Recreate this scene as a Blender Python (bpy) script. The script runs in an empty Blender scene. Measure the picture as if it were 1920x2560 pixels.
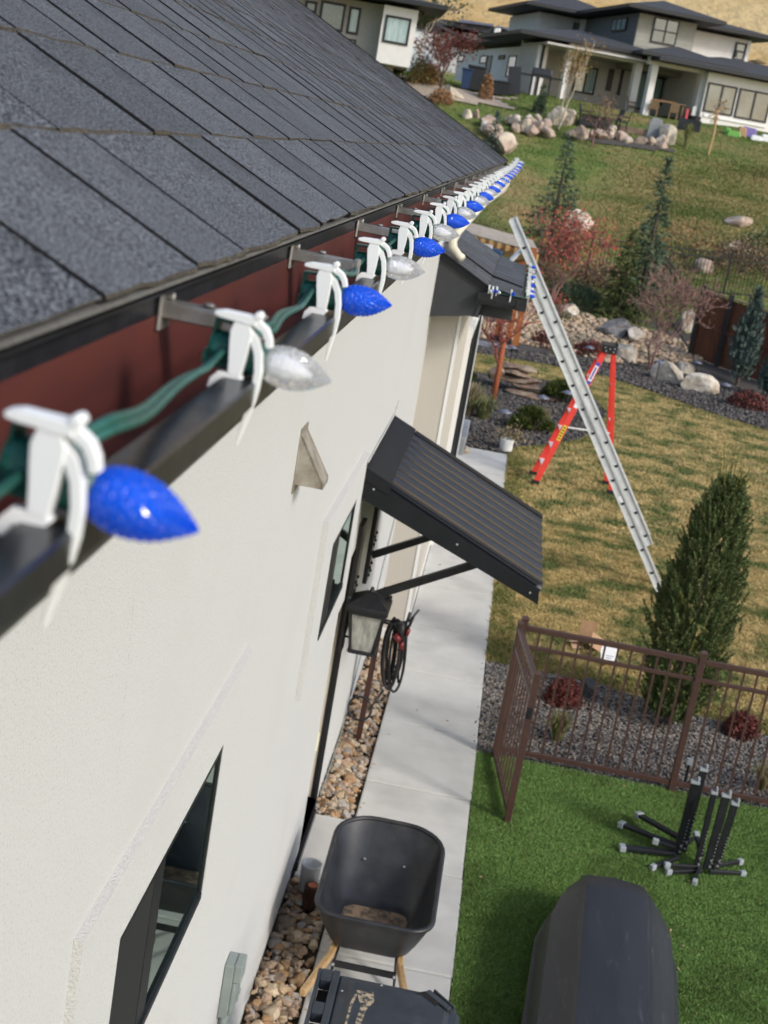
import bpy, math, random
import numpy as np
from mathutils import Vector, Matrix

random.seed(7)
RNG = np.random.default_rng(11)
SC = bpy.context.scene
COL = SC.collection

# ------------------------------------------------------------------ camera
H = 4.8                      # lens height above the side yard
F = 3550.0                   # focal length in photo pixels (2560 high)
CX, CY = 960.0, 1280.0
_vp, _th = (1350.0, 375.0), math.radians(9.8)
_Y = np.array([_vp[0]-CX, -(_vp[1]-CY), -F]); _Y /= np.linalg.norm(_Y)
_p = np.array([_vp[0]-CX+math.cos(_th)*1000, -(_vp[1]-CY+math.sin(_th)*1000), -F])
_Z = np.cross(_p, _Y); _Z /= np.linalg.norm(_Z)
if _Z[1] < 0: _Z = -_Z
RM = np.array([np.cross(_Y, _Z), _Y, _Z])
cam = bpy.data.cameras.new('camera')
cam.sensor_fit = 'VERTICAL'; cam.sensor_height = 24.0; cam.sensor_width = 18.0
cam.lens = F/2560*24
cam.clip_start = 0.02; cam.clip_end = 1500
cam.dof.use_dof = True; cam.dof.focus_distance = 3.2; cam.dof.aperture_fstop = 6.4
camo = bpy.data.objects.new('camera', cam); COL.objects.link(camo)
camo.matrix_world = Matrix([list(RM[0])+[0], list(RM[1])+[0], list(RM[2])+[H], [0, 0, 0, 1]])
SC.camera = camo

# ------------------------------------------------------------------ light
SUN_EL, SUN_AZ = math.radians(34), math.atan2(.84, -.54)
w = bpy.data.worlds.new('World'); SC.world = w; w.use_nodes = True
nt = w.node_tree; bg = nt.nodes['Background']
sky = nt.nodes.new('ShaderNodeTexSky'); sky.sky_type = 'NISHITA'; sky.sun_disc = False
sky.sun_elevation = SUN_EL; sky.sun_rotation = SUN_AZ
sky.dust_density = 2.0; sky.air_density = 1.0; sky.ozone_density = 1.0
nt.links.new(sky.outputs[0], bg.inputs[0]); bg.inputs[1].default_value = 0.15
sl = bpy.data.lights.new('sun', 'SUN'); sl.energy = 1.5; sl.angle = math.radians(10); sl.color = (1, .985, .95)
so = bpy.data.objects.new('sun', sl); COL.objects.link(so)
_sd = Vector((math.sin(SUN_AZ)*math.cos(SUN_EL), math.cos(SUN_AZ)*math.cos(SUN_EL), math.sin(SUN_EL)))
so.rotation_euler = _sd.to_track_quat('Z', 'Y').to_euler(); so.location = (20, -15, 25)
vs = SC.view_settings
vs.view_transform = 'Standard'; vs.look = 'None'; vs.exposure = 0.52; vs.gamma = 1.0; vs.use_curve_mapping = False
SC.cycles.max_bounces = 8; SC.cycles.transparent_max_bounces = 8
SC.cycles.use_denoising = True

# ------------------------------------------------------------------ sight lines of the photograph -> true positions
TY = [-50, 35.5, 38, 41, 44, 46.5, 50, 54, 58, 61.5, 64, 67, 80, 100, 130, 400]
TZ = [0, 0, .15, .5, .95, 1.4, 2.6, 4.0, 5.4, 6.5, 7.0, 7.1, 7.4, 9.0, 20, 152]
def T(x, y):
    return float(np.interp(y, TY, TZ))
def ray(px, py):
    return RM @ np.array([px-CX, -(py-CY), -F])
def at_y(px, py, y):
    d = ray(px, py); k = y/d[1]; return Vector((d[0]*k, y, H+d[2]*k))
def at_x(px, py, x):
    d = ray(px, py); k = x/d[0]; return Vector((x, d[1]*k, H+d[2]*k))
def at_z(px, py, z=0.0):
    d = ray(px, py); k = (z-H)/d[2]; return Vector((d[0]*k, d[1]*k, z))
def hit(px, py):
    d = ray(px, py); d = d/d[1]
    y0, y = 1.0, 1.0
    while y < 395:
        if H+d[2]*y <= T(0, y): break
        y0 = y; y += .5
    for _ in range(30):
        m = (y0+y)/2
        if H+d[2]*m <= T(0, m): y = m
        else: y0 = m
    return Vector((d[0]*y, y, T(0, y)))
def D(x, y): return (x*1.15731, y*1.15731)      # 1659-wide preview px -> photo px
def dh(x, y): return hit(*D(x, y))

# ------------------------------------------------------------------ mesh helpers
class MB:
    def __init__(s): s.v = []; s.f = []; s.m = []
    def add(s, vs, fs, m=0):
        o = len(s.v); s.v += [tuple(p) for p in vs]; s.f += [tuple(i+o for i in f) for f in fs]; s.m += [m]*len(fs); return s
    def box(s, x0, x1, y0, y1, z0, z1, m=0):
        vs = [(x, y, z) for z in (z0, z1) for y in (y0, y1) for x in (x0, x1)]
        return s.add(vs, [(0, 2, 3, 1), (4, 5, 7, 6), (0, 1, 5, 4), (2, 6, 7, 3), (0, 4, 6, 2), (1, 3, 7, 5)], m)
    def obox(s, c, a, b, d, m=0):
        c, a, b, d = Vector(c), Vector(a), Vector(b), Vector(d)
        vs = [c+i*a+j*b+k*d for k in (-1, 1) for j in (-1, 1) for i in (-1, 1)]
        return s.add(vs, [(0, 2, 3, 1), (4, 5, 7, 6), (0, 1, 5, 4), (2, 6, 7, 3), (0, 4, 6, 2), (1, 3, 7, 5)], m)
    def beam(s, p, q, wd, ht, up=(0, 0, 1), m=0):
        p, q = Vector(p), Vector(q); d = (q-p)/2; u = Vector(up)
        a = d.cross(u)
        if a.length < 1e-6: a = d.cross(Vector((0, 1, 0)))
        a.normalize(); b = a.cross(d).normalized()
        return s.obox((p+q)/2, d, a*wd/2, b*ht/2, m)
    def tube(s, pts, r, n=8, m=0, cap=True):
        pts = [Vector(p) for p in pts]; k = len(pts)
        rs = list(r) if isinstance(r, (list, tuple)) else [r]*k
        vs = []; fs = []; prev = None
        for i, p in enumerate(pts):
            t = (pts[min(i+1, k-1)]-pts[max(i-1, 0)])
            if t.length < 1e-9: t = Vector((0, 0, 1))
            t.normalize()
            a = prev if prev else (Vector((0, 0, 1)) if abs(t.z) < .9 else Vector((1, 0, 0)))
            a = (a-t*a.dot(t))
            if a.length < 1e-6: a = t.orthogonal()
            a.normalize(); prev = a; b = t.cross(a)
            for j in range(n):
                an = 2*math.pi*j/n
                vs.append(p+(a*math.cos(an)+b*math.sin(an))*rs[i])
        for i in range(k-1):
            for j in range(n):
                fs.append((i*n+j, i*n+(j+1) % n, (i+1)*n+(j+1) % n, (i+1)*n+j))
        if cap:
            fs.append(tuple(range(n-1, -1, -1))); fs.append(tuple((k-1)*n+j for j in range(n)))
        return s.add(vs, fs, m)
    def lathe(s, prof, n=16, c=(0, 0, 0), m=0, axis='z'):
        c = Vector(c); vs = []; fs = []
        for r, z in prof:
            for j in range(n):
                an = 2*math.pi*j/n; a, b = r*math.cos(an), r*math.sin(an)
                vs.append(c+(Vector((a, b, z)) if axis == 'z' else Vector((z, a, b)) if axis == 'x' else Vector((b, z, a))))
        k = len(prof)
        for i in range(k-1):
            for j in range(n): fs.append((i*n+j, i*n+(j+1) % n, (i+1)*n+(j+1) % n, (i+1)*n+j))
        if prof[0][0] > 1e-6: fs.append(tuple(range(n-1, -1, -1)))
        if prof[-1][0] > 1e-6: fs.append(tuple((k-1)*n+j for j in range(n)))
        return s.add(vs, fs, m)
    def prism(s, poly, e0, e1, ax='y', m=0):
        """poly: 2-D outline, extruded from e0 to e1 along ax (xz for y, xy for z, yz for x)."""
        f = {'y': lambda a, b, e: (a, e, b), 'z': lambda a, b, e: (a, b, e), 'x': lambda a, b, e: (e, a, b)}[ax]
        n = len(poly)
        vs = [f(a, b, e0) for a, b in poly]+[f(a, b, e1) for a, b in poly]
        return s.add(vs, [tuple(range(n)), tuple(range(2*n-1, n-1, -1))]+[(i, n+i, n+(i+1) % n, (i+1) % n) for i in range(n)], m)
    def ribbon(s, pts, ws, e0, e1, ax='y', m=0):
        L, R = [], []
        n = len(pts)
        for i in range(n):
            a = Vector(pts[max(i-1, 0)]); b = Vector(pts[min(i+1, n-1)]); t = (b-a).normalized(); nn = Vector((-t.y, t.x))*ws[i]/2
            L.append(tuple(Vector(pts[i])+nn)); R.append(tuple(Vector(pts[i])-nn))
        return s.prism(L+R[::-1], e0, e1, ax, m)
    def loft(s, rings, m=0, close=True, cap0=True, cap1=True):
        n = len(rings[0]); vs = [p for r in rings for p in r]; fs = []
        for i in range(len(rings)-1):
            for j in range(n if close else n-1):
                fs.append((i*n+j, i*n+(j+1) % n, (i+1)*n+(j+1) % n, (i+1)*n+j))
        if cap0: fs.append(tuple(range(n-1, -1, -1)))
        if cap1: fs.append(tuple((len(rings)-1)*n+j for j in range(n)))
        return s.add(vs, fs, m)

_t = (1+5**.5)/2
ICO_V = np.array([(-1, _t, 0), (1, _t, 0), (-1, -_t, 0), (1, -_t, 0), (0, -1, _t), (0, 1, _t), (0, -1, -_t), (0, 1, -_t), (_t, 0, -1), (_t, 0, 1), (-_t, 0, -1), (-_t, 0, 1)], float)
ICO_V /= np.linalg.norm(ICO_V[0])
ICO_F = np.array([(0, 11, 5), (0, 5, 1), (0, 1, 7), (0, 7, 10), (0, 10, 11), (1, 5, 9), (5, 11, 4), (11, 10, 2), (10, 7, 6), (7, 1, 8), (3, 9, 4), (3, 4, 2), (3, 2, 6), (3, 6, 8), (3, 8, 9), (4, 9, 5), (2, 4, 11), (6, 2, 10), (8, 6, 7), (9, 8, 1)])
def ico2(k=1):
    V = [tuple(v) for v in ICO_V]; Fc = [tuple(f) for f in ICO_F]
    for _ in range(k):
        cache = {}; nf = []
        def mid(a, b):
            q = (min(a, b), max(a, b))
            if q not in cache:
                p = (np.array(V[a])+np.array(V[b])); V.append(tuple(p/np.linalg.norm(p))); cache[q] = len(V)-1
            return cache[q]
        for a, b, c in Fc:
            x, y, z = mid(a, b), mid(b, c), mid(c, a); nf += [(a, x, z), (b, y, x), (c, z, y), (x, y, z)]
        Fc = nf
    return np.array(V), Fc
def rock_geo(rng, k=1, cuts=7, rough=.06):
    V, Fc = ico2(k); V = V.copy()
    for _ in range(cuts):                       # chop flat facets off a ball: angular broken stone
        d = rng.normal(size=3); d /= np.linalg.norm(d); h = rng.uniform(.45, .85)
        e = V@d-h; V -= np.outer(np.maximum(e, 0), d)
    V += rng.normal(size=V.shape)*rough
    return V, Fc

WL = {}
def wl(o):
    return WL.get(o.name, Vector((0, 0, 0))) if o else Vector((0, 0, 0))
def obj(name, mb, mats, parent=None, smooth=False, bevel=0, seg=2, local=False, kind=None, label=None):
    me = bpy.data.meshes.new(name)
    o0 = Vector((0, 0, 0)) if local else wl(parent)
    me.from_pydata([(v[0]-o0.x, v[1]-o0.y, v[2]-o0.z) for v in mb.v], [], mb.f)
    mats = mats if isinstance(mats, (list, tuple)) else [mats]
    for m in mats: me.materials.append(m)
    if len(mats) > 1: me.polygons.foreach_set('material_index', mb.m)
    if smooth: me.polygons.foreach_set('use_smooth', [True]*len(me.polygons))
    me.update()
    o = bpy.data.objects.new(name, me); COL.objects.link(o)
    if parent: o.parent = parent; WL[o.name] = wl(parent)
    if bevel:
        b = o.modifiers.new('bevel', 'BEVEL'); b.width = bevel; b.segments = seg; b.limit_method = 'ANGLE'; b.angle_limit = math.radians(35)
    if kind: o['kind'] = kind
    if label: o['label'] = label
    return o
def bulk(name, V, Fc, mats, midx=None, parent=None, kind=None, smooth=False):
    """big triangle mesh from numpy arrays"""
    o0 = np.array(wl(parent)); V = np.asarray(V, float)-o0; Fc = np.asarray(Fc, np.int32)
    me = bpy.data.meshes.new(name); nf = len(Fc)
    me.vertices.add(len(V)); me.vertices.foreach_set('co', V.astype(np.float32).ravel())
    me.loops.add(nf*3); me.loops.foreach_set('vertex_index', Fc.ravel())
    me.polygons.add(nf); me.polygons.foreach_set('loop_start', np.arange(0, nf*3, 3, dtype=np.int32))
    mats = mats if isinstance(mats, (list, tuple)) else [mats]
    for m in mats: me.materials.append(m)
    if midx is not None: me.polygons.foreach_set('material_index', np.asarray(midx, np.int32))
    if smooth: me.polygons.foreach_set('use_smooth', np.ones(nf, bool))
    me.update(calc_edges=True); me.validate()
    o = bpy.data.objects.new(name, me); COL.objects.link(o)
    if parent: o.parent = parent; WL[o.name] = wl(parent)
    if kind: o['kind'] = kind
    return o
def thing(name, label, cat, loc=(0, 0, 0), group=None):
    o = bpy.data.objects.new(name, None); COL.objects.link(o); o.location = loc; o.empty_display_size = .1
    o['label'] = label; o['category'] = cat
    if group: o['group'] = group
    WL[o.name] = Vector(loc); return o
def tag(o, label, cat, group=None):
    o['label'] = label; o['category'] = cat
    if group: o['group'] = group
    return o
def dup(root, loc, label, rz=0, sc=1):
    r = root.copy(); COL.objects.link(r); r.location = loc; r.rotation_euler = (0, 0, rz); r.scale = (sc, sc, sc); r['label'] = label
    for ch in list(root.children):
        c = ch.copy(); COL.objects.link(c); c.parent = r
        for g in list(ch.children):
            d = g.copy(); COL.objects.link(d); d.parent = c
    return r
def inside(P, poly):
    x, y = P[:, 0], P[:, 1]; r = np.zeros(len(P), bool); n = len(poly); j = n-1
    for i in range(n):
        xi, yi, xj, yj = poly[i][0], poly[i][1], poly[j][0], poly[j][1]
        r ^= ((yi > y) != (yj > y)) & (x < (xj-xi)*(y-yi)/(yj-yi+1e-12)+xi); j = i
    return r
def rand_in(poly, dens, rng, holes=()):
    a = np.array(poly); lo, hi = a.min(0), a.max(0); n = int((hi[0]-lo[0])*(hi[1]-lo[1])*dens)
    P = rng.uniform(lo, hi, (n, 2)); P = P[inside(P, poly)]
    for h in holes: P = P[~inside(P, h)]
    return P
def blades(P, z, ht, wd, lean, rng):
    """one bent blade (two triangles) per ground point"""
    n = len(P); an = rng.uniform(0, 2*np.pi, n); hh = ht*rng.uniform(.55, 1.15, n)
    a = np.stack([np.cos(an), np.sin(an), np.zeros(n)], 1); la = rng.uniform(0, 2*np.pi, n); lm = hh*lean*rng.uniform(.1, 1.2, n)
    base = np.column_stack([P, z]); ln = np.stack([np.cos(la)*lm, np.sin(la)*lm, np.zeros(n)], 1)
    up = np.zeros((n, 3)); up[:, 2] = hh
    v0 = base-a*wd/2; v1 = base+a*wd/2; v2 = base+up*.6+ln*.4+a*wd*.35; v3 = base+up+ln
    V = np.stack([v0, v1, v2, v3], 1).reshape(-1, 3); i = np.arange(n)*4
    return V, np.concatenate([np.stack([i, i+1, i+2], 1), np.stack([i, i+2, i+3], 1)])
def pebbles(name, poly, dens, s0, s1, mats, rng, zf=lambda x, y: 0.0, holes=(), parent=None, flat=.7):
    P = rand_in(poly, dens, rng, holes); n = len(P)
    shapes = [rock_geo(rng, 0, 4, .08)[0] for _ in range(10)]
    sh = np.array(shapes)[rng.integers(0, 10, n)]
    s = rng.uniform(s0, s1, (n, 1, 3))*np.array([1, 1, flat]); an = rng.uniform(0, 6.28, n); c, q = np.cos(an), np.sin(an)
    V = sh*s; x = V[:, :, 0]*c[:, None]-V[:, :, 1]*q[:, None]; y = V[:, :, 0]*q[:, None]+V[:, :, 1]*c[:, None]
    z0 = np.array([zf(a, b) for a, b in P])+rng.uniform(0, s1*.5, n)
    V = np.stack([x+P[:, :1], y+P[:, 1:], V[:, :, 2]+z0[:, None]], 2).reshape(-1, 3)
    Fc = (ICO_F[None]+(np.arange(n)*12)[:, None, None]).reshape(-1, 3)
    mi = np.repeat(rng.integers(0, len(mats), n), 20)
    return bulk(name, V, Fc, mats, mi, parent, 'stuff')

# ------------------------------------------------------------------ materials
def M(name, c1, c2=None, sc=8, rough=.7, bs=0, bd=.3, bdist=.01, metal=0, detail=4, coord='P', rnd=0, ramp=(.38, .62), spec=.5,
      c3=None, sc3=1.0, r3=(.5, .62), stretch=None, trans=0, ior=1.45, coat=0, vor=False):
    m = bpy.data.materials.new(name); m.use_nodes = True; n = m.node_tree.nodes; l = m.node_tree.links
    b = n['Principled BSDF']; b.inputs['Roughness'].default_value = rough; b.inputs['Metallic'].default_value = metal
    b.inputs['Specular IOR Level'].default_value = spec; b.inputs['IOR'].default_value = ior
    b.inputs['Transmission Weight'].default_value = trans; b.inputs['Coat Weight'].default_value = coat
    b.inputs['Base Color'].default_value = (*c1, 1)
    src = None
    if c2 or bs or c3:
        if coord == 'P': src = n.new('ShaderNodeNewGeometry').outputs['Position']
        else: src = n.new('ShaderNodeTexCoord').outputs['Object']
        if stretch:
            mp = n.new('ShaderNodeMapping'); mp.inputs['Scale'].default_value = stretch; l.new(src, mp.inputs[0]); src = mp.outputs[0]
    colr = None
    def noise(s, d=detail):
        t = n.new('ShaderNodeTexNoise'); t.inputs['Scale'].default_value = s; t.inputs['Detail'].default_value = d; t.inputs['Roughness'].default_value = .6
        l.new(src, t.inputs['Vector']); return t.outputs['Fac']
    def rampmix(fac, lo, hi, a, bb):
        mr = n.new('ShaderNodeMapRange'); mr.inputs[1].default_value = lo; mr.inputs[2].default_value = hi; l.new(fac, mr.inputs[0])
        mx = n.new('ShaderNodeMix'); mx.data_type = 'RGBA'; l.new(mr.outputs[0], mx.inputs[0])
        for v, i in ((a, 6), (bb, 7)):
            if isinstance(v, tuple): mx.inputs[i].default_value = (*v, 1)
            else: l.new(v, mx.inputs[i])
        return mx.outputs[2]
    if c2:
        if vor:
            t = n.new('ShaderNodeTexVoronoi'); t.inputs['Scale'].default_value = sc; l.new(src, t.inputs['Vector'])
            sp = n.new('ShaderNodeSeparateColor'); l.new(t.outputs['Color'], sp.inputs[0]); fac = sp.outputs[0]
        else: fac = noise(sc)
        colr = rampmix(fac, ramp[0], ramp[1], c1, c2)
    if c3: colr = rampmix(noise(sc3, 3), r3[0], r3[1], colr if colr else c1, c3)
    if rnd:
        oi = n.new('ShaderNodeObjectInfo'); mr = n.new('ShaderNodeMapRange'); mr.inputs[3].default_value = 1-rnd; mr.inputs[4].default_value = 1+rnd
        l.new(oi.outputs['Random'], mr.inputs[0]); hs = n.new('ShaderNodeHueSaturation'); l.new(mr.outputs[0], hs.inputs['Value'])
        if colr: l.new(colr, hs.inputs['Color'])
        else: hs.inputs['Color'].default_value = (*c1, 1)
        colr = hs.outputs[0]
    if colr: l.new(colr, b.inputs['Base Color'])
    if bs:
        bp = n.new('ShaderNodeBump'); bp.inputs['Strength'].default_value = bd; bp.inputs['Distance'].default_value = bdist
        l.new(noise(bs), bp.inputs['Height']); l.new(bp.outputs[0], b.inputs['Normal'])
    return m
def glass_mat(name, tint, refl=.25, rough=.02):
    m = bpy.data.materials.new(name); m.use_nodes = True; n = m.node_tree.nodes; l = m.node_tree.links
    for x in list(n): n.remove(x)
    o = n.new('ShaderNodeOutputMaterial'); t = n.new('ShaderNodeBsdfTransparent'); t.inputs[0].default_value = (*tint, 1)
    g = n.new('ShaderNodeBsdfGlossy'); g.inputs['Roughness'].default_value = rough; g.inputs[0].default_value = (.80, .97, .90, 1)
    f = n.new('ShaderNodeFresnel'); f.inputs[0].default_value = 1.5
    a = n.new('ShaderNodeMath'); a.operation = 'ADD'; a.inputs[1].default_value = refl-.04; l.new(f.outputs[0], a.inputs[0]); a.use_clamp = True
    x = n.new('ShaderNodeMixShader'); l.new(a.outputs[0], x.inputs[0]); l.new(t.outputs[0], x.inputs[1]); l.new(g.outputs[0], x.inputs[2]); l.new(x.outputs[0], o.inputs[0])
    return m

m_stucco = M('cream_stucco', (.405, .405, .397), (.532, .534, .522), sc=130, rough=.92, bs=170, bd=.6, bdist=.005, spec=.2, c3=(.505, .502, .485), sc3=.9, r3=(.55, .75), ramp=(.30, .46))
m_stucco2 = M('tan_stucco', (.52, .49, .43), (.45, .42, .37), sc=90, rough=.92, bs=170, bd=.5, bdist=.006, spec=.2, ramp=(.3, .7))
m_trimst = M('coarse_trim_stucco', (.515, .513, .50), (.465, .462, .45), sc=120, rough=.95, bs=120, bd=.9, bdist=.009, spec=.2)
m_shingle = M('shingle_granules', (.005, .006, .008), (.20, .213, .235), sc=310, rough=.85, bs=420, bd=.4, bdist=.002, detail=1, coord='O', rnd=.16, ramp=(.485, .565), spec=.3, c3=(.035, .037, .042), sc3=11, r3=(.52, .8))
m_shedge = M('shingle_edge', (.055, .047, .037), (.13, .115, .09), sc=160, rough=.9, bs=200, bd=.5, spec=.2)
m_shside = M('shingle_side', (.012, .012, .013), rough=.9, spec=.2)
m_shgrey = M('starter_edge', (.10, .098, .092), (.16, .155, .14), sc=260, rough=.95, bs=300, bd=.5, bdist=.003)
m_deck = M('roof_felt', (.008, .008, .009), rough=.95, spec=.1)
m_black = M('black_metal', (.012, .013, .015), (.018, .019, .021), sc=30, rough=.38, bs=60, bd=.05)
m_gutter = M('gutter_black_paint', (.014, .015, .018), (.022, .023, .027), sc=20, rough=.32, bs=8, bd=.12, bdist=.02)
m_gutlow = M('gutter_dusty_bottom', (.05, .042, .034), (.022, .02, .018), sc=18, rough=.5)
m_maroon = M('maroon_fascia', (.115, .030, .023), (.085, .024, .02), sc=6, rough=.5, c3=(.06, .022, .018), sc3=3, r3=(.5, .75), stretch=(1, .6, 2))
m_alu = M('aluminium', (.78, .80, .80), (.70, .72, .72), sc=9, rough=.42, metal=.25, bs=40, bd=.05)
m_aluw = M('aluminium_web_shaded', (.62, .64, .64), (.52, .54, .54), sc=9, rough=.45, metal=.15)  # same aluminium made darker: shade of the recessed rail web is painted in
m_hang = M('gutter_hanger_metal', (.42, .41, .39), (.26, .25, .23), sc=25, rough=.45, metal=.7)
m_clip = M('white_clip_plastic', (.80, .82, .82), rough=.42, spec=.45)
m_green = M('green_socket_plastic', (.012, .10, .075), (.010, .07, .055), sc=40, rough=.4)
m_cord = M('green_cord', (.022, .105, .085), (.016, .08, .065), sc=60, rough=.42)
m_blue = M('blue_bulb', (.004, .13, .97), rough=.14, trans=.55, ior=1.35, coat=.35)
m_clear = M('clear_bulb', (1.0, 1.0, 1.0), rough=.04, trans=.84, ior=1.30, coat=.6)
m_core = M('bulb_core', (.85, .87, .92), rough=.3)
m_cream = M('cream_downspout', (.66, .63, .52), rough=.45)
m_fasc = M('charcoal_trim', (.030, .033, .037), (.036, .039, .043), sc=10, rough=.55, bs=30, bd=.06)
m_canopy = M('dark_corrugated_metal', (.008, .009, .012), (.013, .014, .018), sc=6, rough=.24, bs=14, bd=.05, spec=.9)
m_canflat = M('dark_sheet_metal', (.007, .008, .010), (.010, .011, .014), sc=5, rough=.5, spec=.35)
m_conc = M('concrete', (.57, .56, .52), (.50, .49, .455), sc=3, rough=.9, bs=120, bd=.25, bdist=.003, spec=.25, c3=(.43, .425, .395), sc3=1.6, r3=(.50, .72), ramp=(.3, .7))
m_joint = M('dark_joint', (.10, .095, .085), rough=.95)
m_found2 = M('crack_shade', (.22, .21, .195), rough=.95)
m_found = M('foundation', (.50, .49, .45), (.44, .43, .40), sc=30, rough=.95, bs=60, bd=.3)
m_turfb = M('turf_backing', (.035, .085, .018), (.05, .11, .024), sc=60, rough=.95)
m_turf = M('turf_blade', (.115, .215, .05), (.22, .36, .10), sc=40, rough=.6, c3=(.115, .20, .048), sc3=1.6, spec=.3, ramp=(.3, .7))
m_turfy = M('turf_thatch', (.16, .17, .05), rough=.7)
m_dirt = M('lawn_soil', (.25, .20, .09), (.33, .27, .12), sc=25, rough=.95, c3=(.10, .12, .04), sc3=2.1, r3=(.46, .66))
m_lawn = M('dormant_lawn_blade', (.60, .45, .21), (.41, .32, .13), sc=7, rough=.75, c3=(.125, .16, .05), sc3=2.1, r3=(.44, .62), spec=.2, stretch=(.8, .8, 1))
m_lawn_edge = M('green_lawn_blade', (.12, .145, .04), (.23, .20, .07), sc=5, rough=.75, spec=.2)
m_slope = M('slope_lawn', (.115, .170, .046), (.19, .215, .07), sc=1.4, rough=.95, c3=(.30, .235, .11), sc3=.22, r3=(.53, .68), bs=14, bd=.7, bdist=.1, spec=.1, stretch=(.6, 1, 1))
m_slopeb = M('slope_grass_blade', (.115, .175, .048), (.19, .215, .072), sc=1.3, rough=.9, c3=(.32, .25, .12), sc3=.22, r3=(.53, .68), spec=.1, stretch=(.6, 1, 1))
m_hill = M('dry_hill_grass', (.52, .36, .165), (.44, .29, .12), sc=.35, rough=.95, c3=(.60, .45, .23), sc3=.07, r3=(.45, .65), bs=.9, bd=.8, bdist=.8, spec=.05, detail=8)
m_hillsh = M('hill_sagebrush', (.10, .085, .05), (.16, .12, .07), sc=2, rough=.95)
m_gravs = [M('gravel_%s' % n, c, d, sc=60, rough=.9, spec=.25) for n, c, d in (('grey', (.14, .13, .125), (.22, .21, .2)), ('brown', (.17, .135, .105), (.10, .085, .07)), ('dark', (.065, .062, .064), (.10, .095, .095)), ('pale', (.33, .29, .24), (.24, .21, .18)))]
m_gravb = M('gravel_base', (.075, .07, .067), (.05, .045, .042), sc=40, rough=.95)
m_mulch = [M('mulch_%s' % n, c, rough=.95, spec=.15) for n, c in (('slate', (.075, .07, .068)), ('umber', (.095, .08, .07)), ('char', (.045, .043, .043)), ('ash', (.15, .135, .12)))]
m_mulchb = M('mulch_base', (.065, .058, .053), (.09, .08, .07), sc=14, rough=.95, bs=30, bd=.6, bdist=.03)
m_rivs = [M('river_rock_%s' % n, c, d, sc=28, rough=.85, bs=50, bd=.3, coord='O', rnd=.15, spec=.3) for n, c, d in (
    ('tan', (.52, .39, .25), (.38, .28, .18)), ('pink', (.40, .27, .19), (.50, .38, .28)), ('grey', (.36, .325, .285), (.45, .405, .36)), ('buff', (.60, .50, .37), (.48, .37, .25)), ('rust', (.34, .19, .095), (.42, .28, .16)), ('brown', (.21, .155, .11), (.30, .23, .17)))]
m_bedrock = M('rock_bed_soil', (.10, .075, .05), (.07, .055, .04), sc=30, rough=.95)
m_slrocks = [M('slope_rock_%s' % n, c, d, sc=12, rough=.9, spec=.2) for n, c, d in (('cream', (.52, .43, .31), (.42, .33, .22)), ('tan', (.43, .33, .22), (.33, .25, .16)), ('rose', (.42, .29, .21), (.5, .38, .28)))]
m_slrockb = M('slope_rock_base', (.34, .26, .17), (.24, .185, .12), sc=12, rough=.95, bs=16, bd=.6, bdist=.05)
m_boulder = M('pale_boulder', (.50, .44, .35), (.34, .28, .21), sc=3, rough=.9, bs=7, bd=.6, bdist=.05, c3=(.62, .56, .47), sc3=2, coord='P', spec=.2)
m_boulrose = M('rose_boulder', (.42, .325, .26), (.29, .215, .17), sc=3.5, rough=.9, bs=6, bd=.6, bdist=.05, c3=(.55, .47, .38), sc3=1.3, spec=.2)
m_bougrey = M('grey_boulder', (.13, .13, .135), (.20, .19, .18), sc=6, rough=.9, bs=12, bd=.5, bdist=.03, spec=.2)
m_boublack = M('dark_boulder', (.04, .043, .048), (.07, .07, .075), sc=8, rough=.85, bs=14, bd=.5, bdist=.02)
m_flag = M('flagstone', (.24, .16, .11), (.13, .09, .065), sc=6, rough=.9, bs=14, bd=.7, bdist=.03, c3=(.32, .25, .18), sc3=3)
m_fence = M('brown_fence_paint', (.068, .036, .028), (.058, .030, .024), sc=20, rough=.45, bs=90, bd=.08)
m_stake = M('brown_stake', (.060, .026, .018), rough=.5)
m_rubber = M('black_rubber', (.012, .012, .013), (.02, .02, .021), sc=20, rough=.55)
m_red = M('red_nozzle', (.16, .015, .018), rough=.4)
m_tray = M('wheelbarrow_poly', (.016, .017, .020), (.026, .028, .032), sc=7, rough=.42, bs=25, bd=.08, c3=(.045, .040, .034), sc3=5, r3=(.6, .8))
m_traydirt = M('dried_dirt', (.19, .13, .085), (.06, .047, .036), sc=22, rough=.95, ramp=(.4, .6))
m_wood = M('pale_wood_handle', (.50, .33, .16), (.38, .23, .10), sc=6, rough=.6, stretch=(12, 1.5, 12))
m_bin = M('bin_plastic', (.022, .027, .034), (.034, .040, .048), sc=5, rough=.5, bs=90, bd=.12, c3=(.06, .065, .07), sc3=6, r3=(.58, .8))
m_scuff = M('bin_dirt_splash', (.36, .29, .19), (.035, .040, .047), sc=38, rough=.8, ramp=(.44, .56))
m_cargo = M('cargo_box_plastic', (.016, .018, .022), (.025, .027, .032), sc=5, rough=.46, bs=260, bd=.2, bdist=.002, c3=(.085, .087, .088), sc3=26, r3=(.60, .86), stretch=(1, .16, 1))
m_cargoscuff = M('cargo_scuff', (.15, .15, .15), (.028, .030, .034), sc=55, rough=.6, ramp=(.34, .50))
m_grcap = M('grey_end_cap', (.29, .32, .33), rough=.5)
m_steel = M('zinc_bolt', (.7, .7, .7), rough=.3, metal=.8)
m_pot = M('grey_white_pot', (.55, .56, .56), rough=.5)
m_logcan = M('bark_can', (.075, .028, .012), (.03, .014, .008), sc=20, rough=.8, bs=30, bd=.8, stretch=(3, 3, .5))
m_terra = M('terracotta', (.50, .16, .075), rough=.8)
m_elec = M('grey_green_box', (.235, .275, .255), (.21, .245, .23), sc=12, rough=.45)
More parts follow.
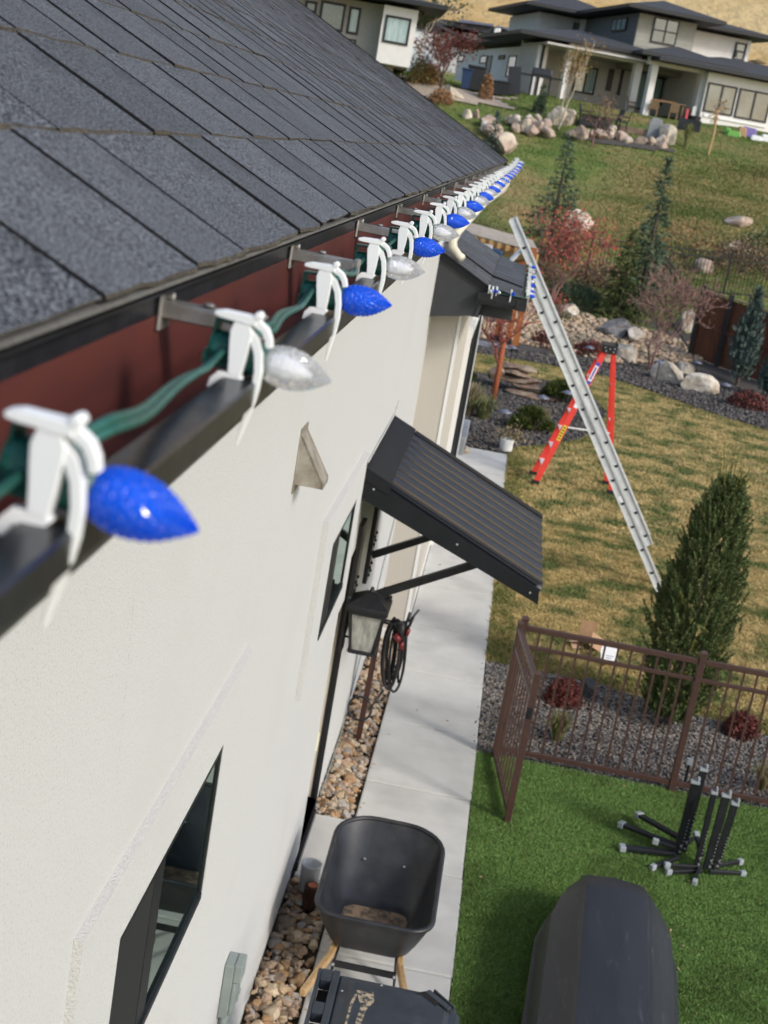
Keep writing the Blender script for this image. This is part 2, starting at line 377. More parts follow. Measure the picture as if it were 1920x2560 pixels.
m_ventm = M('weathered_vent_metal', (.40, .37, .32), (.26, .22, .18), sc=12, rough=.5, metal=.4, c3=(.16, .12, .09), sc3=8, r3=(.58, .75))
m_frost = M('seeded_glass', (.55, .55, .50), (.32, .32, .29), sc=24, rough=.25, bs=40, bd=.6, stretch=(1, 1, .25), trans=.25)
m_pale = M('pale_weatherstrip', (.70, .70, .52), rough=.5)
m_beige = M('beige_door', (.52, .48, .40), rough=.6)
m_scrn = M('window_screen', (.022, .022, .024), (.028, .028, .03), sc=300, rough=.6, spec=.3)
m_glass = glass_mat('window_glass', (.62, .80, .74), .07)
m_room = M('room_wall', (.12, .16, .14), rough=.9)
m_curt = M('curtain', (.34, .46, .40), (.20, .30, .26), sc=8, rough=.8, stretch=(1, 3, .2))
m_white = M('white_paint', (.74, .74, .72), rough=.6)
m_paper = M('white_card', (.78, .78, .78), rough=.7)
m_carton = M('cardboard', (.42, .26, .15), (.36, .22, .12), sc=20, rough=.9)
m_carton2 = M('cardboard_inside', (.55, .38, .25), rough=.9)
m_ink = M('printed_grey', (.3, .3, .33), rough=.8)
m_lred = M('red_fibreglass', (.72, .05, .035), (.66, .045, .03), sc=10, rough=.45)
m_yel = M('yellow_label', (.75, .55, .03), rough=.6)
m_lblue = M('blue_label', (.05, .06, .35), rough=.6)
m_dark = M('dark_hole', (.006, .006, .006), rough=.9)
m_needle = M('spruce_needles', (.092, .135, .046), (.17, .21, .075), sc=14, rough=.65, spec=.3, ramp=(.3, .7))
m_needley = M('young_shoot', (.20, .19, .045), rough=.7)
m_needle2 = M('spruce_needles_pale', (.125, .150, .055), (.085, .11, .035), sc=14, rough=.65, spec=.3)
m_spruce = M('far_spruce_needles', (.060, .095, .055), (.105, .145, .088), sc=4, rough=.75, spec=.2)
m_sprucey = M('olive_spruce_needles', (.065, .085, .032), (.105, .125, .045), sc=4, rough=.75, spec=.2)
m_juniper = M('blue_juniper_needles', (.055, .085, .075), (.10, .135, .115), sc=5, rough=.75, spec=.2)
m_pine = M('dwarf_pine_needles', (.075, .095, .018), (.030, .045, .010), sc=9, rough=.7, spec=.2)
m_bark = M('bark', (.11, .085, .065), (.06, .045, .035), sc=30, rough=.95)
m_barko = M('orange_bark', (.36, .10, .035), (.24, .065, .025), sc=30, rough=.85)
m_barkr = M('red_twig', (.24, .055, .04), (.17, .05, .04), sc=20, rough=.85)
m_barkp = M('mauve_twig', (.25, .14, .11), (.17, .095, .08), sc=10, rough=.85)
m_leafred = M('red_leaves', (.50, .085, .075), (.30, .05, .045), sc=9, rough=.7, c3=(.50, .20, .09), sc3=3)
m_leafrust = M('rust_leaves', (.21, .135, .075), (.13, .085, .048), sc=8, rough=.7)
m_leafyel = M('yellow_leaves', (.33, .22, .05), (.24, .13, .04), sc=6, rough=.7)
m_leafor = M('orange_leaves', (.33, .17, .075), (.23, .13, .065), sc=6, rough=.7)
m_leafmar = M('maroon_leaves', (.15, .035, .025), (.09, .025, .02), sc=6, rough=.75)
m_leafgrn = M('grey_green_leaves', (.10, .12, .05), (.06, .08, .03), sc=6, rough=.75)
m_barb = M('barberry_leaves', (.17, .04, .03), (.09, .022, .018), sc=20, rough=.75)
m_ygrass = M('yellow_green_grass', (.22, .22, .05), (.13, .16, .03), sc=12, rough=.75)
m_dgrass = M('dry_grass', (.36, .27, .15), (.26, .20, .11), sc=10, rough=.85)
m_ggrass = M('grey_green_grass', (.13, .15, .06), (.20, .18, .09), sc=10, rough=.85)
m_lamp = M('path_light_cap', (.11, .12, .16), (.15, .16, .21), sc=10, rough=.35)
m_cedar = M('cedar_boards', (.16, .052, .020), (.10, .034, .015), sc=4, rough=.8, stretch=(6, 6, .6), rnd=.2)
m_cedart = M('fence_cap_rail', (.30, .20, .12), rough=.8)
m_postwood = M('orange_timber', (.36, .12, .03), (.26, .085, .022), sc=6, rough=.75, stretch=(5, 5, .7))
m_perg = M('weathered_roof_panel', (.42, .36, .29), (.33, .28, .22), sc=6, rough=.8)
m_pergwood = M('pergola_timber', (.48, .29, .12), (.38, .21, .08), sc=5, rough=.75)
m_tarp = M('blue_tarp', (.045, .10, .20), rough=.5)
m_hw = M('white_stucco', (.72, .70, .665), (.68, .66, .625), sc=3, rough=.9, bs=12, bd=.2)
m_hg = M('pale_grey_siding', (.52, .53, .52), (.48, .49, .48), sc=3, rough=.85)
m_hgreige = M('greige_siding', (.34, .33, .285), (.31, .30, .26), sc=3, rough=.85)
m_hdk = M('shaded_greige_siding', (.115, .125, .125), (.10, .11, .11), sc=3, rough=.8)  # greige siding darkened: shade of the side face is put into the colour
m_hdg = M('mushroom_brick', (.38, .355, .33), (.32, .30, .275), sc=14, rough=.9)
m_hshade = M('white_stucco_shaded', (.52, .505, .475), (.48, .46, .435), sc=3, rough=.9)  # darker copy of the white stucco, porch shade painted in
m_hroof = M('charcoal_roof', (.040, .042, .048), (.055, .057, .063), sc=8, rough=.9, bs=10, bd=.3)
m_hfasc = M('black_fascia', (.018, .019, .021), rough=.6)
m_hwin = M('sky_window_glass', (.035, .05, .055), (.10, .13, .14), sc=.9, rough=.04, metal=0, spec=1.0, coat=1)
m_hwin2 = M('teal_curtained_glass', (.22, .33, .34), (.36, .46, .47), sc=2.5, rough=.08, spec=.8, coat=1, stretch=(3, 3, .4))
m_hframe = M('window_frame_black', (.02, .02, .022), rough=.5)
m_hdoor = M('dark_door', (.012, .012, .014), rough=.4)
m_solar = M('solar_panel', (.10, .11, .16), (.13, .14, .19), sc=3, rough=.2)
m_blueb = M('navy_bin', (.02, .045, .11), rough=.5)
m_blackb = M('black_bin', (.02, .022, .025), rough=.5)
m_toyg = M('green_toy', (.13, .34, .06), rough=.5)
m_toyp = M('purple_toy', (.18, .14, .36), rough=.5)
m_teak = M('teak', (.24, .16, .09), (.17, .11, .06), sc=8, rough=.7)
m_pinkr = M('red_toy', (.55, .06, .07), rough=.5)
m_pave = M('grey_paving', (.27, .28, .285), (.22, .23, .235), sc=2, rough=.9)

# ================================================================== GROUND
def grid_sheet(name, xs, ys, zf, mat, kind='structure', keep=None, smooth=True):
    X, Y = np.meshgrid(xs, ys); Z = np.vectorize(zf)(X, Y); V = np.stack([X, Y, Z], 2).reshape(-1, 3); nx = len(xs)
    i, j = np.meshgrid(np.arange(nx-1), np.arange(len(ys)-1)); a = (j*nx+i).ravel()
    if keep is not None:
        c = (V[a]+V[a+nx+1])/2; a = a[inside(c[:, :2], keep)]
    Fc = np.concatenate([np.stack([a, a+1, a+nx+1], 1), np.stack([a, a+nx+1, a+nx], 1)])
    used = np.unique(Fc); mp = np.zeros(len(V), int); mp[used] = np.arange(len(used))
    return bulk(name, V[used], mp[Fc], mat, None, None, kind, smooth)
def flat(name, poly, z, mat, kind='structure', thick=0):
    b = MB()
    if thick: b.prism(poly, z-thick, z, 'z')
    else: b.add([(x, y, z) for x, y in poly], [tuple(range(len(poly)))])
    return obj(name, b, mat, kind=kind)
def wob(x, y):
    return .05*math.sin(.9*x+.3*y)+.04*math.sin(1.7*y+.5*x)+.05*math.sin(.35*x-1.1*y)
def gz(x, y):
    return T(x, y)-(.09 if y < 35.5 else max(0, .09*(38-y)/2.5))+(wob(x, y)*min(1, max(0, (y-40)/6)))
grid_sheet('ground', np.concatenate([np.arange(-60, -8, 4), np.arange(-8, 16, .8), np.arange(16, 62, 4)]),
           np.concatenate([np.arange(-20, 34, 2), np.arange(34, 70, .6), np.arange(70, 101, 3)]), gz, m_slope)
_hr = np.random.default_rng(4)
def hz(x, y):
    return T(x, y)+(math.sin(x*.045+1)*3+math.sin(x*.11+y*.03)*1.6+math.sin(y*.09-x*.02)*1.4+math.sin(x*.31+y*.22)*.5)*min(1, (y-98)/60)-.05
grid_sheet('hillside', np.arange(-140, 161, 3.0), np.arange(98, 401, 3.0), hz, m_hill)
# sagebrush patches low on the hill: one mass nobody could count
_P = _hr.uniform((-60, 104), (90, 240), (420, 2)); _V, _F = [], []
_P = np.concatenate([_P, np.column_stack([_hr.uniform(28, 62, 260), _hr.uniform(108, 150, 260)])])
for k, (x, y) in enumerate(_P):
    s = _hr.uniform(.35, 1.1); _V.append(ICO_V*np.array([s*1.6, s, s*.35])+_hr.normal(size=(12, 3))*.15*s+np.array([x, y, hz(x, y)+.05])); _F.append(ICO_F+12*k)
bulk('sagebrush', np.concatenate(_V), np.concatenate(_F), m_hillsh, kind='stuff')

# concrete side path: slab by slab with open joints, and the pad at the door
PX0, PX1 = -.412, .405
flat('path_base', [(PX0+.01, -1), (PX1-.01, -1), (PX1-.01, 22.7), (PX0+.01, 22.7)], -.035, m_joint)
_ys = [-1.0, 1.2, 2.6, 4.0, 5.3, 6.45, 7.55, 8.75, 9.95, 11.15, 12.4, 13.7, 15.1, 16.6, 18.1, 19.6, 21.1, 22.72]
pathroot = bpy.data.objects.new('concrete_path', None); COL.objects.link(pathroot); pathroot['kind'] = 'structure'
for a, c in zip(_ys[:-1], _ys[1:]):
    dz = random.uniform(-.002, .002)
    obj('slab', MB().box(PX0, PX1+random.uniform(-.004, .004), a+.007, c-.007, -.11, dz), m_conc, pathroot, bevel=.010)
obj('slab', MB().box(-.70, PX0-.004, 8.36, 9.25, -.11, -.001), m_conc, pathroot, bevel=.006)
flat('patio_paving', [(-1.6, 33.6), (-.2, 33.9), (.5, 34.4), (.3, 36.4), (-.4, 37.2), (-2.4, 37.2)], .012, m_pave)

# artificial turf
TURF = [(.412, 2), (5.2, 2), (5.2, 10.90), (.412, 10.90)]
flat('turf_backing', TURF, -.012, m_turfb)
_vis = [(.412, 6.2), (4.6, 6.0), (4.6, 10.90), (.412, 10.90)]
r = np.random.default_rng(2)
P = rand_in(_vis, 40000, r); V, Fc = blades(P, np.full(len(P), -.012), .024, .0040, .9, r)
mi = (r.random(len(P)) < .10).astype(int); bulk('turf_grass', V, Fc, [m_turf, m_turfy], np.tile(mi, 2), kind='stuff')

# dormant lawn with the planting island left open
ISL = [(-3, 30.3), (-.64, 30.3), (.4, 31.0), (1.28, 31.2), (2.0, 30.3), (2.29, 28.5), (2.1, 26.7), (1.64, 25.07), (1.0, 24.0), (.44, 23.3), (.42, 22.74), (-.6, 22.74), (-3, 23)]
LAWN = [(.412, 13.05), (1.5, 13.0), (3.07, 12.5), (7, 11.6), (10, 11), (10, 28.0), (5.77, 29.9), (4.63, 30.9), (3.62, 32.24), (2.41, 33.5), (.92, 33.6), (-.79, 33.4), (-3, 33.2), (-3, 22.76), (.412, 22.76)]
flat('lawn_soil', LAWN, -.02, m_dirt)
flat('island_bed', ISL, -.008, m_mulchb)
near = [(.412, 13.05), (1.5, 13.0), (3.07, 12.5), (6, 11.8), (6, 19), (.412, 19)]
P = rand_in(near, 7500, r); V, Fc = blades(P, np.full(len(P), -.02), .034, .0085, 1.3, r); bulk('lawn_grass', V, Fc, m_lawn, kind='stuff')
far = [(.412, 19), (6.6, 19), (7, 29.2), (5.77, 29.9), (4.63, 30.9), (3.62, 32.24), (2.41, 33.5), (.92, 33.6), (-.79, 33.4), (-1.2, 33.2), (-1.2, 22.76), (.412, 22.76)]
P = rand_in(far, 2300, r, [ISL]); V, Fc = blades(P, np.full(len(P), -.02), .040, .016, 1.4, r); bulk('lawn_grass', V, Fc, m_lawn, kind='stuff')
# greener rim of the lawn along path, gravel and beds
rim = []
for poly, wd, dens in (([(.412, 13.05), (.66, 13.05), (.66, 22.7), (.412, 22.7)], .2, 2600), ([(.412, 13.05), (1.5, 13.0), (3.07, 12.5), (6, 11.8), (6, 12.2), (3.1, 12.9), (1.5, 13.4), (.412, 13.5)], .2, 3500)):
    rim.append(rand_in(poly, dens, r))
_e = LAWN[6:13]
for a, c in zip(_e[:-1], _e[1:]):
    n = int(math.dist(a, c)*700); t = r.random(n)[:, None]; rim.append(np.array(a)*(1-t)+np.array(c)*t+np.column_stack([r.normal(0, .1, n), -np.abs(r.normal(0, .45, n))]))
for a, c in zip(ISL[:11], ISL[1:12]):
    n = int(math.dist(a, c)*600); t = r.random(n)[:, None]; q = np.array(a)*(1-t)+np.array(c)*t; q = q+(q-np.array([.4, 27.5]))*np.abs(r.normal(0, .07, n))[:, None]; rim.append(q)
P = np.concatenate(rim); P = P[(P[:, 0] > .412) | (P[:, 1] > 22.76)]; P = P[~inside(P, ISL)]
V, Fc = blades(P, np.full(len(P), -.02), .05, .013, 1.2, r); bulk('rim_grass', V, Fc, m_lawn_edge, kind='stuff')
# slope lawn tufts
SL = [(-8, 41), (14, 41), (24, 64), (-14, 64)]
DRY = [tuple(dh(x_, y_)[:2]) for x_, y_ in ((1300, 470), (1330, 400), (1400, 362), (1520, 352), (1700, 372), (1720, 600), (1560, 585), (1420, 560), (1350, 530))]
m_dry = M('dry_slope_lawn', (.42, .32, .155), (.30, .25, .11), sc=1.2, rough=.95, c3=(.15, .165, .055), sc3=.5, r3=(.48, .66), bs=14, bd=.6, bdist=.08, spec=.1, stretch=(.6, 1, 1))
P = rand_in(DRY, 620, r); P = P+r.normal(0, .75, P.shape); V, Fc = blades(P, np.array([gz(a, c) for a, c in P]), .06, .045, 1.3, r); bulk('dry_slope_grass', V, Fc, m_dry, kind='stuff')
P = rand_in(SL, 330, r); V, Fc = blades(P, np.array([gz(a, c)-.01 for a, c in P]), .06, .045, 1.3, r); bulk('slope_grass', V, Fc, m_slopeb, kind='stuff')

# gravel bed behind the fence
GRV = [(.412, 10.87), (7, 10.87), (7, 11.6), (3.07, 12.5), (1.5, 13.0), (.412, 13.05)]
flat('gravel_base', GRV, -.018, m_gravb)
pebbles('gravel', [(.412, 10.87), (4.2, 10.87), (4.2, 12.3), (3.07, 12.5), (1.5, 13.0), (.412, 13.05)], 2600, .010, .021, m_gravs, np.random.default_rng(5), lambda x, y: -.012)
pebbles('island_gravel', [(-1.2, 22.76), (-1.2, 30.3)]+ISL[1:11]+[(.42, 22.76)], 520, .018, .045, m_mulch, np.random.default_rng(6), lambda x, y: 0)

# planted strip and stony slope behind the lawn
def pts(*a): return [tuple(dh(x, y)[:2]) for x, y in a]
BED = [(10, 28.0), (5.77, 29.9), (4.63, 30.9), (3.62, 32.24), (2.41, 33.5), (.92, 33.6), (-.79, 33.4), (-3, 33.2), (-4, 41.5), (9, 42), (14, 38)]
grid_sheet('planting_bed', np.arange(-4, 14, .22), np.arange(27.5, 42.2, .22), lambda x, y: T(x, y)+.005, m_mulchb, keep=BED)
pebbles('bed_gravel', [(8, 29), (5.77, 29.9), (4.63, 30.9), (3.62, 32.24), (2.41, 33.5), (.92, 33.6), (-.79, 33.4), (-1.5, 34), (3, 36.5), (8, 35)], 260, .03, .06, m_mulch, np.random.default_rng(8), lambda x, y: T(x, y))
SLOPE = [(-2.2, 35.6), (.3, 36.2), (1.6, 36.0), (2.6, 35.6), (3.6, 36.4), (5.2, 38.0), (5.6, 39.5), (4.2, 40.5), (1.5, 41.2), (-2.4, 41.2)]
grid_sheet('stony_slope', np.arange(-3, 6.5, .18), np.arange(35, 41.6, .18), lambda x, y: T(x, y)+.02, m_slrockb, keep=SLOPE)
pebbles('slope_rocks', SLOPE, 70, .05, .12, m_slrocks, np.random.default_rng(9), lambda x, y: T(x, y)+.02)

# ================================================================== HOUSE
house = thing('house', 'cream stucco house with grey shingle roof, seen along its side wall from the eaves', 'house', (-.70, 0, 0))
def wall_with_holes(name, x, y0, y1, z0, z1, holes, depth, mat, parent, inner=None):
    ys = sorted({y0, y1, *[h[0] for h in holes], *[h[1] for h in holes]}); zs = sorted({z0, z1, *[h[2] for h in holes], *[h[3] for h in holes]})
    b = MB(); idx = {}
    def v(y, z):
        if (y, z) not in idx: idx[(y, z)] = len(b.v); b.v.append((x, y, z))
        return idx[(y, z)]
    for a, c in zip(ys[:-1], ys[1:]):
        for e, f in zip(zs[:-1], zs[1:]):
            if any(h[0] <= a and c <= h[1] and h[2] <= e and f <= h[3] for h in holes): continue
            b.f.append((v(a, e), v(c, e), v(c, f), v(a, f))); b.m.append(0)
    for h in holes:
        q = [(h[0], h[2]), (h[1], h[2]), (h[1], h[3]), (h[0], h[3])]
        for i in range(4):
            p, s = q[i], q[(i+1) % 4]; b.add([(x, *p), (x, *s), (x-depth, *s), (x-depth, *p)], [(0, 1, 2, 3)])
    b.add([(x, y0, z0), (x, y1, z0), (x-depth, y1, z0), (x-depth, y0, z0)], [(0, 1, 2, 3)])
    return obj(name, b, mat, parent)
W1 = (7.0, 8.0, 2.14, 2.685); W2 = (3.16, 4.40, 2.12, 2.705); DR = (8.39, 9.20, .16, 2.12)
WX = -.70
wall_with_holes('wall', WX, -1.5, 13.2, .16, 4.50, [W1, W2, DR], .14, m_stucco, house)
f = MB().box(-.80, -.726, -1.5, 8.39, -.2, .19).box(-.80, -.726, 9.20, 13.2, -.2, .19); obj('foundation', f, m_found, house)
# raised stucco surrounds of the two windows
def ring(b, y0, y1, z0, z1, h, x0, x1, m=0):
    for a, c, e, g in ((y0, y1, h[3], z1), (y0, y1, z0, h[2]), (y0, h[0], h[2], h[3]), (h[1], y1, h[2], h[3])): b.box(x0, x1, a, c, e, g, m)
def surround(y0, y1, z0, z1, h, pr):
    b = MB(); n = []
    o = [(y0, z0), (y1, z0), (y1, z1), (y0, z1)]; i = [(h[0], h[2]), (h[1], h[2]), (h[1], h[3]), (h[0], h[3])]
    ob = [(y0-.012, z0-.012), (y1+.012, z0-.012), (y1+.012, z1+.012), (y0-.012, z1+.012)]
    vs = [(WX-.002, *p) for p in ob]+[(WX+pr, *p) for p in o]+[(WX+pr, *p) for p in i]+[(WX-.02, *p) for p in i]
    fs = []
    for k in range(4):
        a, c = k, (k+1) % 4; fs += [(a, c, 4+c, 4+a), (4+a, 4+c, 8+c, 8+a), (8+a, 8+c, 12+c, 12+a)]
    b.add(vs, fs); b.m = [1 if q % 3 == 0 else 0 for q in range(len(fs))]
    return obj('window_surround', b, [m_stucco, m_trimst], house)
surround(6.63, 8.30, 1.955, 2.895, W1, .030)
surround(2.78, 4.74, 1.90, 2.925, W2, .022)
def window(h, ym, lab, pr):
    y0, y1, z0, z1 = h; x = WX+pr
    fr = obj('window', MB().box(x-.12, x-.002, y0, y0+.028, z0, z1).box(x-.12, x-.002, y1-.028, y1, z0, z1).box(x-.12, x+.004, y0+.028, y1-.028, z0, z0+.028)
             .box(x-.12, x-.002, y0+.028, y1-.028, z1-.028, z1).box(x-.11, x-.003, ym-.05, ym+.05, z0+.028, z1-.028).box(x-.10, x-.005, ym+.05, ym+.075, z0+.028, z1-.028), m_black, house, label=lab, bevel=.002)
    obj('screen', MB().box(x-.008, x-.005, y0+.029, ym-.051, z0+.029, z1-.029), m_scrn, fr)
    obj('pane', MB().box(x-.012, x-.009, ym+.076, y1-.029, z0+.029, z1-.029), m_glass, fr)
    x = WX
    # room behind, curtain and things on the inner sill
    obj('room', MB().box(x-1.6, x-.145, y0-.4, y1+.6, z0-.5, z0-.46).box(x-1.6, x-1.56, y0-.4, y1+.6, z0-.46, z1+.3).box(x-1.56, x-.145, y1+.56, y1+.6, z0-.46, z1+.3).box(x-1.56, x-.145, y0-.4, y0-.36, z0-.46, z1+.3).box(x-1.6, x-.145, y0-.4, y1+.6, z1+.3, z1+.34), m_room, fr)
    cu = MB()
    for i in range(9):
        xx = x-.004-.013*i; cu.tube([(xx, y1-.040-.006*(i % 2), z0+.02), (xx, y1-.040-.006*(i % 2), z1-.02)], .0085, 8)
    for i in range(14):
        yy = ym+.12+i*(y1-ym-.17)/14; cu.tube([(x-.115-.008*(i % 2), yy, z0+.02), (x-.115-.008*(i % 2), yy, z1-.02)], .022, 8)
    obj('curtain', cu, m_curt, fr, smooth=True)
    obj('sill', MB().box(x-.098, x+.0, ym+.08, y1-.03, z0+.028, z0+.034), m_white, fr)
    return fr
wa = window(W2, 3.585, 'black framed slider window nearest the camera', .022)
window(W1, 7.30, 'black framed slider window near the wall lantern', .030)
# recessed back door
dr = obj('door', MB().box(-.86, -.82, 8.392, 9.198, .07, 2.118), m_beige, house)
obj('far_jamb', MB().box(-.745, -.699, 9.160, 9.198, .06, 2.118).box(-.72, -.697, 9.150, 9.160, .06, 2.118), m_black, dr, bevel=.003)
obj('inner_jamb', MB().box(-.84, -.746, 9.166, 9.198, .06, 2.118), m_beige, dr)
obj('threshold', MB().box(-.82, -.688, 8.395, 9.195, 0, .065), m_black, dr, bevel=.004)
obj('strike_plate', MB().box(-.768, -.752, 9.155, 9.166, .52, .66).box(-.772, -.762, 9.150, 9.158, .40, .72), m_pale, dr, bevel=.003)
# far projecting bay
wb = obj('bay_wall', MB().box(-.75, -.427, 13.2, 21.8, 0, 3.32), m_stucco2, house)
obj('corner_trim', MB().box(-.447, -.420, 13.192, 13.24, .02, 3.28), m_white, wb)
obj('base_trim', MB().box(-.75, -.418, 13.185, 21.8, -.05, .07), m_white, wb)
sd = obj('sliding_door', MB().box(-.427, -.385, 16.6, 16.66, .07, 2.55).box(-.427, -.385, 21.1, 21.2, .07, 2.55).box(-.427, -.385, 16.66, 21.1, 2.45, 2.55).box(-.427, -.40, 18.85, 18.95, .1, 2.45), m_black, house)
obj('pane', MB().box(-.422, -.418, 16.66, 21.1, .1, 2.45), m_hwin, sd)
obj('door_trim', MB().box(-.427, -.375, 16.4, 16.595, .07, 2.7).box(-.427, -.375, 21.21, 21.4, .07, 2.7).box(-.427, -.375, 16.595, 21.21, 2.56, 2.7), m_white, sd)
# eaves: soffit, fascia, gutter
obj('soffit', MB().box(-.70, -.318, -1.5, 14.2, H-.306, H-.296), m_fasc, house)
obj('fascia', MB().box(-.335, -.317, -1.5, 14.2, H-.30, H-.1635), m_maroon, house)
obj('end_wall', MB().box(-5.5, -.71, 13.9, 14.05, 0, 4.5), m_stucco, house)
gp_ = [(-.316, H-.172), (-.3145, H-.172), (-.3145, H-.295), (-.240, H-.2975), (-.222, H-.272), (-.205, H-.238), (-.1935, H-.231), (-.1935, H-.218), (-.214, H-.2165), (-.214, H-.2135), (-.190, H-.214),
       (-.188, H-.216), (-.188, H-.234), (-.200, H-.2415), (-.2185, H-.275), (-.238, H-.301), (-.316, H-.299)]
gut = MB().prism(gp_, -1.5, 14.22, 'y'); n = len(gp_)
gut.m = [0]*len(gut.f)
for k in (13, 14, 15): gut.m[2+k] = 1
gu = obj('gutter', gut, [m_gutter, m_gutlow], house)
obj('end_cap', MB().prism([gp_[2], gp_[3], gp_[4], gp_[5], gp_[6], gp_[7], gp_[1]], 14.205, 14.215, 'y'), m_gutter, gu)
obj('gutter_liner', MB().box(-.3142, -.3135, -1.4, 14.19, H-.2945, H-.2), m_maroon, gu)
obj('trough_bed', MB().box(-.3134, -.245, -1.4, 14.19, H-.294, H-.2925), m_maroon, gu)
for y in (1.28, 1.62+.36, 2.72, 3.5, 4.3, 5.1, 5.9, 6.7, 7.5, 8.3, 9.1, 9.9, 10.7, 11.5, 12.3, 13.1):
    b = MB().beam((-.312, y, H-.188), (-.222, y, H-.190), .026, .003).beam((-.312, y-.012, H-.195), (-.222, y-.012, H-.197), .003, .014).beam((-.312, y+.012, H-.195), (-.222, y+.012, H-.197), .003, .014)
    b.box(-.3133, -.309, y-.019, y+.019, H-.214, H-.1775).tube([(-.309, y, H-.183), (-.302, y, H-.183)], .005, 8).tube([(-.27, y, H-.1865), (-.27, y, H-.183)], .006, 8).box(-.224, -.216, y-.013, y+.013, H-.208, H-.186)
    obj('gutter_hanger', b, m_hang, gu, bevel=.0015, seg=1)
obj('drip_edge', MB().box(-.3165, -.300, -1.5, 14.24, H-.163, H-.1605).box(-.3015, -.2985, -1.5, 14.24, H-.1745, H-.1605), m_gutter, house)
# downspout at the far gutter corner, cream elbows
ds = [(-.262, 13.95, H-.30), (-.262, 13.95, H-.36), (-.285, 13.93, H-.42), (-.34, 13.88, H-.47), (-.42, 13.7, H-.55), (-.54, 13.35, H-.74), (-.60, 13.12, H-.84), (-.62, 13.0, H-.91), (-.60, 12.93, H-.97), (-.545, 12.88, H-1.015), (-.50, 12.85, H-1.035)]
b = MB().tube(ds, .037, 12); dso = obj('downspout', b, m_cream, house, smooth=True)
b = MB()
for i in range(1, 4):
    for q in range(6):
        p = Vector(ds[i]).lerp(Vector(ds[i+1]), q/6); d = (Vector(ds[i+1])-Vector(ds[i])).normalized(); b.tube([p, p+d*.006], .040, 12)
for i in range(6, 9):
    for q in range(5):
        p = Vector(ds[i]).lerp(Vector(ds[i+1]), q/5); d = (Vector(ds[i+1])-Vector(ds[i])).normalized(); b.tube([p, p+d*.006], .040, 12)
obj('elbow_rib', b, m_cream, dso, smooth=True, kind='stuff')

# ---- roof of laminated shingles
SLP = .5; CA = 1/math.sqrt(1+SLP**2); SA = SLP*CA
EX, EZ = -.290, H-.1585
roof = obj('roof', MB().add([(EX-.006, -1.5, EZ-.002), (EX-.006, 14.28, EZ-.002), (EX-5.2, 14.28, EZ+5.2*SLP-.002), (EX-5.2, -1.5, EZ+5.2*SLP-.002), (EX-.006, -1.5, EZ-.012), (EX-.006, 14.28, EZ-.012), (EX-5.2, 14.28, EZ+5.2*SLP-.012), (EX-5.2, -1.5, EZ+5.2*SLP-.012)],
           [(0, 1, 2, 3), (7, 6, 5, 4), (0, 4, 5, 1), (1, 5, 6, 2), (2, 6, 7, 3), (3, 7, 4, 0)]), m_deck, house)
EXPO = .210
RB = Matrix(((0, -CA, SA), (1, 0, 0), (0, SA, CA))).to_4x4()      # local x along eave, y up the slope, z out of the roof
def shingle_mesh(rng, k):
    """one tab, 1 m wide (scaled when placed): granule top, ragged two-ply butt edge, thick asphalt sides"""
    nx, ny = 7, 5; L = EXPO+.05; vs = []; fs = []; ms = []
    rag = rng.normal(0, .0022, nx).cumsum()*.8; rag -= rag.mean(); lift = rng.uniform(0, .0012)+rng.normal(0, .0006, nx)+np.linspace(0, rng.uniform(-.0014, .0014), nx)
    for j in range(ny):
        t = j/(ny-1)
        for i in range(nx):
            f_ = (1-t)**2
            vs.append((i/(nx-1), rag[i]*(1-t)+t*L, .0062-.0028*t+max(lift[i], -.001)*f_*.45+.0007*(1-2*i/(nx-1))+rng.normal(0, .0002)))
    for j in range(ny-1):
        for i in range(nx-1): a = j*nx+i; fs.append((a, a+1, a+nx+1, a+nx)); ms.append(0)
    o = len(vs)
    for i in range(nx): vs.append((i/(nx-1), rag[i]-.0005, vs[i][2]-.0014))
    for i in range(nx-1): fs.append((i+1, i, o+i, o+i+1)); ms.append(1)
    for c, sg in ((0, 0), (nx-1, 1)):
        w0 = len(vs)
        for j in range(ny): p = vs[j*nx+c]; vs.append((p[0], p[1], max(p[2]-.0080, 0)))
        for j in range(ny-1):
            q = (j*nx+c, (j+1)*nx+c, w0+j+1, w0+j); fs.append(q if sg == 0 else q[::-1]); ms.append(2)
    # second ply
    if k % 4 != 3:
        o = len(vs); r2 = rng.normal(0, .0012, nx).cumsum()*.8+rng.uniform(.0012, .0028)
        for i in range(nx): z = vs[i][2]; vs += [(i/(nx-1), rag[i]+.012, z-.0015), (i/(nx-1), rag[i]-r2[i], z-.0018), (i/(nx-1), rag[i]-r2[i]-.0003, max(z-.0036, .0003))]
        for i in range(nx-1):
            a = o+3*i; fs += [(a+1, a+4, a+3, a), (a+2, a+5, a+4, a+1)]; ms += [1, 1]
    me = bpy.data.meshes.new('shingle'); me.from_pydata(vs, [], fs)
    for m in (m_shingle, m_shedge, m_shside): me.materials.append(m)
    me.polygons.foreach_set('material_index', ms); me.update(); return me
r = np.random.default_rng(21)
SHM = [shingle_mesh(r, k) for k in range(18)]
cells = []
for row in range(26):
    y = -1.45+r.uniform(0, .2)
    while y < 14.20:
        w_ = float(r.choice([.17, .22, .26, .30, .34])*r.uniform(.9, 1.1)); w_ = min(w_, 14.27-y)
        if w_ > .05: cells.append((row, y, w_))
        y += w_
def sh_matrix(row, y, w_, jit):
    s = row*EXPO
    M4 = Matrix.Translation((EX-s*CA, y+.0025, EZ+s*SA+.0004)) @ RB @ Matrix.Rotation(jit[0], 4, 'Z')
    return M4 @ Matrix.Diagonal((w_-.0050, 1, 1+jit[1], 1))
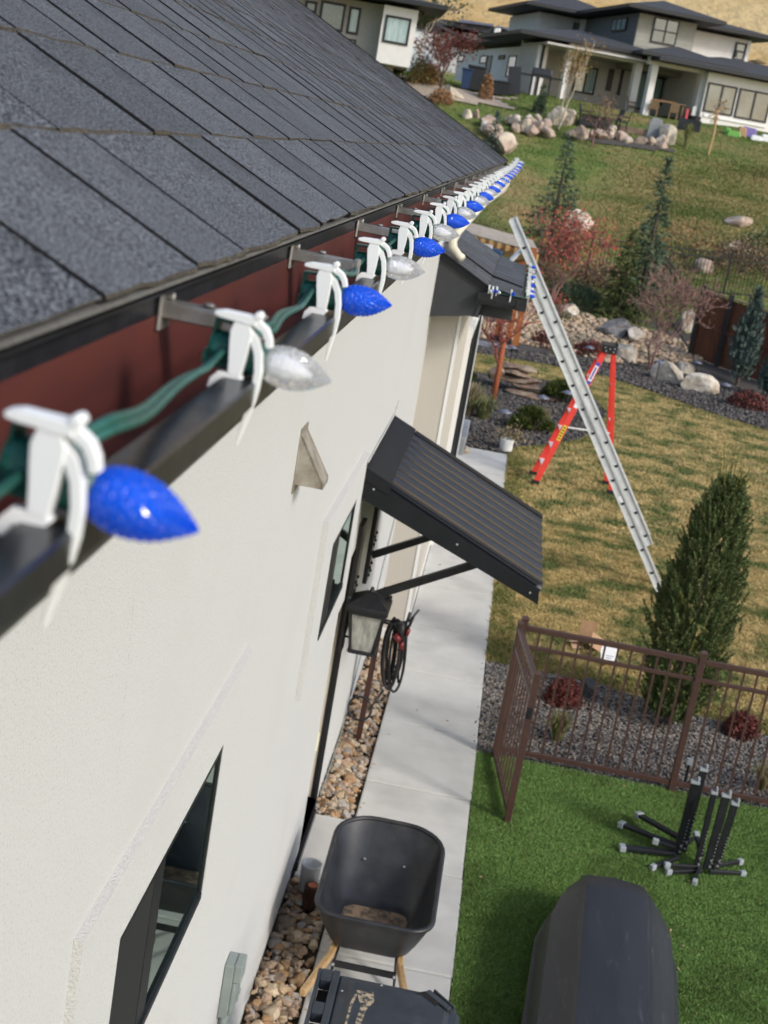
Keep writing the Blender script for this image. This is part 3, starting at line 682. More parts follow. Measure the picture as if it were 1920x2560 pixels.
def in_view(row, y):
    X = EX-(row+.4)*EXPO*CA; Z = (row+.4)*EXPO*SA-.18; v = RM.T @ np.array([X, y+.12, Z])
    if v[2] > -.2: return None
    px, py = v[0]/-v[2]*F+CX, CY-v[1]/-v[2]*F
    return -v[2] if -120 < px < 2000 and -140 < py < 2600 else None
vis = sorted([(d, c) for c in cells for d in [in_view(c[0], c[1])] if d], key=lambda q: q[0])
near_set = {c for _, c in vis[:300]}
rest_v, rest_f, rest_m = [], [], []; off = 0
for c in cells:
    me = SHM[int(r.integers(0, 18))]; jit = (float(r.normal(0, .004)), float(r.uniform(-.1, .35)))
    M4 = sh_matrix(*c, jit)
    if c in near_set:
        o = bpy.data.objects.new('shingle', me); COL.objects.link(o); o.parent = roof; o.matrix_basis = Matrix.Translation(-wl(house)) @ M4
    else:
        for v in me.vertices: rest_v.append(tuple(M4 @ v.co))
        for p in me.polygons: rest_f.append(tuple(i+off for i in p.vertices)); rest_m.append(p.material_index)
        off += len(me.vertices)
b = MB(); b.v, b.f, b.m = rest_v, rest_f, rest_m
obj('shingle_field', b, [m_shingle, m_shedge, m_shside], roof, kind='stuff')
obj('starter_strip', MB().beam((EX-.0035, -1.5, EZ-.0022), (EX-.0035, 14.27, EZ-.0022), .012, .0036), m_shgrey, roof)
obj('rake_trim', MB().beam((EX, 14.285, EZ-.012), (EX-5.2, 14.285, EZ+5.2*SLP-.012), .02, .05), m_shside, roof)

# ---- porch roof over the bay
pr = obj('porch_roof', MB().add([(-.72, 12.80, 3.815), (-.224, 12.80, 3.565), (.085, 12.80, 3.505), (.085, 16.6, 3.505), (-.224, 16.6, 3.565), (-.72, 16.6, 3.815),
     (-.72, 12.80, 3.77), (-.224, 12.80, 3.52), (.085, 12.80, 3.46), (.085, 16.6, 3.46), (-.224, 16.6, 3.52), (-.72, 16.6, 3.77)],
     [(0, 1, 4, 5), (1, 2, 3, 4), (6, 11, 10, 7), (7, 10, 9, 8), (0, 6, 7, 1), (1, 7, 8, 2), (2, 8, 9, 3), (3, 9, 10, 4), (4, 10, 11, 5), (5, 11, 6, 0)]), m_shside, house)
for seg, (xa, za, xb, zb) in enumerate(((-.224, 3.568, -.72, 3.818), (.090, 3.508, -.224, 3.568))):
    ln = math.hypot(xa-xb, zb-za); ux, uz = (xb-xa)/ln, (zb-za)/ln
    rb = Matrix(((0, ux, uz), (1, 0, 0), (0, uz, -ux))).to_4x4(); rb.col[2][2] = -ux
    for k in range(3 if seg == 0 else 2):
        y = 12.80
        while y < 16.5:
            w_ = min(float(r.uniform(.2, .36)), 16.6-y); s0 = k*(ln-.02)/(3 if seg == 0 else 2)
            L = min(.218, ln-s0); Mx = Matrix.Translation((xa+ux*s0, y+.003, za+uz*s0+.0005)) @ rb @ Matrix.Diagonal((w_-.006, L/.27, 1, 1))
            o = bpy.data.objects.new('shingle', SHM[int(r.integers(0, 18))]); COL.objects.link(o); o.parent = pr; o.matrix_basis = Matrix.Translation(-wl(house)) @ Mx; y += w_
obj('seam_strip', MB().beam((-.70, 13.75, 3.822), (-.224, 13.75, 3.582), .03, .014).beam((-.224, 13.75, 3.582), (.08, 13.75, 3.523), .03, .014), m_deck, pr)
obj('rake_board', MB().beam((-.73, 12.785, 3.80), (-.22, 12.785, 3.545), .03, .05).beam((-.73, 12.77, 3.822), (-.22, 12.77, 3.567), .02, .012), m_canflat, pr)
obj('end_panel', MB().prism([(-.755, 3.20), (-.288, 3.29), (-.225, 3.52), (-.70, 3.77), (-.755, 3.78)], 12.80, 12.86, 'y'), m_fasc, pr)
obj('corner_board', MB().prism([(-.300, 3.288), (-.270, 3.295), (-.235, 3.50), (-.262, 3.50)], 12.78, 12.80, 'y'), m_fasc, pr)
obj('soffit', MB().box(-.72, -.26, 12.86, 16.6, 3.27, 3.30), m_fasc, pr)
obj('beam', MB().box(-.27, .03, 12.98, 16.6, 3.28, 3.44), m_fasc, pr)
gx = [(.045, 3.50), (.045, 3.41), (.115, 3.41), (.140, 3.47), (.140, 3.515), (.128, 3.515), (.128, 3.505), (.134, 3.505), (.108, 3.42), (.052, 3.42), (.052, 3.50)]
pg = obj('porch_gutter', MB().prism(gx, 12.70, 16.6, 'y').box(.05, .14, 12.695, 12.70, 3.41, 3.515), m_gutter, pr)
obj('gutter_bed', MB().box(.054, .105, 12.72, 16.55, 3.421, 3.425), m_maroon, pg)
gn = [(12.80, 3.50), (12.80, 3.41), (12.735, 3.41), (12.705, 3.45), (12.705, 3.512), (12.715, 3.512), (12.715, 3.455), (12.74, 3.42), (12.79, 3.42), (12.79, 3.50)]
obj('porch_gutter', MB().prism(gn, -.30, .045, 'x').box(-.30, -.295, 12.71, 12.80, 3.41, 3.51), m_gutter, pr)
obj('gutter_bed', MB().box(-.29, -.20, 12.742, 12.788, 3.421, 3.425), m_maroon, pr)
for y in (13.0, 13.9, 14.8, 15.7, 16.4):
    obj('gutter_hanger', MB().box(.046, .136, y-.015, y+.015, 3.500, 3.506), m_hang, pg)
obj('gutter_hanger', MB().box(-.27, -.24, 12.71, 12.80, 3.500, 3.506), m_hang, pr)

# ---- vent hood, electric box
v = obj('vent_hood', MB().prism([(-.698, 3.611), (-.585, 3.43), (-.585, 3.405), (-.698, 3.405)], 5.31, 5.314, 'y').prism([(-.698, 3.611), (-.585, 3.43), (-.585, 3.405), (-.698, 3.405)], 5.436, 5.44, 'y')
        .add([(-.698, 5.306, 3.613), (-.583, 5.306, 3.431), (-.583, 5.444, 3.431), (-.698, 5.444, 3.613), (-.698, 5.306, 3.609), (-.587, 5.306, 3.429), (-.587, 5.444, 3.429), (-.698, 5.444, 3.609)],
             [(0, 1, 2, 3), (7, 6, 5, 4), (0, 4, 5, 1), (3, 2, 6, 7), (0, 3, 7, 4), (1, 5, 6, 2)]).box(-.587, -.583, 5.306, 5.444, 3.405, 3.431), m_ventm, house)
obj('vent_flange', MB().box(-.699, -.694, 5.295, 5.455, 3.37, 3.63), m_ventm, v)
eb = obj('outlet_box', MB().box(-.698, -.655, 5.50, 5.62, .86, 1.13), m_elec, house, bevel=.004)
obj('box_cover', MB().box(-.655, -.618, 5.505, 5.615, 1.045, 1.135).box(-.655, -.638, 5.508, 5.612, .875, 1.043).box(-.65, -.63, 5.612, 5.63, .88, 1.0), m_elec, eb, bevel=.005)
obj('lock_tab', MB().lathe([(.006, -.004), (.014, -.004), (.014, .004), (.006, .004)], 12, (-.632, 5.635, .925), axis='x'), m_elec, eb)
obj('box_screw', MB().tube([(-.618, 5.56, 1.06), (-.614, 5.56, 1.06)], .005, 8), m_steel, eb)
obj('conduit', MB().tube([(-.675, 5.56, -.05), (-.675, 5.56, .78)], .015, 10).tube([(-.675, 5.56, .74), (-.675, 5.56, .86)], .021, 10).tube([(-.675, 5.56, .70), (-.675, 5.56, .72)], .02, 10), m_elec, eb, smooth=True)

b = MB(); rq = np.random.default_rng(12); cr = [at_x(*D(*p), WX) for p in ((290, 1265), (283, 1350), (276, 1440), (266, 1530), (258, 1620), (247, 1720))]
for a_, c_ in zip(cr[:-1], cr[1:]):
    for q_ in range(9):
        if rq.random() < .35: continue
        p, q = a_.lerp(c_, q_/9), a_.lerp(c_, (q_+rq.uniform(.5, 1))/9); p.y += rq.normal(0, .002); q.y += rq.normal(0, .002); w_ = rq.uniform(.0003, .0007)
        b.add([(WX+.0008, p.y-w_, p.z), (WX+.0008, p.y+w_, p.z), (WX+.0008, q.y+w_, q.z), (WX+.0008, q.y-w_, q.z)], [(0, 1, 2, 3)])
obj('hairline_crack', b, m_found2, house, kind='stuff')
# ---- awning over the back door
aw = thing('door_awning', 'black corrugated metal awning braced over the side door', 'awning', (-.70, 9.55, 2.3))
AY0, AY1 = 8.65, 10.45; AXa, AZa, AXb, AZb = -.698, 2.665, .515, 2.135
sl_ = (AZb-AZa)/(AXb-AXa)
def az(x): return AZa+(x-AXa)*sl_
b = MB(); k = 108; x0, x1 = -.545, .530; vs = []
ncor = 9
for i in range(k*2+1):
    y = AY0+.015+(AY1-AY0-.03)*i/(k*2); ph = (i/(k*2)*ncor) % 1.0
    hgt = .044*min(1, max(0, (.27-abs(ph-.5))/.07)); vs += [(x0, y, az(x0)+hgt+.006), (x1, y, az(x1)+hgt+.006)]
b.add(vs, [(2*i, 2*i+1, 2*i+3, 2*i+2) for i in range(k*2)])
o = obj('corrugated_panel', b, m_canopy, aw); o.modifiers.new('sheet', 'SOLIDIFY').thickness = .003
b = MB()
for y0, y1 in ((AY0, AY0+.003), (AY1-.003, AY1)):
    b.prism([(AXa, AZa+.012), (AXb, AZb+.012), (AXb+.008, AZb-.085), (AXa, AZa-.145)], y0, y1, 'y')
b.box(AXb-.01, AXb-.004, AY0+.004, AY1-.004, AZb-.075, AZb-.005)
obj('side_panel', b, m_canflat, aw)
b = MB(); e = .062
b.prism([(AXa, AZa+e), (-.525, az(-.525)+e), (-.525, az(-.525)+e-.004), (AXa, AZa+e-.004)], AY0-.004, AY1+.004, 'y')
b.prism([(AXa, AZa+e), (-.525, az(-.525)+e), (-.525, az(-.525)-.02), (AXa, AZa-.02)], AY0-.007, AY0-.0035, 'y').prism([(AXa, AZa+e), (-.525, az(-.525)+e), (-.525, az(-.525)-.02), (AXa, AZa-.02)], AY1+.0035, AY1+.007, 'y')
b.box(AXa, AXa+.004, AY0-.004, AY1+.004, AZa+e+.001, AZa+e+.03)
obj('wall_flashing', b, m_canflat, aw)
for y0, y1 in ((AY0-.005, AY0+.045), (AY1-.10, AY1+.005)): obj('edge_trim', MB().prism([(-.52, az(-.52)+.054), (.53, az(.53)+.054), (.53, az(.53)+.057), (-.52, az(-.52)+.057)], y0, y1, 'y'), m_canflat, aw)
b = MB()
for x in (-.63, -.05, .46): b.tube([(x, AY0-.006, az(x)-.04), (x, AY0-.001, az(x)-.04)], .007, 8)
for x in (-.05, .40): b.tube([(x, AY1-.03, az(x)+.034), (x, AY1-.03, az(x)+.04)], .008, 8)
for y in (8.95, 9.55): b.tube([(-.55, y, az(-.55)+.036), (-.55, y, az(-.55)+.044)], .008, 8)
obj('screw', b, m_steel, aw)
obj('sealant_bead', MB().tube([(AXa+.004, AY0, AZa+e+.033), (AXa+.006, 9.5, AZa+e+.035), (AXa+.004, AY1, AZa+e+.033)], .006, 6).tube([(AXa+.004, AY1, AZa+e+.033), (AXa+.01, AY1+.02, AZa+e+.12)], [.008, .002], 6), m_trimst, aw)
for y in (8.98, 10.12):
    obj('brace', MB().beam((-.665, y, 1.72), (.18, y, 2.19), .05, .05), m_black, aw, bevel=.003)
    pl = obj('wall_plate', MB().box(-.698, -.668, y-.11, y+.11, 1.52, 2.28), m_black, aw, bevel=.004)
    b = MB()
    for z in (1.58, 1.64, 1.82, 1.88):
        for s in (-.06, .06): b.tube([(-.668, y+s, z), (-.655, y+s, z)], .012, 6)
    obj('bolt', b, m_black, pl)
    obj('top_bearer', MB().beam((-.66, y, az(-.66)-.06), (.47, y, az(.47)-.055), .05, .06), m_black, aw)

# ---- wall lantern
ln_ = thing('wall_lantern', 'black outdoor wall lantern with seeded glass beside the door', 'wall lantern', (-.70, 8.9, 1.6))
LY = 8.90
obj('back_plate', MB().box(-.698, -.672, LY-.055, LY+.055, 1.40, 1.80), m_black, ln_, bevel=.012)
lc = (-.545, LY)
def sq(hw, z): return [(lc[0]+a*hw, lc[1]+c*hw, z) for a, c in ((-1, -1), (1, -1), (1, 1), (-1, 1))]
obj('lantern_roof', MB().loft([sq(.135, 1.725), sq(.138, 1.742), sq(.138, 1.765), sq(.035, 1.838), sq(.01, 1.845)]), m_black, ln_, bevel=.003)
b = MB()
for a, c in ((-1, -1), (1, -1), (1, 1), (-1, 1)):
    b.beam((lc[0]+a*.075, lc[1]+c*.075, 1.435), (lc[0]+a*.112, lc[1]+c*.112, 1.728), .016, .016)
for hw, z0, z1 in ((.085, 1.425, 1.445), (.118, 1.705, 1.726)):
    for a in (-1, 1):
        b.box(lc[0]-hw, lc[0]+hw, lc[1]+a*hw-.009, lc[1]+a*hw+.009, z0, z1); b.box(lc[0]+a*hw-.009, lc[0]+a*hw+.009, lc[1]-hw+.01, lc[1]+hw-.01, z0+.001, z1-.001)
b.box(lc[0]-.08, lc[0]+.08, lc[1]-.08, lc[1]+.08, 1.427, 1.432)
obj('cage', b, m_black, ln_)
obj('bracket', MB().beam((-.68, LY, 1.76), (-.60, LY, 1.76), .03, .02).beam((-.68, LY, 1.50), (-.625, LY, 1.50), .012, .012).beam((-.68, LY, 1.66), (-.625, LY, 1.66), .012, .012).tube([(-.545, LY, 1.84), (-.545, LY, 1.875)], [.018, .01], 8).tube([(-.43, LY+.08, 1.765), (-.43, LY+.08, 1.81)], .02, 10), m_black, ln_)
for i, (a, c) in enumerate(((0, -1), (1, 0), (0, 1), (-1, 0))):
    q0 = .072; q1 = .108; p = []
    for hw, z in ((q0, 1.446), (q1, 1.704)):
        for t in (-1, 1): p.append((lc[0]+(a*hw if a else t*hw*.93), lc[1]+(c*hw if c else t*hw*.93), z))
    obj('pane', MB().add(p, [(0, 1, 3, 2)]), m_frost, ln_)
obj('lamp_socket', MB().tube([(lc[0], lc[1], 1.71), (lc[0], lc[1], 1.66)], .018, 10).lathe([(.012, 1.66), (.028, 1.62), (.030, 1.58), (.015, 1.55), (.001, 1.545)], 12, (lc[0], lc[1], 0)), m_white, ln_, smooth=True)

# ================================================================== RIVER ROCK STRIP ALONG THE WALL
bed = flat('rock_bed', [(-.75, 2), (-.415, 2), (-.415, 13.2), (-.75, 13.2)], -.07, m_bedrock)
r = np.random.default_rng(31)
RKM = []
for i in range(30):
    V, Fc = rock_geo(r, 1, 9, .035); V *= .95+.1*r.random(V.shape); me = bpy.data.meshes.new('stone'); me.from_pydata([tuple(v) for v in V], [], Fc); me.materials.append(m_rivs[i % 6]); RKM.append(me)
cand = []
for lay in range(3):
    n = [620, 620, 760][lay]
    for _ in range(n):
        y = r.uniform(4.9, 13.15); x = r.uniform(-.715, -.432)
        if 8.33 < y < 9.28: continue
        s = float(np.clip(r.lognormal(math.log(.031), .33), .016, .062))
        if lay == 2: s *= .62
        if x+s*.9 > -.418 or x-s*.8 < -.728: s *= .6
        cand.append((x, y, s, lay))
cand.sort(key=lambda c: (c[1]*.5-c[2]*40-c[3]*.4))
rv, rf, rm = [], [], []; off = 0
for k, (x, y, s, lay) in enumerate(cand):
    me = RKM[int(r.integers(0, 30))]; z = -.058+lay*.014+s*.25
    M4 = Matrix.Translation((x, y, z)) @ Matrix.Rotation(r.uniform(0, 6.3), 4, 'Z') @ Matrix.Rotation(r.uniform(-.7, .7), 4, 'X') @ Matrix.Diagonal((s*r.uniform(.95, 1.5), s*r.uniform(.8, 1.1), s*r.uniform(.6, .9), 1))
    if k < 300:
        o = bpy.data.objects.new('stone', me); COL.objects.link(o); o.parent = bed; o.matrix_basis = M4
    else:
        mi = m_rivs.index(me.materials[0])
        for v in me.vertices: rv.append(tuple(M4 @ v.co))
        for p in me.polygons: rf.append(tuple(i+off for i in p.vertices)); rm.append(mi)
        off += len(me.vertices)
b = MB(); b.v, b.f, b.m = rv, rf, rm; obj('small_stones', b, m_rivs, bed, kind='stuff')

# ================================================================== STRING OF LIGHTS
BX, BZ = -.186, H-.1945
def cz(zx, zy):              # outline of one clip, metres from the bulb's seat
    dx, dy = zx-890, zy-60
    return (-.2307+.0001332*dx+.0000209*dy-BX, -.1626+.0000247*dx-.0001333*dy+.1945)
def clip_mb():
    b = MB(); R = lambda pts_, ws, e: b.ribbon([cz(*p) for p in pts_], [q_*1.07 for q_ in ws], -e, e, 'y')
    R([(900, 52), (950, 58), (1020, 72), (1090, 88), (1150, 98)], [.0030, .0058, .0062, .0072, .0066], .0061)          # thumb arm
    R([(1085, 92), (1150, 110), (1198, 150), (1218, 200), (1224, 252)], [.0064, .0062, .0056, .0054, .0048], .0048)     # front curl
    b.lathe([(.0001, -.0066), (.0034, -.0064), (.0034, .0064), (.0001, .0066)], 10, (cz(1158, 66)[0], 0, cz(1158, 66)[1]), axis='y')
    R([(1065, 88), (1058, 160), (1048, 240), (1036, 330), (1020, 420)], [.0100, .0165, .0150, .0125, .0098], .0055)      # body
    R([(1046, 412), (1016, 444), (970, 434), (930, 428), (900, 452), (878, 500)], [.0098, .0098, .0086, .0078, .0070, .0056], .0052)  # foot hooking the gutter lip
    R([(1090, 150), (1140, 215), (1160, 290), (1162, 390), (1148, 500), (1116, 620), (1075, 740), (1042, 850)], [.0068, .0072, .0062, .0058, .0056, .0048, .0036, .0014], .0042)  # tail
    return b
def socket_mb():
    b = MB()
    b.lathe([(.0135, -.046), (.0150, -.042), (.0150, -.010), (.0135, -.004), (.0115, .001)], 14, (0, 0, 0), axis='x')
    b.box(-.047, -.020, -.0105, .0125, -.002, .010); b.box(-.049, -.014, -.0115, .0135, -.014, -.002)
    b.box(-.0465, -.0440, -.0095, .0115, .010, .0245).box(-.0275, -.0250, -.0095, .0115, .010, .0245).box(-.0440, -.0275, -.0095, .0115, .0222, .0247)
    for i in range(4): b.box(-.040+i*.008, -.037+i*.008, -.0125, .0148, -.006, .008)
    return b
def bulb_mb():
    prof = [(.0116, 0), (.0138, .0035), (.0156, .0080), (.0166, .0130), (.0169, .0180), (.0166, .0230), (.0158, .0280), (.0145, .0328), (.0126, .0375), (.0102, .0420), (.0074, .0463), (.0046, .0505), (.0020, .0540)]
    n = 16; b = MB(); vs = []
    for k, (rr, x) in enumerate(prof):
        for j in range(n): a = 2*math.pi*(j+.5*(k % 2))/n; vs.append((x, rr*math.cos(a), rr*math.sin(a)))
    fs = []
    for k in range(len(prof)-1):
        for j in range(n):
            a, c, d, e = k*n+j, k*n+(j+1) % n, (k+1)*n+j, (k+1)*n+(j+1) % n
            fs += [(a, c, d), (c, e, d)] if k % 2 == 0 else [(a, c, e), (a, e, d)]
    o = len(vs); vs += [(.0562, 0, 0), (-.001, 0, 0)]; t = (len(prof)-1)*n
    fs += [(t+j, t+(j+1) % n, o) for j in range(n)]+[((j+1) % n, j, o+1) for j in range(n)]
    # pillow every facet: raise its middle a little, as moulded diamonds
    fv = []
    V = [Vector(v) for v in vs]
    for f in fs:
        c = (V[f[0]]+V[f[1]]+V[f[2]])/3; nn = Vector((0, c.y, c.z)); nn = nn.normalized() if nn.length > 1e-6 else Vector((1, 0, 0))
        V.append(c+nn*.0010); q = len(V)-1; fv += [(f[0], f[1], q), (f[1], f[2], q), (f[2], f[0], q)]
    b.add(V, fv); return b
ls = thing('light_string', 'string of alternating blue and clear faceted bulbs clipped along the black gutter', 'string lights', (BX, 0, BZ))
def mesh_of(name, mb, mat, smooth=False):
    me = bpy.data.meshes.new(name); me.from_pydata([tuple(v) for v in mb.v], [], mb.f); me.materials.append(mat)
    if smooth: me.polygons.foreach_set('use_smooth', [True]*len(me.polygons))
    me.update(); return me
cm, sm, bb, bc = mesh_of('clip', clip_mb(), m_clip), mesh_of('socket', socket_mb(), m_green), mesh_of('bulb', bulb_mb(), m_blue), mesh_of('bulb', bulb_mb(), m_clear)
core = MB().lathe([(.004, .001), (.008, .006), (.009, .016), (.006, .028), (.0005, .038)], 10, axis='x'); cor = mesh_of('diode', core, m_core)
def light_unit(root, loc, rot, blue, parts=True, tilt=0.0):
    L = Matrix.Translation(Vector(loc)-wl(root)) @ rot
    for nm, me in (('clip', cm), ('socket', sm), ('bulb', bb if blue else bc)):
        o = bpy.data.objects.new(nm, me); COL.objects.link(o); o.parent = root; o.matrix_basis = L @ Matrix.Translation((0, -.0125 if nm == 'clip' else .005, 0)) @ Matrix.Rotation(tilt*(.25 if nm == 'clip' else 1), 4, 'Y')
        if nm == 'clip' and parts:
            bv = o.modifiers.new('bevel', 'BEVEL'); bv.width = .0026; bv.segments = 3; bv.limit_method = 'ANGLE'; bv.angle_limit = math.radians(50)
        if nm == 'bulb':
            o['label'] = 'faceted deep blue bulb' if blue else 'faceted clear bulb'
            c = bpy.data.objects.new('diode', cor); COL.objects.link(c); c.parent = o
r = np.random.default_rng(44); pos = []
for n in range(-1, 30):
    y = .663+.46*n; t = max(0, (n-21)/8)
    dz = .05*t*t; dx = .010*t
    a = Matrix.Rotation(r.normal(0, .05), 4, 'Z') @ Matrix.Rotation(r.normal(0, .035), 4, 'Y')
    if n in (0, 1): a = Matrix.Rotation(.02, 4, 'Y'); dz = -.003-.002*n
    p = (BX+dx+(r.normal(0, .0015) if n > 2 else 0), y+(r.normal(0, .008) if n > 2 else 0), BZ+dz); pos.append(p)
    if n >= 0: light_unit(ls, p, a, n % 2 == 0, n < 10, {0: .17, 1: .10}.get(n, 0))
for i in range(len(pos)-1):
    a, c = Vector(pos[i]), Vector(pos[i+1]); b = MB()
    for s in (-1, 1):
        q = [a+Vector((-.030, .012, .006)), a+Vector((-.014, .03, .020))]
        for k in range(9):
            t = k/8; p = (a+Vector((-.010, .05, .022))).lerp(c+Vector((-.040, -.05, -.006)), t); p.z -= .004*math.sin(math.pi*t)-.002*math.sin(t*7+i*2); p.x += .003*math.sin(t*6+i); q.append(p)
        q.append(c+Vector((-.034, -.012, .004)))
        tw = [p+Vector((math.cos(k*.22+s*1.57)*.0026, 0, math.sin(k*.22+s*1.57)*.0026)) for k, p in enumerate(q)]
        b.tube(tw, .0030, 8)
    obj('cord', b, m_cord, ls, smooth=True)
# second string on the porch gutter
l2 = thing('light_string', 'short string of blue and clear bulbs round the corner of the small porch gutter', 'string lights', (.14, 14.4, 3.52))
ii = 0; pp = []
for y in (12.82, 13.0, 13.22, 13.5, 13.85, 14.3, 14.8, 15.4, 16.1):
    p = (.150, y, 3.545); light_unit(l2, p, Matrix.Rotation(r.normal(0, .1), 4, 'Z'), ii % 2 == 0, False); pp.append(p); ii += 1
for x in (-.20, -.165, -.13, .0):
    p = (x, 12.70, 3.545); light_unit(l2, p, Matrix.Rotation(-math.pi/2+r.normal(0, .25), 4, 'Z') @ Matrix.Rotation(r.normal(0, .3), 4, 'Y'), ii % 2 == 0, False); ii += 1
obj('cord', MB().tube([(.15, 16.1, 3.545)]+[(.135, q[1], 3.54) for q in pp[::-1]]+[(.12, 12.74, 3.53), (0, 12.72, 3.53), (-.13, 12.72, 3.53), (-.2, 12.72, 3.53)], .004, 6), m_cord, l2, smooth=True)

# ================================================================== FENCE AND GATE
def fence_panel(name, root, x0, y0, x1, y1, n, h0=.07, hm=.98, h1=1.135, top=.045, pw=.016):
    a, c = Vector((x0, y0, 0)), Vector((x1, y1, 0)); U = lambda z: Vector((0, 0, z)); d = (c-a).normalized()
    obj('top_rail', MB().beam(a+U(h1), c+U(h1), .034, top), m_fence, root, bevel=.004)
    obj('mid_rail', MB().beam(a+U(hm), c+U(hm), .026, .032), m_fence, root, bevel=.003)
    obj('bottom_rail', MB().beam(a+U(h0), c+U(h0), .034, .042), m_fence, root, bevel=.003)
    for i in range(1, n+1):
        p = a.lerp(c, i/(n+1)); obj('picket', MB().beam(p+U(h0), p+U(h1), pw, pw, up=d), m_fence, root)
def fpost(root, x, y, h=1.22, w_=.052):
    s = w_/2; o = obj('post', MB().box(x-s, x+s, y-s, y+s, -.05, h-.02), m_fence, root, bevel=.004)
    obj('post_cap', MB().loft([[(x-s-.004, y-s-.004, h-.02), (x+s+.004, y-s-.004, h-.02), (x+s+.004, y+s+.004, h-.02), (x-s-.004, y+s+.004, h-.02)], [(x-s-.004, y-s-.004, h-.006), (x+s+.004, y-s-.004, h-.006), (x+s+.004, y+s+.004, h-.006), (x-s-.004, y+s+.004, h-.006)], [(x-.012, y-.012, h+.012), (x+.012, y-.012, h+.012), (x+.012, y+.012, h+.012), (x-.012, y+.012, h+.012)]]), m_fence, o)
fy = 10.87
fn = thing('picket_fence', 'brown metal picket fence between the artificial turf and the gravel bed', 'fence', (2.02, fy, 0))
for x in (.585, 2.022, 3.46, 4.90): fpost(fn, x, fy)
for a, c in ((.612, 1.995), (2.049, 3.433), (3.487, 4.873)): fence_panel('', fn, a, fy, c, fy, 12)
gt = thing('fence_gate', 'brown metal picket gate swung open along the concrete path', 'gate', (.555, 10.82, 0))
G0, G1 = (.553, 10.82), (.690, 9.735)
fpost(gt, *G0, h=1.19, w_=.045); fpost(gt, *G1, h=1.20, w_=.05)
fence_panel('', gt, G0[0], G0[1]-.02, G1[0], G1[1]+.02, 8, h0=.06, pw=.012)
obj('hinge', MB().box(.556, .60, 10.83, 10.85, .25, .32).box(.556, .60, 10.83, 10.85, .92, .99), m_black, gt)
obj('latch', MB().box(.66, .70, 9.66, 9.71, .86, .93).box(.672, .70, 9.62, 9.66, .90, .91), m_black, gt)

# ================================================================== WHEELBARROW
wbx = -.115
wr = thing('wheelbarrow', 'empty black poly wheelbarrow with wooden handles parked on the concrete path', 'wheelbarrow', (wbx, 7.5, 0))
def rr_ring(cx, cy, hx, hy, rad, z0, slope, n=7, ff=1.0):
    """rounded rectangle; far corners get a bigger radius; z rises by slope towards +y"""
    out = []
    for (sx, sy, a0, rd) in ((1, -1, -90, rad), (1, 1, 0, rad*ff), (-1, 1, 90, rad*ff), (-1, -1, 180, rad)):
        ox, oy = cx+sx*(hx-rd), cy+sy*(hy-rd)
        for i in range(n+1):
            an = math.radians(a0+90*i/n); x, y = ox+rd*math.cos(an), oy+rd*math.sin(an); out.append((x, y, z0+slope*(y-7.5)))
    return out
S = [(wbx, 7.36, .20, .24, .07, .335, .0, 1.4), (wbx, 7.38, .225, .275, .09, .345, .01, 1.4), (wbx, 7.43, .265, .36, .11, .43, .035, 1.5), (wbx, 7.49, .305, .47, .12, .55, .06, 1.7), (wbx, 7.52, .325, .53, .125, .625, .075, 1.9)]
inner = [rr_ring(s[0], s[1], s[2], s[3], s[4], s[5], s[6], 7, s[7]) for s in S]
outer = [rr_ring(s[0], s[1], s[2]+.008, s[3]+.008, s[4]+.008, s[5]-.012 if k == 0 else s[5], s[6], 7, s[7]) for k, s in enumerate(S)]
b = MB(); b.loft(outer[::-1]+inner[:0], cap0=False, cap1=True); b.loft(inner, cap0=True, cap1=False)
o = obj('tray', b, m_tray, wr, smooth=True); md = o.modifiers.new('es', 'EDGE_SPLIT'); md.split_angle = math.radians(50)
top = rr_ring(wbx, 7.52, .330, .535, .128, .625, .075, 7, 1.9); obj('rim', MB().tube(top+[top[0], top[1]], .015, 8, cap=False), m_tray, wr, smooth=True)
fl = rr_ring(wbx, 7.36, .195, .205, .06, .3385, 0, 7, 1.3); obj('dried_mud', MB().add(fl, [tuple(range(len(fl)))]), m_traydirt, wr)
b = MB()
for x, y, z in ((-.245, 7.83, .50), (.0, 7.83, .50), (-.02, 7.30, .345)): b.lathe([(.009, 0), (.008, .006), (.001, .009)], 10, (x, y, z))
obj('tray_bolt', b, m_steel, wr, kind='stuff')
for s, hx in ((-1, -.20), (1, .17)):
    x0 = wbx+s*.12; x1 = wbx+s*.20; x2 = wbx+s*.275
    obj('handle', MB().beam((x0, 8.0, .285), (x1, 7.06, .292), .036, .042).beam((x1-s*.002, 7.08, .290), (x2, 6.35, .50), .036, .042), m_wood, wr, bevel=.006)
    obj('leg', MB().beam((wbx+s*.155, 7.32, .34), (wbx+s*.20, 6.98, .02), .032, .012, up=(1, 0, 0)).beam((wbx+s*.20, 6.98, .02), (wbx+s*.19, 7.25, .012), .032, .012, up=(0, 0, 1)).beam((wbx+s*.19, 7.25, .02), (wbx+s*.16, 7.52, .33), .028, .012, up=(1, 0, 0)), m_black, wr, bevel=.002)
obj('cross_brace', MB().beam((wbx-.185, 7.08, .235), (wbx+.185, 7.08, .235), .012, .04), m_black, wr, bevel=.002)
obj('brace_bolt', MB().tube([(wbx-.176, 7.072, .235), (wbx-.176, 7.062, .235)], .008, 8).tube([(wbx+.176, 7.072, .235), (wbx+.176, 7.062, .235)], .008, 8), m_steel, wr, kind='stuff')
wl_ = obj('wheel', MB().lathe([(.03, -.035), (.11, -.04), (.12, -.03), (.12, .03), (.11, .04), (.03, .035)], 20, (wbx, 7.86, .2), axis='x'), m_black, wr, smooth=True)
obj('tyre', MB().lathe([(.12, -.035), (.165, -.05), (.195, -.035), (.2, 0), (.195, .035), (.165, .05), (.12, .035)], 28, (wbx, 7.86, .2), axis='x'), m_rubber, wl_, smooth=True)
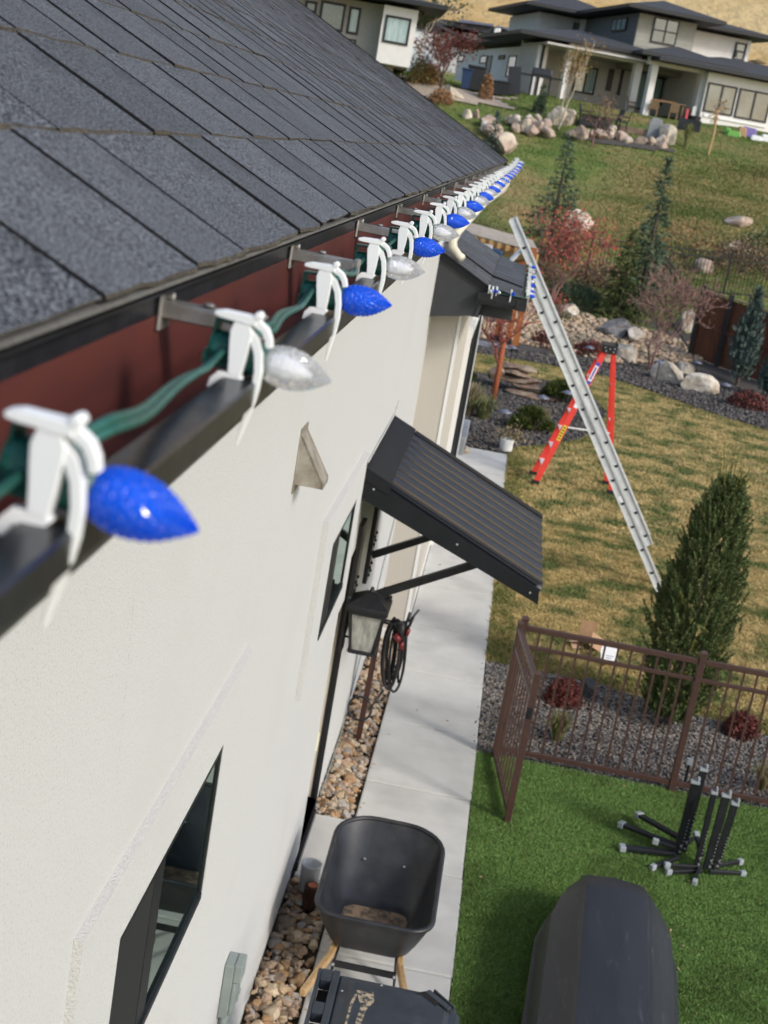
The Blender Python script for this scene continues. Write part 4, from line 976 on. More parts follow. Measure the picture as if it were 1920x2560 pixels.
obj('fork', MB().beam((wbx-.07, 7.5, .31), (wbx-.065, 7.88, .2), .012, .03).beam((wbx+.07, 7.5, .31), (wbx+.065, 7.88, .2), .012, .03).tube([(wbx-.075, 7.86, .2), (wbx+.075, 7.86, .2)], .009, 8), m_black, wr)

# ================================================================== WHEELED BIN
bn = thing('wheeled_bin', 'dark grey wheeled bin with a dirt-splashed lid at the bottom edge', 'wheelie bin', (.04, 5.45, 0))
bx0, bx1, by0, by1, bz = -.30, .37, 5.13, 5.775, 1.05
obj('body', MB().loft([[(bx0+.12, by0+.1, .06), (bx1-.08, by0+.1, .06), (bx1-.08, by1-.1, .06), (bx0+.12, by1-.1, .06)], [(bx0+.09, by0+.03, .92), (bx1-.03, by0+.03, .92), (bx1-.03, by1-.03, .92), (bx0+.09, by1-.03, .92)], [(bx0+.08, by0+.015, .95), (bx1-.012, by0+.015, .95), (bx1-.012, by1-.015, .95), (bx0+.08, by1-.015, .95)], [(bx0+.08, by0+.015, .99), (bx1-.012, by0+.015, .99), (bx1-.012, by1-.015, .99), (bx0+.08, by1-.015, .99)]]), m_bin, bn, bevel=.01)
lid = MB()
def lr(i, z): return [(bx0+.10+i, by0+i, z), (bx1-i, by0+i, z), (bx1-i, by1-.12-i*.4, z), (bx1-.12-i*.4, by1-i, z), (bx0+.10+i, by1-i, z)]
lid.loft([lr(-.004, .985), lr(-.004, 1.012), lr(.012, 1.030), lr(.05, 1.036), lr(.075, 1.052)])
lo = obj('lid', lid, m_bin, bn, bevel=.006, seg=2)
lp = MB()
hs = MB()
hy = [(by0, by0+.05), (by0+.17, by0+.25), (by0+.37, by0+.44), (by0+.55, by1)]
hs.box(bx0, bx0+.018, by0, by1, .985, 1.04).box(bx0+.070, bx0+.104, by0, by1, .985, 1.045)
for a, c in ((by0, by0+.14), (by0+.30, by0+.385), (by0+.555, by1)): hs.box(bx0+.018, bx0+.070, a, c, .985, 1.042)
obj('hinge_bar', hs, m_bin, bn, bevel=.006)
for a, c in ((by0+.14, by0+.30), (by0+.385, by0+.555)): obj('handle_slot', MB().box(bx0+.019, bx0+.069, a+.001, c-.001, .955, .985), m_dark, bn)
obj('catch', MB().beam((bx1-.16, by1-.03, 1.052), (bx1-.05, by1-.13, 1.05), .03, .012).beam((bx1-.13, by1-.02, 1.055), (bx1-.03, by1-.115, 1.05), .008, .02), m_bin, lo, bevel=.003)
obj('catch_recess', MB().add([(bx1-.20, by1-.055, 1.0535), (bx1-.17, by1-.035, 1.0535), (bx1-.10, by1-.105, 1.0535), (bx1-.115, by1-.135, 1.0535)], [(0, 1, 2, 3)]), m_dark, lo)
sp = [(-.06, 5.66), (-.03, 5.67), (-.02, 5.60), (-.05, 5.52), (-.06, 5.40), (-.05, 5.28), (-.09, 5.25), (-.085, 5.42), (-.075, 5.54), (-.10, 5.63), (-.115, 5.52), (-.12, 5.36), (-.13, 5.36), (-.125, 5.55), (-.105, 5.66)]
obj('dirt_splash', MB().add([(x+.06*(5.66-y)*.2, y-.02, 1.0532) for x, y in sp], [tuple(range(len(sp)))]), m_scuff, lo)
b = MB()
for x, y in ((-.17, 5.62), (-.18, 5.35), (.0, 5.715)): b.lathe([(.005, 0), (.004, .003), (.0005, .004)], 8, (x, y, 1.045 if x < -.1 else 1.0525))
obj('lid_rivet', b, m_steel, lo, kind='stuff')
for y in (by0+.06, by1-.12): obj('wheel', MB().tube([(bx0+.13, y, .12), (bx0+.13, y+.06, .12)], .12, 20), m_rubber, bn)

# ================================================================== SMALL THINGS BY THE DOOR
tag(obj('plastic_pot', MB().lathe([(.045, 0), (.058, .01), (.066, .185), (.071, .195), (.068, .20), (.060, .195), (.052, .03), (.0005, .028)], 20, (-.585, 8.19, 0)), m_pot, smooth=True), 'empty pale grey pot with drainage hole beside the door threshold', 'pot')
cn = thing('candle_log', 'small bark-covered log holder with a terracotta cup on the rocks', 'log holder', (-.545, 8.06, -.04))
b = MB(); n = 14; rg = []
for z in (-.04, .06, .115):
    rg.append([(-.545+(.054+.006*math.sin(j*2.3))*math.cos(2*math.pi*j/n), 8.06+(.054+.006*math.sin(j*2.3))*math.sin(2*math.pi*j/n), z) for j in range(n)])
obj('log', MB().loft(rg), m_logcan, cn); obj('cup', MB().lathe([(.028, .115), (.034, .122), (.030, .124), (.026, .117), (.0005, .116)], 16, (-.545, 8.06, 0)), m_terra, cn, smooth=True)
# stake with hose hanger
sk = Vector((-.564, 10.73, 0))
hs_ = thing('hose_stand', 'brown post with hose hanger standing in the river rocks', 'hose stand', sk)
obj('post', MB().beam(sk+Vector((0, 0, -.06)), sk+Vector((.02, 0, 1.26)), .045, .045), m_stake, hs_, bevel=.003)
obj('post_cap', MB().box(sk.x-.012, sk.x+.052, 10.698, 10.762, 1.26, 1.285), m_stake, hs_, bevel=.004)
obj('hanger', MB().tube([sk+Vector((.03, 0, 1.0)), sk+Vector((.16, -.02, 1.0)), sk+Vector((.22, -.02, 1.03)), sk+Vector((.235, -.02, 1.13))], .012, 8).tube([sk+Vector((.03, .06, 1.0)), sk+Vector((.16, .06, 1.0)), sk+Vector((.24, .06, 1.03)), sk+Vector((.30, .06, 1.14))], .010, 8), m_black, hs_, smooth=True)
ho = thing('garden_hose', 'coiled black garden hose with red nozzle hanging beside the brown post', 'hose', sk+Vector((.13, 0, 1.0)))
r = np.random.default_rng(77)
b = MB(); c = sk+Vector((.155, 0, 1.0)); q = []
for k in range(9):
    ww = r.uniform(.015, .075); hh = r.uniform(.46, .64); yy = -.08+.02*k; off_ = r.uniform(-.05, .075)
    for i in range(20):
        t = i/20*2*math.pi; q.append(c+Vector((off_+ww*math.sin(t)+.10*(1-math.cos(t))/2*.35, yy+.02*i/20, .03-hh*(1-math.cos(t))/2)))
b.tube(q, .0105, 7); obj('coil', b, m_rubber, ho, smooth=True)
b = MB(); q = [c+Vector((-.02, -.06, -.55))]
for i in range(15):
    t = i/14*2*math.pi; q.append(sk+Vector((-.02+.095*math.cos(t+.4), -.16+.03*math.sin(t), .30+.09*math.sin(t+.4))))
b.tube(q, .010, 7); obj('loose_end', b, m_rubber, ho, smooth=True)
obj('nozzle', MB().tube([c+Vector((.13, -.05, .16)), c+Vector((.10, -.05, .05)), c+Vector((.075, -.06, -.02))], [.004, .012, .014], 8).tube([c+Vector((.03, -.08, .05)), c+Vector((.05, -.09, -.08))], [.03, .022], 8), m_rubber, ho, smooth=True)
obj('red_grip', MB().tube([c+Vector((.095, -.06, .005)), c+Vector((.083, -.06, -.05))], .018, 8).tube([c+Vector((-.005, -.10, -.05)), c+Vector((.04, -.11, -.09))], .026, 8).tube([c+Vector((.06, -.10, -.10)), c+Vector((.066, -.10, -.16))], .018, 8), m_red, ho, smooth=True)
obj('cable', MB().tube([(-.69, 12.9, 1.4), (-.69, 11.5, .6), (-.69, 10.4, .12), (-.69, 9.35, .10)], .006, 6), m_elec, house)

# ================================================================== ROOF CARGO BOX
cgx, cgdir = 1.36, .075
cg = thing('cargo_box', 'scuffed black car roof box lying on the artificial turf', 'roof box', (1.28, 7.4, 0))
def cg_ring(t, n=0):
    """t metres back from the nose"""
    cy = 8.53-t+.0; cx = cgx-cgdir*t
    wf = .56+.44*min(1, max(t, 0)/.55)**.62; hw = .428*wf; hf = .70+.30*min(1, max(t, 0)/.30)**.6; h = .455*hf
    xl, xr = -.175, .205*(.75+.25*wf)
    P_ = [(-hw, .02), (-hw-.012, .13), (-hw-.012, .15), (-hw+.004, .155), (-hw*.80-.03, .17+(h-.17)*.55), (xl-.035, h-.030), (xl-.012, h-.006), (xl+.012, h), (0, h+.008), (xr-.03, h-.004), (xr, h-.010), (xr+.014, h-.036), (xr+.034, h-.042), (hw*.84+.02, .17+(h-.17)*.50), (hw-.004, .155), (hw+.012, .15), (hw+.012, .13), (hw, .02)]
    return [(cx+x, cy-.05*((x/.43)**2), max(z, .02)) for x, z in P_]
ts = [0, .015, .04, .08, .13, .19, .26, .34, .43, .53, .65, .85, 1.2, 1.6, 1.95, 2.08, 2.15]
rings = [[(cgx+(x-cgx)*.86, y+.035, .02+(z-.02)*.55) for x, y, z in cg_ring(0)]]+[cg_ring(t) for t in ts]
last = [(x*.0+(cgx-cgdir*2.17)+(x-(cgx-cgdir*2.15))*.9, y-.02, .02+(z-.02)*.8) for x, y, z in rings[-1]]
o = obj('lid', MB().loft(rings+[last]), m_cargo, cg, smooth=True); es = o.modifiers.new('es', 'EDGE_SPLIT'); es.split_angle = math.radians(17)
def cg_line(f, ti, dz): 
    out = []
    for t in ti:
        R_ = cg_ring(t); i = int(f); u = f-i; p = Vector(R_[i]).lerp(Vector(R_[i+1]), u); p.z += dz; out.append(p)
    return out
def scuff(f, t0, t1, ww):
    k = 22; a = cg_line(f-ww, np.linspace(t0, t1, k), .0022); c = cg_line(f+ww, np.linspace(t0, t1, k), .0022)
    return MB().add(a+c, [(i, i+1, k+i+1, k+i) for i in range(k-1)])
Lr = [cg_ring(t) for t in ts[1:]]

obj('rim', MB().tube([(p[0][0]-.006, p[0][1], .14) for p in Lr[::-1]]+[(cgx, 8.568, .135)]+[(p[-1][0]+.006, p[0][1], .14) for p in Lr], .012, 6), m_cargo, cg, smooth=True)
obj('red_tab', MB().box(.795, .80, 6.75, 6.82, .16, .24), m_red, cg)
obj('side_lock', MB().box(.872, .884, 7.36, 7.44, .10, .13), m_steel, cg)

# ================================================================== FOLDED METAL STANDS
def stand(label, ups, arms, c):
    t = thing('metal_stand', label, 'stand', (c[0], c[1], 0), 'black metal stands on the turf')
    for (x, y, h, wd, lean) in ups:
        top_ = Vector((x+lean[0], y+lean[1], h)); bot = Vector((x, y, .03))
        u = obj('upright', MB().beam(bot, top_, wd, .035, up=(0, 1, 0)), m_black, t, bevel=.003)
        d = (top_-bot).normalized()
        if wd > .025: obj('end_cap', MB().beam(top_-d*.004, top_+d*.018, wd+.008, .042, up=(0, 1, 0)).beam(top_+d*.018+Vector((wd*.36, 0, 0)), top_+d*.048+Vector((wd*.36, 0, 0)), wd*.3, .04, up=(0, 1, 0)), m_grcap, u, bevel=.003)
        b = MB()
        for k in range(9): p = bot.lerp(top_, .1+.05*k)+Vector((wd*.36, -.019, 0)); b.tube([p, p+Vector((0, -.003, 0))], .004, 6)
        obj('peg_hole', b, m_grcap, u, kind='stuff')
        b = MB()
        for z in (.05, .13): p = bot.lerp(top_, z)+Vector((wd*.2, -.018, 0)); b.tube([p, p+Vector((0, -.008, 0))], .009, 8)
        obj('bolt', b, m_steel, u, kind='stuff')
    for (x0, y0, z0, x1, y1, z1, wd) in arms:
        a = obj('arm', MB().beam((x0, y0, z0), (x1, y1, z1), wd, .028), m_black, t, bevel=.003)
        d = (Vector((x1, y1, z1))-Vector((x0, y0, z0))).normalized(); p = Vector((x1, y1, z1))
        obj('end_cap', MB().beam(p-d*.012, p+d*.034, wd+.012, .044), m_grcap, a, bevel=.006)
    return t
stand('black metal stand with two uprights and three long arms reaching towards the gate',
      [(1.955, 9.70, .61, .058, (.005, .0)), (2.00, 9.76, .69, .052, (.012, .01))],
      [(1.93, 9.66, .05, 1.555, 9.62, .03, .055), (1.94, 9.70, .09, 1.56, 9.93, .06, .050), (1.98, 9.74, .13, 1.70, 10.13, .07, .050), (1.93, 9.66, .09, 1.79, 9.68, .10, .024), (1.95, 9.60, .045, 1.765, 9.43, .025, .024), (2.0, 9.74, .08, 2.10, 9.90, .10, .024)], (1.96, 9.7))
stand('black metal stand with three uprights and a short arm pointing at the roof box',
      [(2.085, 9.56, .62, .040, (-.005, .0)), (2.16, 9.56, .61, .060, (.01, .01)), (2.225, 9.60, .54, .052, (.03, .02))],
      [(2.10, 9.52, .04, 2.053, 9.345, .02, .024), (2.20, 9.57, .05, 2.425, 9.77, .03, .026), (2.17, 9.52, .03, 2.425, 9.62, .015, .024), (2.12, 9.54, .04, 1.87, 9.47, .04, .022), (2.12, 9.52, .02, 1.88, 9.41, .02, .022), (2.12, 9.62, .09, 2.08, 9.78, .16, .03)], (2.16, 9.56))

# ================================================================== LADDERS
ld = thing('extension_ladder', 'long aluminium extension ladder leaning on the small porch roof gutter', 'ladder', (2.40, 16.57, 0))
A, B = Vector((2.40, 0, 0)), Vector((-.243, 0, 3.95)); dl = (B-A).normalized(); nl = Vector((-dl.z, 0, dl.x))      # nl points up towards the house
def rail(y, p, q, sgn):
    b = MB(); oy = Vector((0, y, 0))
    b.beam(p+oy, q+oy, .080, .004, up=(0, 1, 0))
    for s in (-1, 1): b.beam(p+oy+nl*s*.041, q+oy+nl*s*.041, .009, .036, up=(0, 1, 0), m=1)
    for s in (-1, 1): b.beam(p+oy+nl*s*.026-Vector((0, .003*sgn, 0)), q+oy+nl*s*.026-Vector((0, .003*sgn, 0)), .004, .004, up=(0, 1, 0), m=1)
    return b
base_l, Lt = (B-A).length, (B-A).length
pb0, pb1 = A, A+dl*3.9
pf0, pf1 = A+dl*.62-nl*.100, A+dl*Lt-nl*.100
for (p, q, nm) in ((pb0, pb1, 'base_rail'), (pf0, pf1, 'fly_rail')):
    for y, sg in ((16.40, 1), (16.80, -1)): obj(nm, rail(y, p, q, sg), [m_aluw, m_alu], ld)
for i in range(13):
    p = A+dl*(.30+.305*i); 
    if .30+.305*i < 3.85: obj('rung', MB().tube([p+Vector((0, 16.392, 0)), p+Vector((0, 16.808, 0))], .017, 8), m_alu, ld)
    s = .75+.305*i
    if s < Lt-.05: p = A+dl*s-nl*.100; obj('rung', MB().tube([p+Vector((0, 16.392, 0)), p+Vector((0, 16.808, 0))], .017, 8), m_alu, ld)
b = MB()
for i in range(13):
    for s, o_ in ((.30+.305*i, 0), (.75+.305*i, -.100)):
        if s > (3.85 if o_ == 0 else Lt-.05): continue
        p = A+dl*s+nl*o_+Vector((0, 16.389, 0)); b.prism([(p.x+dl.x*u+nl.x*v_, p.z+dl.z*u+nl.z*v_) for u, v_ in ((.010, -.024), (.010, .024), (-.006, .020), (-.020, .009), (-.020, -.009), (-.006, -.020))], 16.388, 16.391, 'y')
obj('rung_socket', b, m_dark, ld, kind='stuff')
for y in (16.40, 16.80):
    obj('foot', MB().box(2.36, 2.46, y-.03, y+.03, -.01, .03), m_rubber, ld)
obj('stand_off', MB().tube([B+dl*-.35-nl*.100+Vector((0, 16.42, 0)), B+dl*-.44+nl*.14+Vector((0, 16.42, 0)), B+dl*-.44+nl*.14+Vector((0, 16.78, 0)), B+dl*-.35-nl*.100+Vector((0, 16.78, 0))], .022, 8), m_alu, ld)
p = A+dl*2.20+Vector((0, 16.397, 0))
obj('printed_label', MB().obox(A+dl*2.32-nl*.005+Vector((0, 16.396, 0)), dl*.19, nl*.012, (0, .0006, 0)), m_ink, ld)
obj('sticker', MB().obox(A+dl*1.27+Vector((0, 16.396, 0)), dl*.04, nl*.018, (0, .0006, 0)), m_paper, ld)

st = thing('stepladder', 'red fibreglass stepladder standing open on the dormant lawn', 'stepladder', (1.5, 21.6, 0))
Tp = Vector((1.565, 21.4, 2.13))
fl_, fr_ = at_z(*D(1155, 1043), 0), at_z(*D(1147, 1037), 0)
fa = Vector((.86, 20.97, 0)); fb = Vector((.82, 21.55, 0)); ra = Vector((2.02, 21.25, 0)); rb_ = Vector((1.98, 21.85, 0))
t1, t2 = Tp+Vector((-.06, -.14, 0)), Tp+Vector((-.06, .16, 0)); t3, t4 = Tp+Vector((.07, -.14, 0)), Tp+Vector((.07, .16, 0))
for p, q in ((fa, t1), (fb, t2)): obj('front_rail', MB().beam(p, q, .085, .03, up=(0, 1, 0)), m_lred, st, bevel=.003)
for p, q in ((ra, t3), (rb_, t4)): obj('rear_rail', MB().beam(p, q, .06, .028, up=(0, 1, 0)), m_lred, st, bevel=.003)
for i in range(1, 8):
    t = i/7.6; obj('step', MB().beam(fa.lerp(t1, t), fb.lerp(t2, t), .075, .022), m_alu, st)
for i in (2, 4, 6): obj('rear_brace', MB().beam(ra.lerp(t3, i/8), rb_.lerp(t4, i/8), .03, .012), m_alu, st)
for t in (.43,): obj('spreader', MB().beam(fa.lerp(t1, t), ra.lerp(t3, t), .006, .022), m_alu, st)
obj('top_cap', MB().beam(Tp+Vector((0, -.20, .03)), Tp+Vector((0, .22, .03)), .23, .12).beam(Tp+Vector((.10, -.18, .11)), Tp+Vector((.10, .18, .11)), .03, .05), m_black, st, bevel=.012)
b = MB()
for x, z in ((-.07, .05), (-.05, .0), (.0, .04), (.06, .0), (.07, .05)): p = Tp+Vector((x, -.205, z)); b.tube([p, p+Vector((0, -.008, 0))], .012, 6)
obj('cap_rivet', b, m_steel, st, kind='stuff')
for p in (fa, fb, ra, rb_): obj('foot', MB().box(p.x-.06, p.x+.06, p.y-.03, p.y+.03, -.01, .06), m_rubber, st)
dv = (t1-fa); wv = Vector((0, 0, 1)).cross(dv).cross(dv).normalized(); wv = dv.normalized().cross(Vector((0, 1, 0))).normalized()
for t, ln_2, hw, mt, nm in ((.83, .17, .028, m_paper, 'maker_sticker'), (.645, .16, .030, m_paper, 'white_sticker'), (.385, .125, .028, m_yel, 'yellow_sticker')):
    lb = obj(nm, MB().obox(fa.lerp(t1, t)+Vector((0, -.0165, 0)), dv.normalized()*ln_2, wv*hw, (0, .001, 0)), mt, st)
    if nm == 'maker_sticker':
        for s in (-1, 1): obj('sticker_end', MB().obox(fa.lerp(t1, t)+dv.normalized()*s*.15+Vector((0, -.0185, 0)), dv.normalized()*.025, wv*hw*1.1, (0, .001, 0)), m_lblue, lb)
        obj('sticker_print', MB().obox(fa.lerp(t1, t)+Vector((0, -.0185, 0)), dv.normalized()*.10, wv*.012, (0, .0008, 0)), m_lblue, lb)
    else:
        for k in range(-2, 3): obj('sticker_print', MB().obox(fa.lerp(t1, t)+dv.normalized()*k*.045+Vector((0, -.0185, 0)), dv.normalized()*.010, wv*.02, (0, .0008, 0)), m_ink if mt is m_paper else m_black, lb)

# ================================================================== PLANTS
def hz_scale(base, px, py):
    """height of a sight line above the ground at the distance of base"""
    d = ray(px, py); t = math.hypot(base.x, base.y)/math.hypot(d[0], d[1]); return Vector((d[0]*t, d[1]*t, H+d[2]*t))
def tris(C, Dv, L, W, rng, bend=0.0):
    """leaf / needle triangles: centre C, direction Dv (unit), length L, width W"""
    n = len(C); s = rng.normal(size=(n, 3)); s -= Dv*(s*Dv).sum(1)[:, None]; s /= np.linalg.norm(s, axis=1)[:, None]+1e-9
    L = np.broadcast_to(np.asarray(L, float), (n,))[:, None]; W = np.broadcast_to(np.asarray(W, float), (n,))[:, None]
    v0 = C-s*W/2; v1 = C+s*W/2; v2 = C+Dv*L
    V = np.stack([v0, v1, v2], 1).reshape(-1, 3); i = np.arange(n)*3
    return V, np.stack([i, i+1, i+2], 1)
def leaves(C, L, W, rng, flatz=.6):
    n = len(C); d = rng.normal(size=(n, 3)); d[:, 2] *= flatz; d /= np.linalg.norm(d, axis=1)[:, None]
    s = np.cross(d, rng.normal(size=(n, 3))); s /= np.linalg.norm(s, axis=1)[:, None]
    L = L*rng.uniform(.6, 1.2, n)[:, None]; W = W*rng.uniform(.6, 1.2, n)[:, None]
    V = np.stack([C-d*L/2, C+s*W/2, C+d*L/2, C-s*W/2], 1).reshape(-1, 3); i = np.arange(n)*4
    return V, np.concatenate([np.stack([i, i+1, i+2], 1), np.stack([i, i+2, i+3], 1)])
def unit(v): return v/(np.linalg.norm(v, axis=-1, keepdims=True)+1e-9)
def conifer(label, base, h, rad, mat, rng, layers=26, per=9, droop=.25, name='spruce_tree', needle=.10, up=0.0, shape=.9, start=.06, group=None, cat='tree', dens=22):
    t = thing(name, label, cat, base, group); B_ = np.array(base)
    obj('trunk', MB().tube([tuple(B_+[0, 0, -.05]), tuple(B_+[0, 0, h*.55]), tuple(B_+[0, 0, h*.97])], [rad*.075+.015, rad*.04+.008, .004], 7), m_bark, t)
    C, Dd = [], []
    for k in range(layers):
        f = start+(1-start)*(k/(layers-1))**.95; z = f*h; R_ = rad*((1-f)**shape)*rng.uniform(.8, 1.12)+.03
        for j in range(max(3, int(per*(1-.5*f)))):
            a = rng.uniform(0, 2*np.pi); Rb = R_*rng.uniform(.7, 1.15); d = np.array([math.cos(a), math.sin(a), up-droop*rng.uniform(.4, 1.3)]); d /= np.linalg.norm(d)
            n = max(5, int(dens*Rb/rad)); u = rng.uniform(.12, 1, n)**.8
            p = B_+np.array([0, 0, z])+d*Rb*u[:, None]; p[:, 2] += .12*Rb*u**2*(1 if up <= 0 else 2); spread = .16*Rb*(1.1-u)[:, None]+.02
            p += rng.normal(size=(n, 3))*spread*np.array([1, 1, .45]); C.append(p)
            dd = unit(d+rng.normal(size=(n, 3))*.55+np.array([0, 0, .1+up])); Dd.append(dd)
    n = 40; C.append(B_+np.array([0, 0, h*.9])+np.column_stack([rng.normal(0, .02, n), rng.normal(0, .02, n), rng.uniform(0, h*.1, n)])); Dd.append(unit(np.column_stack([rng.normal(0, .5, n), rng.normal(0, .5, n), np.ones(n)])))
    C, Dd = np.concatenate(C), np.concatenate(Dd); V, Fc = tris(C, Dd, needle*rng.uniform(.6, 1.4, len(C)), needle*.36, rng)
    bulk('crown', V, Fc, mat, None, t); return t
RMIN = [.002]
def branch_tubes(b, p, d, ln, r_, depth, rng, tips, spread=.6, upb=.15, segs=3, keep=.72):
    r_ = max(r_, RMIN[0])
    q = [Vector(p)]; d = Vector(d).normalized()
    for _ in range(segs):
        d = (d+Vector(rng.normal(size=3)*.13)+Vector((0, 0, upb*.3))).normalized(); q.append(q[-1]+d*ln/segs)
    b.tube(q, [r_*(1-.45*i/segs) for i in range(segs+1)], 5 if r_ > .012 else 3, cap=False); tips.append((q[-1].copy(), d.copy(), depth)); tips.append((q[len(q)//2].copy(), d.copy(), depth))
    if depth == 0: return
    for k in range(int(rng.integers(2, 4))):
        nd = (d+Vector(rng.normal(size=3))*spread+Vector((0, 0, upb))).normalized()
        branch_tubes(b, q[-1] if k == 0 else q[int(rng.integers(1, segs+1))], nd, ln*keep*rng.uniform(.8, 1.15), r_*.6, depth-1, rng, tips, spread, upb, segs, keep)
def leafy(name, label, base, h, rad, rng, mleaf, mbark, nleaf, ls, trunk=.35, depth=4, tr=.04, spread=.6, stems=1, upb=.15, cloud=.5, cat='tree', lean=(0, 0), group=None, segs=3, zsq=1.0):
    t = thing(name, label, cat, base, group); b = MB(); tips = []; B_ = Vector(base)
    for s in range(stems):
        off = Vector((rng.normal()*.05*(stems > 1), rng.normal()*.05*(stems > 1), -.03)); top_ = B_+off+Vector((lean[0]+rng.normal()*.12*(stems > 1), lean[1]+rng.normal()*.12*(stems > 1), h*trunk))
        b.tube([B_+off, (B_+off).lerp(top_, .5)+Vector((rng.normal()*.02, rng.normal()*.02, 0)), top_], [tr, tr*.85, tr*.7], 7)
        for k in range(4 if stems == 1 else 2):
            a = k*1.57+rng.uniform(-.5, .5); branch_tubes(b, top_-Vector((0, 0, h*trunk*.12*k)), (math.cos(a)*spread, math.sin(a)*spread, .9), h*(1-trunk)*.36, tr*.55, depth-1, rng, tips, spread*.75, upb, segs)
    obj('branches', b, mbark, t)
    if nleaf:
        P_ = np.array([tuple(q[0]) for q in tips if q[2] <= 1]); c = P_[rng.integers(0, len(P_), nleaf)]+rng.normal(size=(nleaf, 3))*cloud*rad*.35
        c[:, 2] = np.maximum(c[:, 2], base[2]+.03); V, Fc = leaves(c, ls, ls*.6, rng); bulk('foliage', V, Fc, mleaf, None, t)
    return t
def shrub(name, label, base, rx, h, n, ls, mat, rng, cat='shrub', needles=False, group=None, lumpy=0, stemmat=None):
    t = thing(name, label, cat, base, group); B_ = np.array(base)
    d = unit(rng.normal(size=(n, 3))); d[:, 2] = np.abs(d[:, 2]); rr = rng.uniform(.35, 1.0, n)**.5
    if lumpy:
        cc = unit(rng.normal(size=(lumpy, 3))); cc[:, 2] = np.abs(cc[:, 2])*.9; k = rng.integers(0, lumpy, n); c = cc[k]*.62+d*rr[:, None]*.42
    else: c = d*rr[:, None]
    c = B_+c*np.array([rx, rx, h])
    if needles: V, Fc = tris(c, unit(d+rng.normal(size=(n, 3))*.5+np.array([0, 0, .5])), ls, ls*.28, rng)
    else: V, Fc = leaves(c, ls, ls*.55, rng, 1)
    bulk('foliage', V, Fc, mat, None, t)
    b = MB()
    for k in range(12):
        a = k*.55; b.tube([tuple(B_+[0, 0, -.02]), tuple(B_+[math.cos(a)*rx*.35, math.sin(a)*rx*.35, h*.45]), tuple(B_+[math.cos(a)*rx*.7, math.sin(a)*rx*.7, h*.75])], [.012, .008, .003], 4)
    obj('stems', b, stemmat or m_bark, t); return t
def tuft(name, label, base, rx, h, n, wd, mats, rng, cat='grass clump', spread=1.0):
    t = thing(name, label, cat, base); B_ = np.array(base); V, Fc, mi = [], [], []
    for k in range(n):
        a = rng.uniform(0, 6.28); o = np.array([math.cos(a), math.sin(a), 0]); s = np.array([-o[1], o[0], 0])*wd/2; hh = h*rng.uniform(.6, 1.15); sp = rx*rng.uniform(.2, 1.1)*spread; b0 = B_+o*rng.uniform(0, rx*.25)
        pts_ = [b0, b0+o*sp*.3+np.array([0, 0, hh*.65]), b0+o*sp*.65+np.array([0, 0, hh]), b0+o*sp+np.array([0, 0, hh*.8])]
        i = len(V); 
        for q, wq in zip(pts_, (1, .9, .6, .1)): V += [q-s*wq, q+s*wq]
        for j in range(3): Fc += [(i+2*j, i+2*j+1, i+2*j+3), (i+2*j, i+2*j+3, i+2*j+2)]; mi += [k % len(mats)]*2
    bulk('leaf_blades', np.array(V), Fc, mats, mi, t); return t
def boulder(name, label, base, sx, sy, sz, mat, seed, cat='boulder', group=None, k=2, rz=0.0):
    rg = np.random.default_rng(seed); V, Fc = rock_geo(rg, k, 12, .018); V = V*np.array([sx, sy, sz]); c, q = math.cos(rz), math.sin(rz)
    x = V[:, 0]*c-V[:, 1]*q; y = V[:, 0]*q+V[:, 1]*c; V[:, 0], V[:, 1] = x, y
    b = MB(); b.add([(p[0]+base[0], p[1]+base[1], p[2]+base[2]+sz*.45) for p in V], Fc); return b

# ---- columnar spruce by the fence: bottle-brush shoots pointing up
r = np.random.default_rng(101)
base = Vector((2.12, 12.34, 0)); B_ = np.array(base)
cs = thing('columnar_spruce', 'narrow dark green columnar spruce growing behind the brown fence', 'tree', base)
obj('trunk', MB().tube([tuple(B_+[0, 0, -.05]), tuple(B_+[.03, .05, 1.2]), tuple(B_+[.11, .18, 2.35])], [.04, .028, .008], 8), m_bark, cs)
hp = [0, .12, .3, .6, .9, 1.2, 1.5, 1.8, 2.0, 2.12, 2.25]; rp = [.10, .20, .26, .29, .33, .32, .26, .22, .18, .11, .05]
C, Dd, L, MI = [], [], [], []
for k in range(2300):
    z = 2.22*r.uniform(.02, 1)**.92; a = r.uniform(0, 6.283); R0 = np.interp(z, hp, rp); u = r.uniform(.30, 1.05)**.6*(1.22 if r.random() < .12 else 1); ax = np.array([.10*(z/2.3)**1.2, .17*(z/2.3)**1.2, 0])
    p = B_+ax+np.array([math.cos(a)*R0*u, math.sin(a)*R0*u, z]); out = np.array([math.cos(a), math.sin(a), 0]); d = unit(out*(.62-.22*z/2.3)+np.array([0, 0, .75+.25*z])+r.normal(size=3)*.20); ln = r.uniform(.085, .175)
    m = 64; t = r.uniform(0, 1, m); q = p+d*ln*t[:, None]; ang = r.uniform(0, 6.283, m); e1 = unit(np.cross(d, [.3, .1, .9])); e2 = np.cross(d, e1); rad = e1*np.cos(ang)[:, None]+e2*np.sin(ang)[:, None]
    C.append(q); Dd.append(unit(rad*.75+d*.75)); L.append(.030*(1.15-.55*t)); MI.append(np.full(m, 2 if r.random() < .02 else (1 if (u > .93 and r.random() < .45) else 0)))
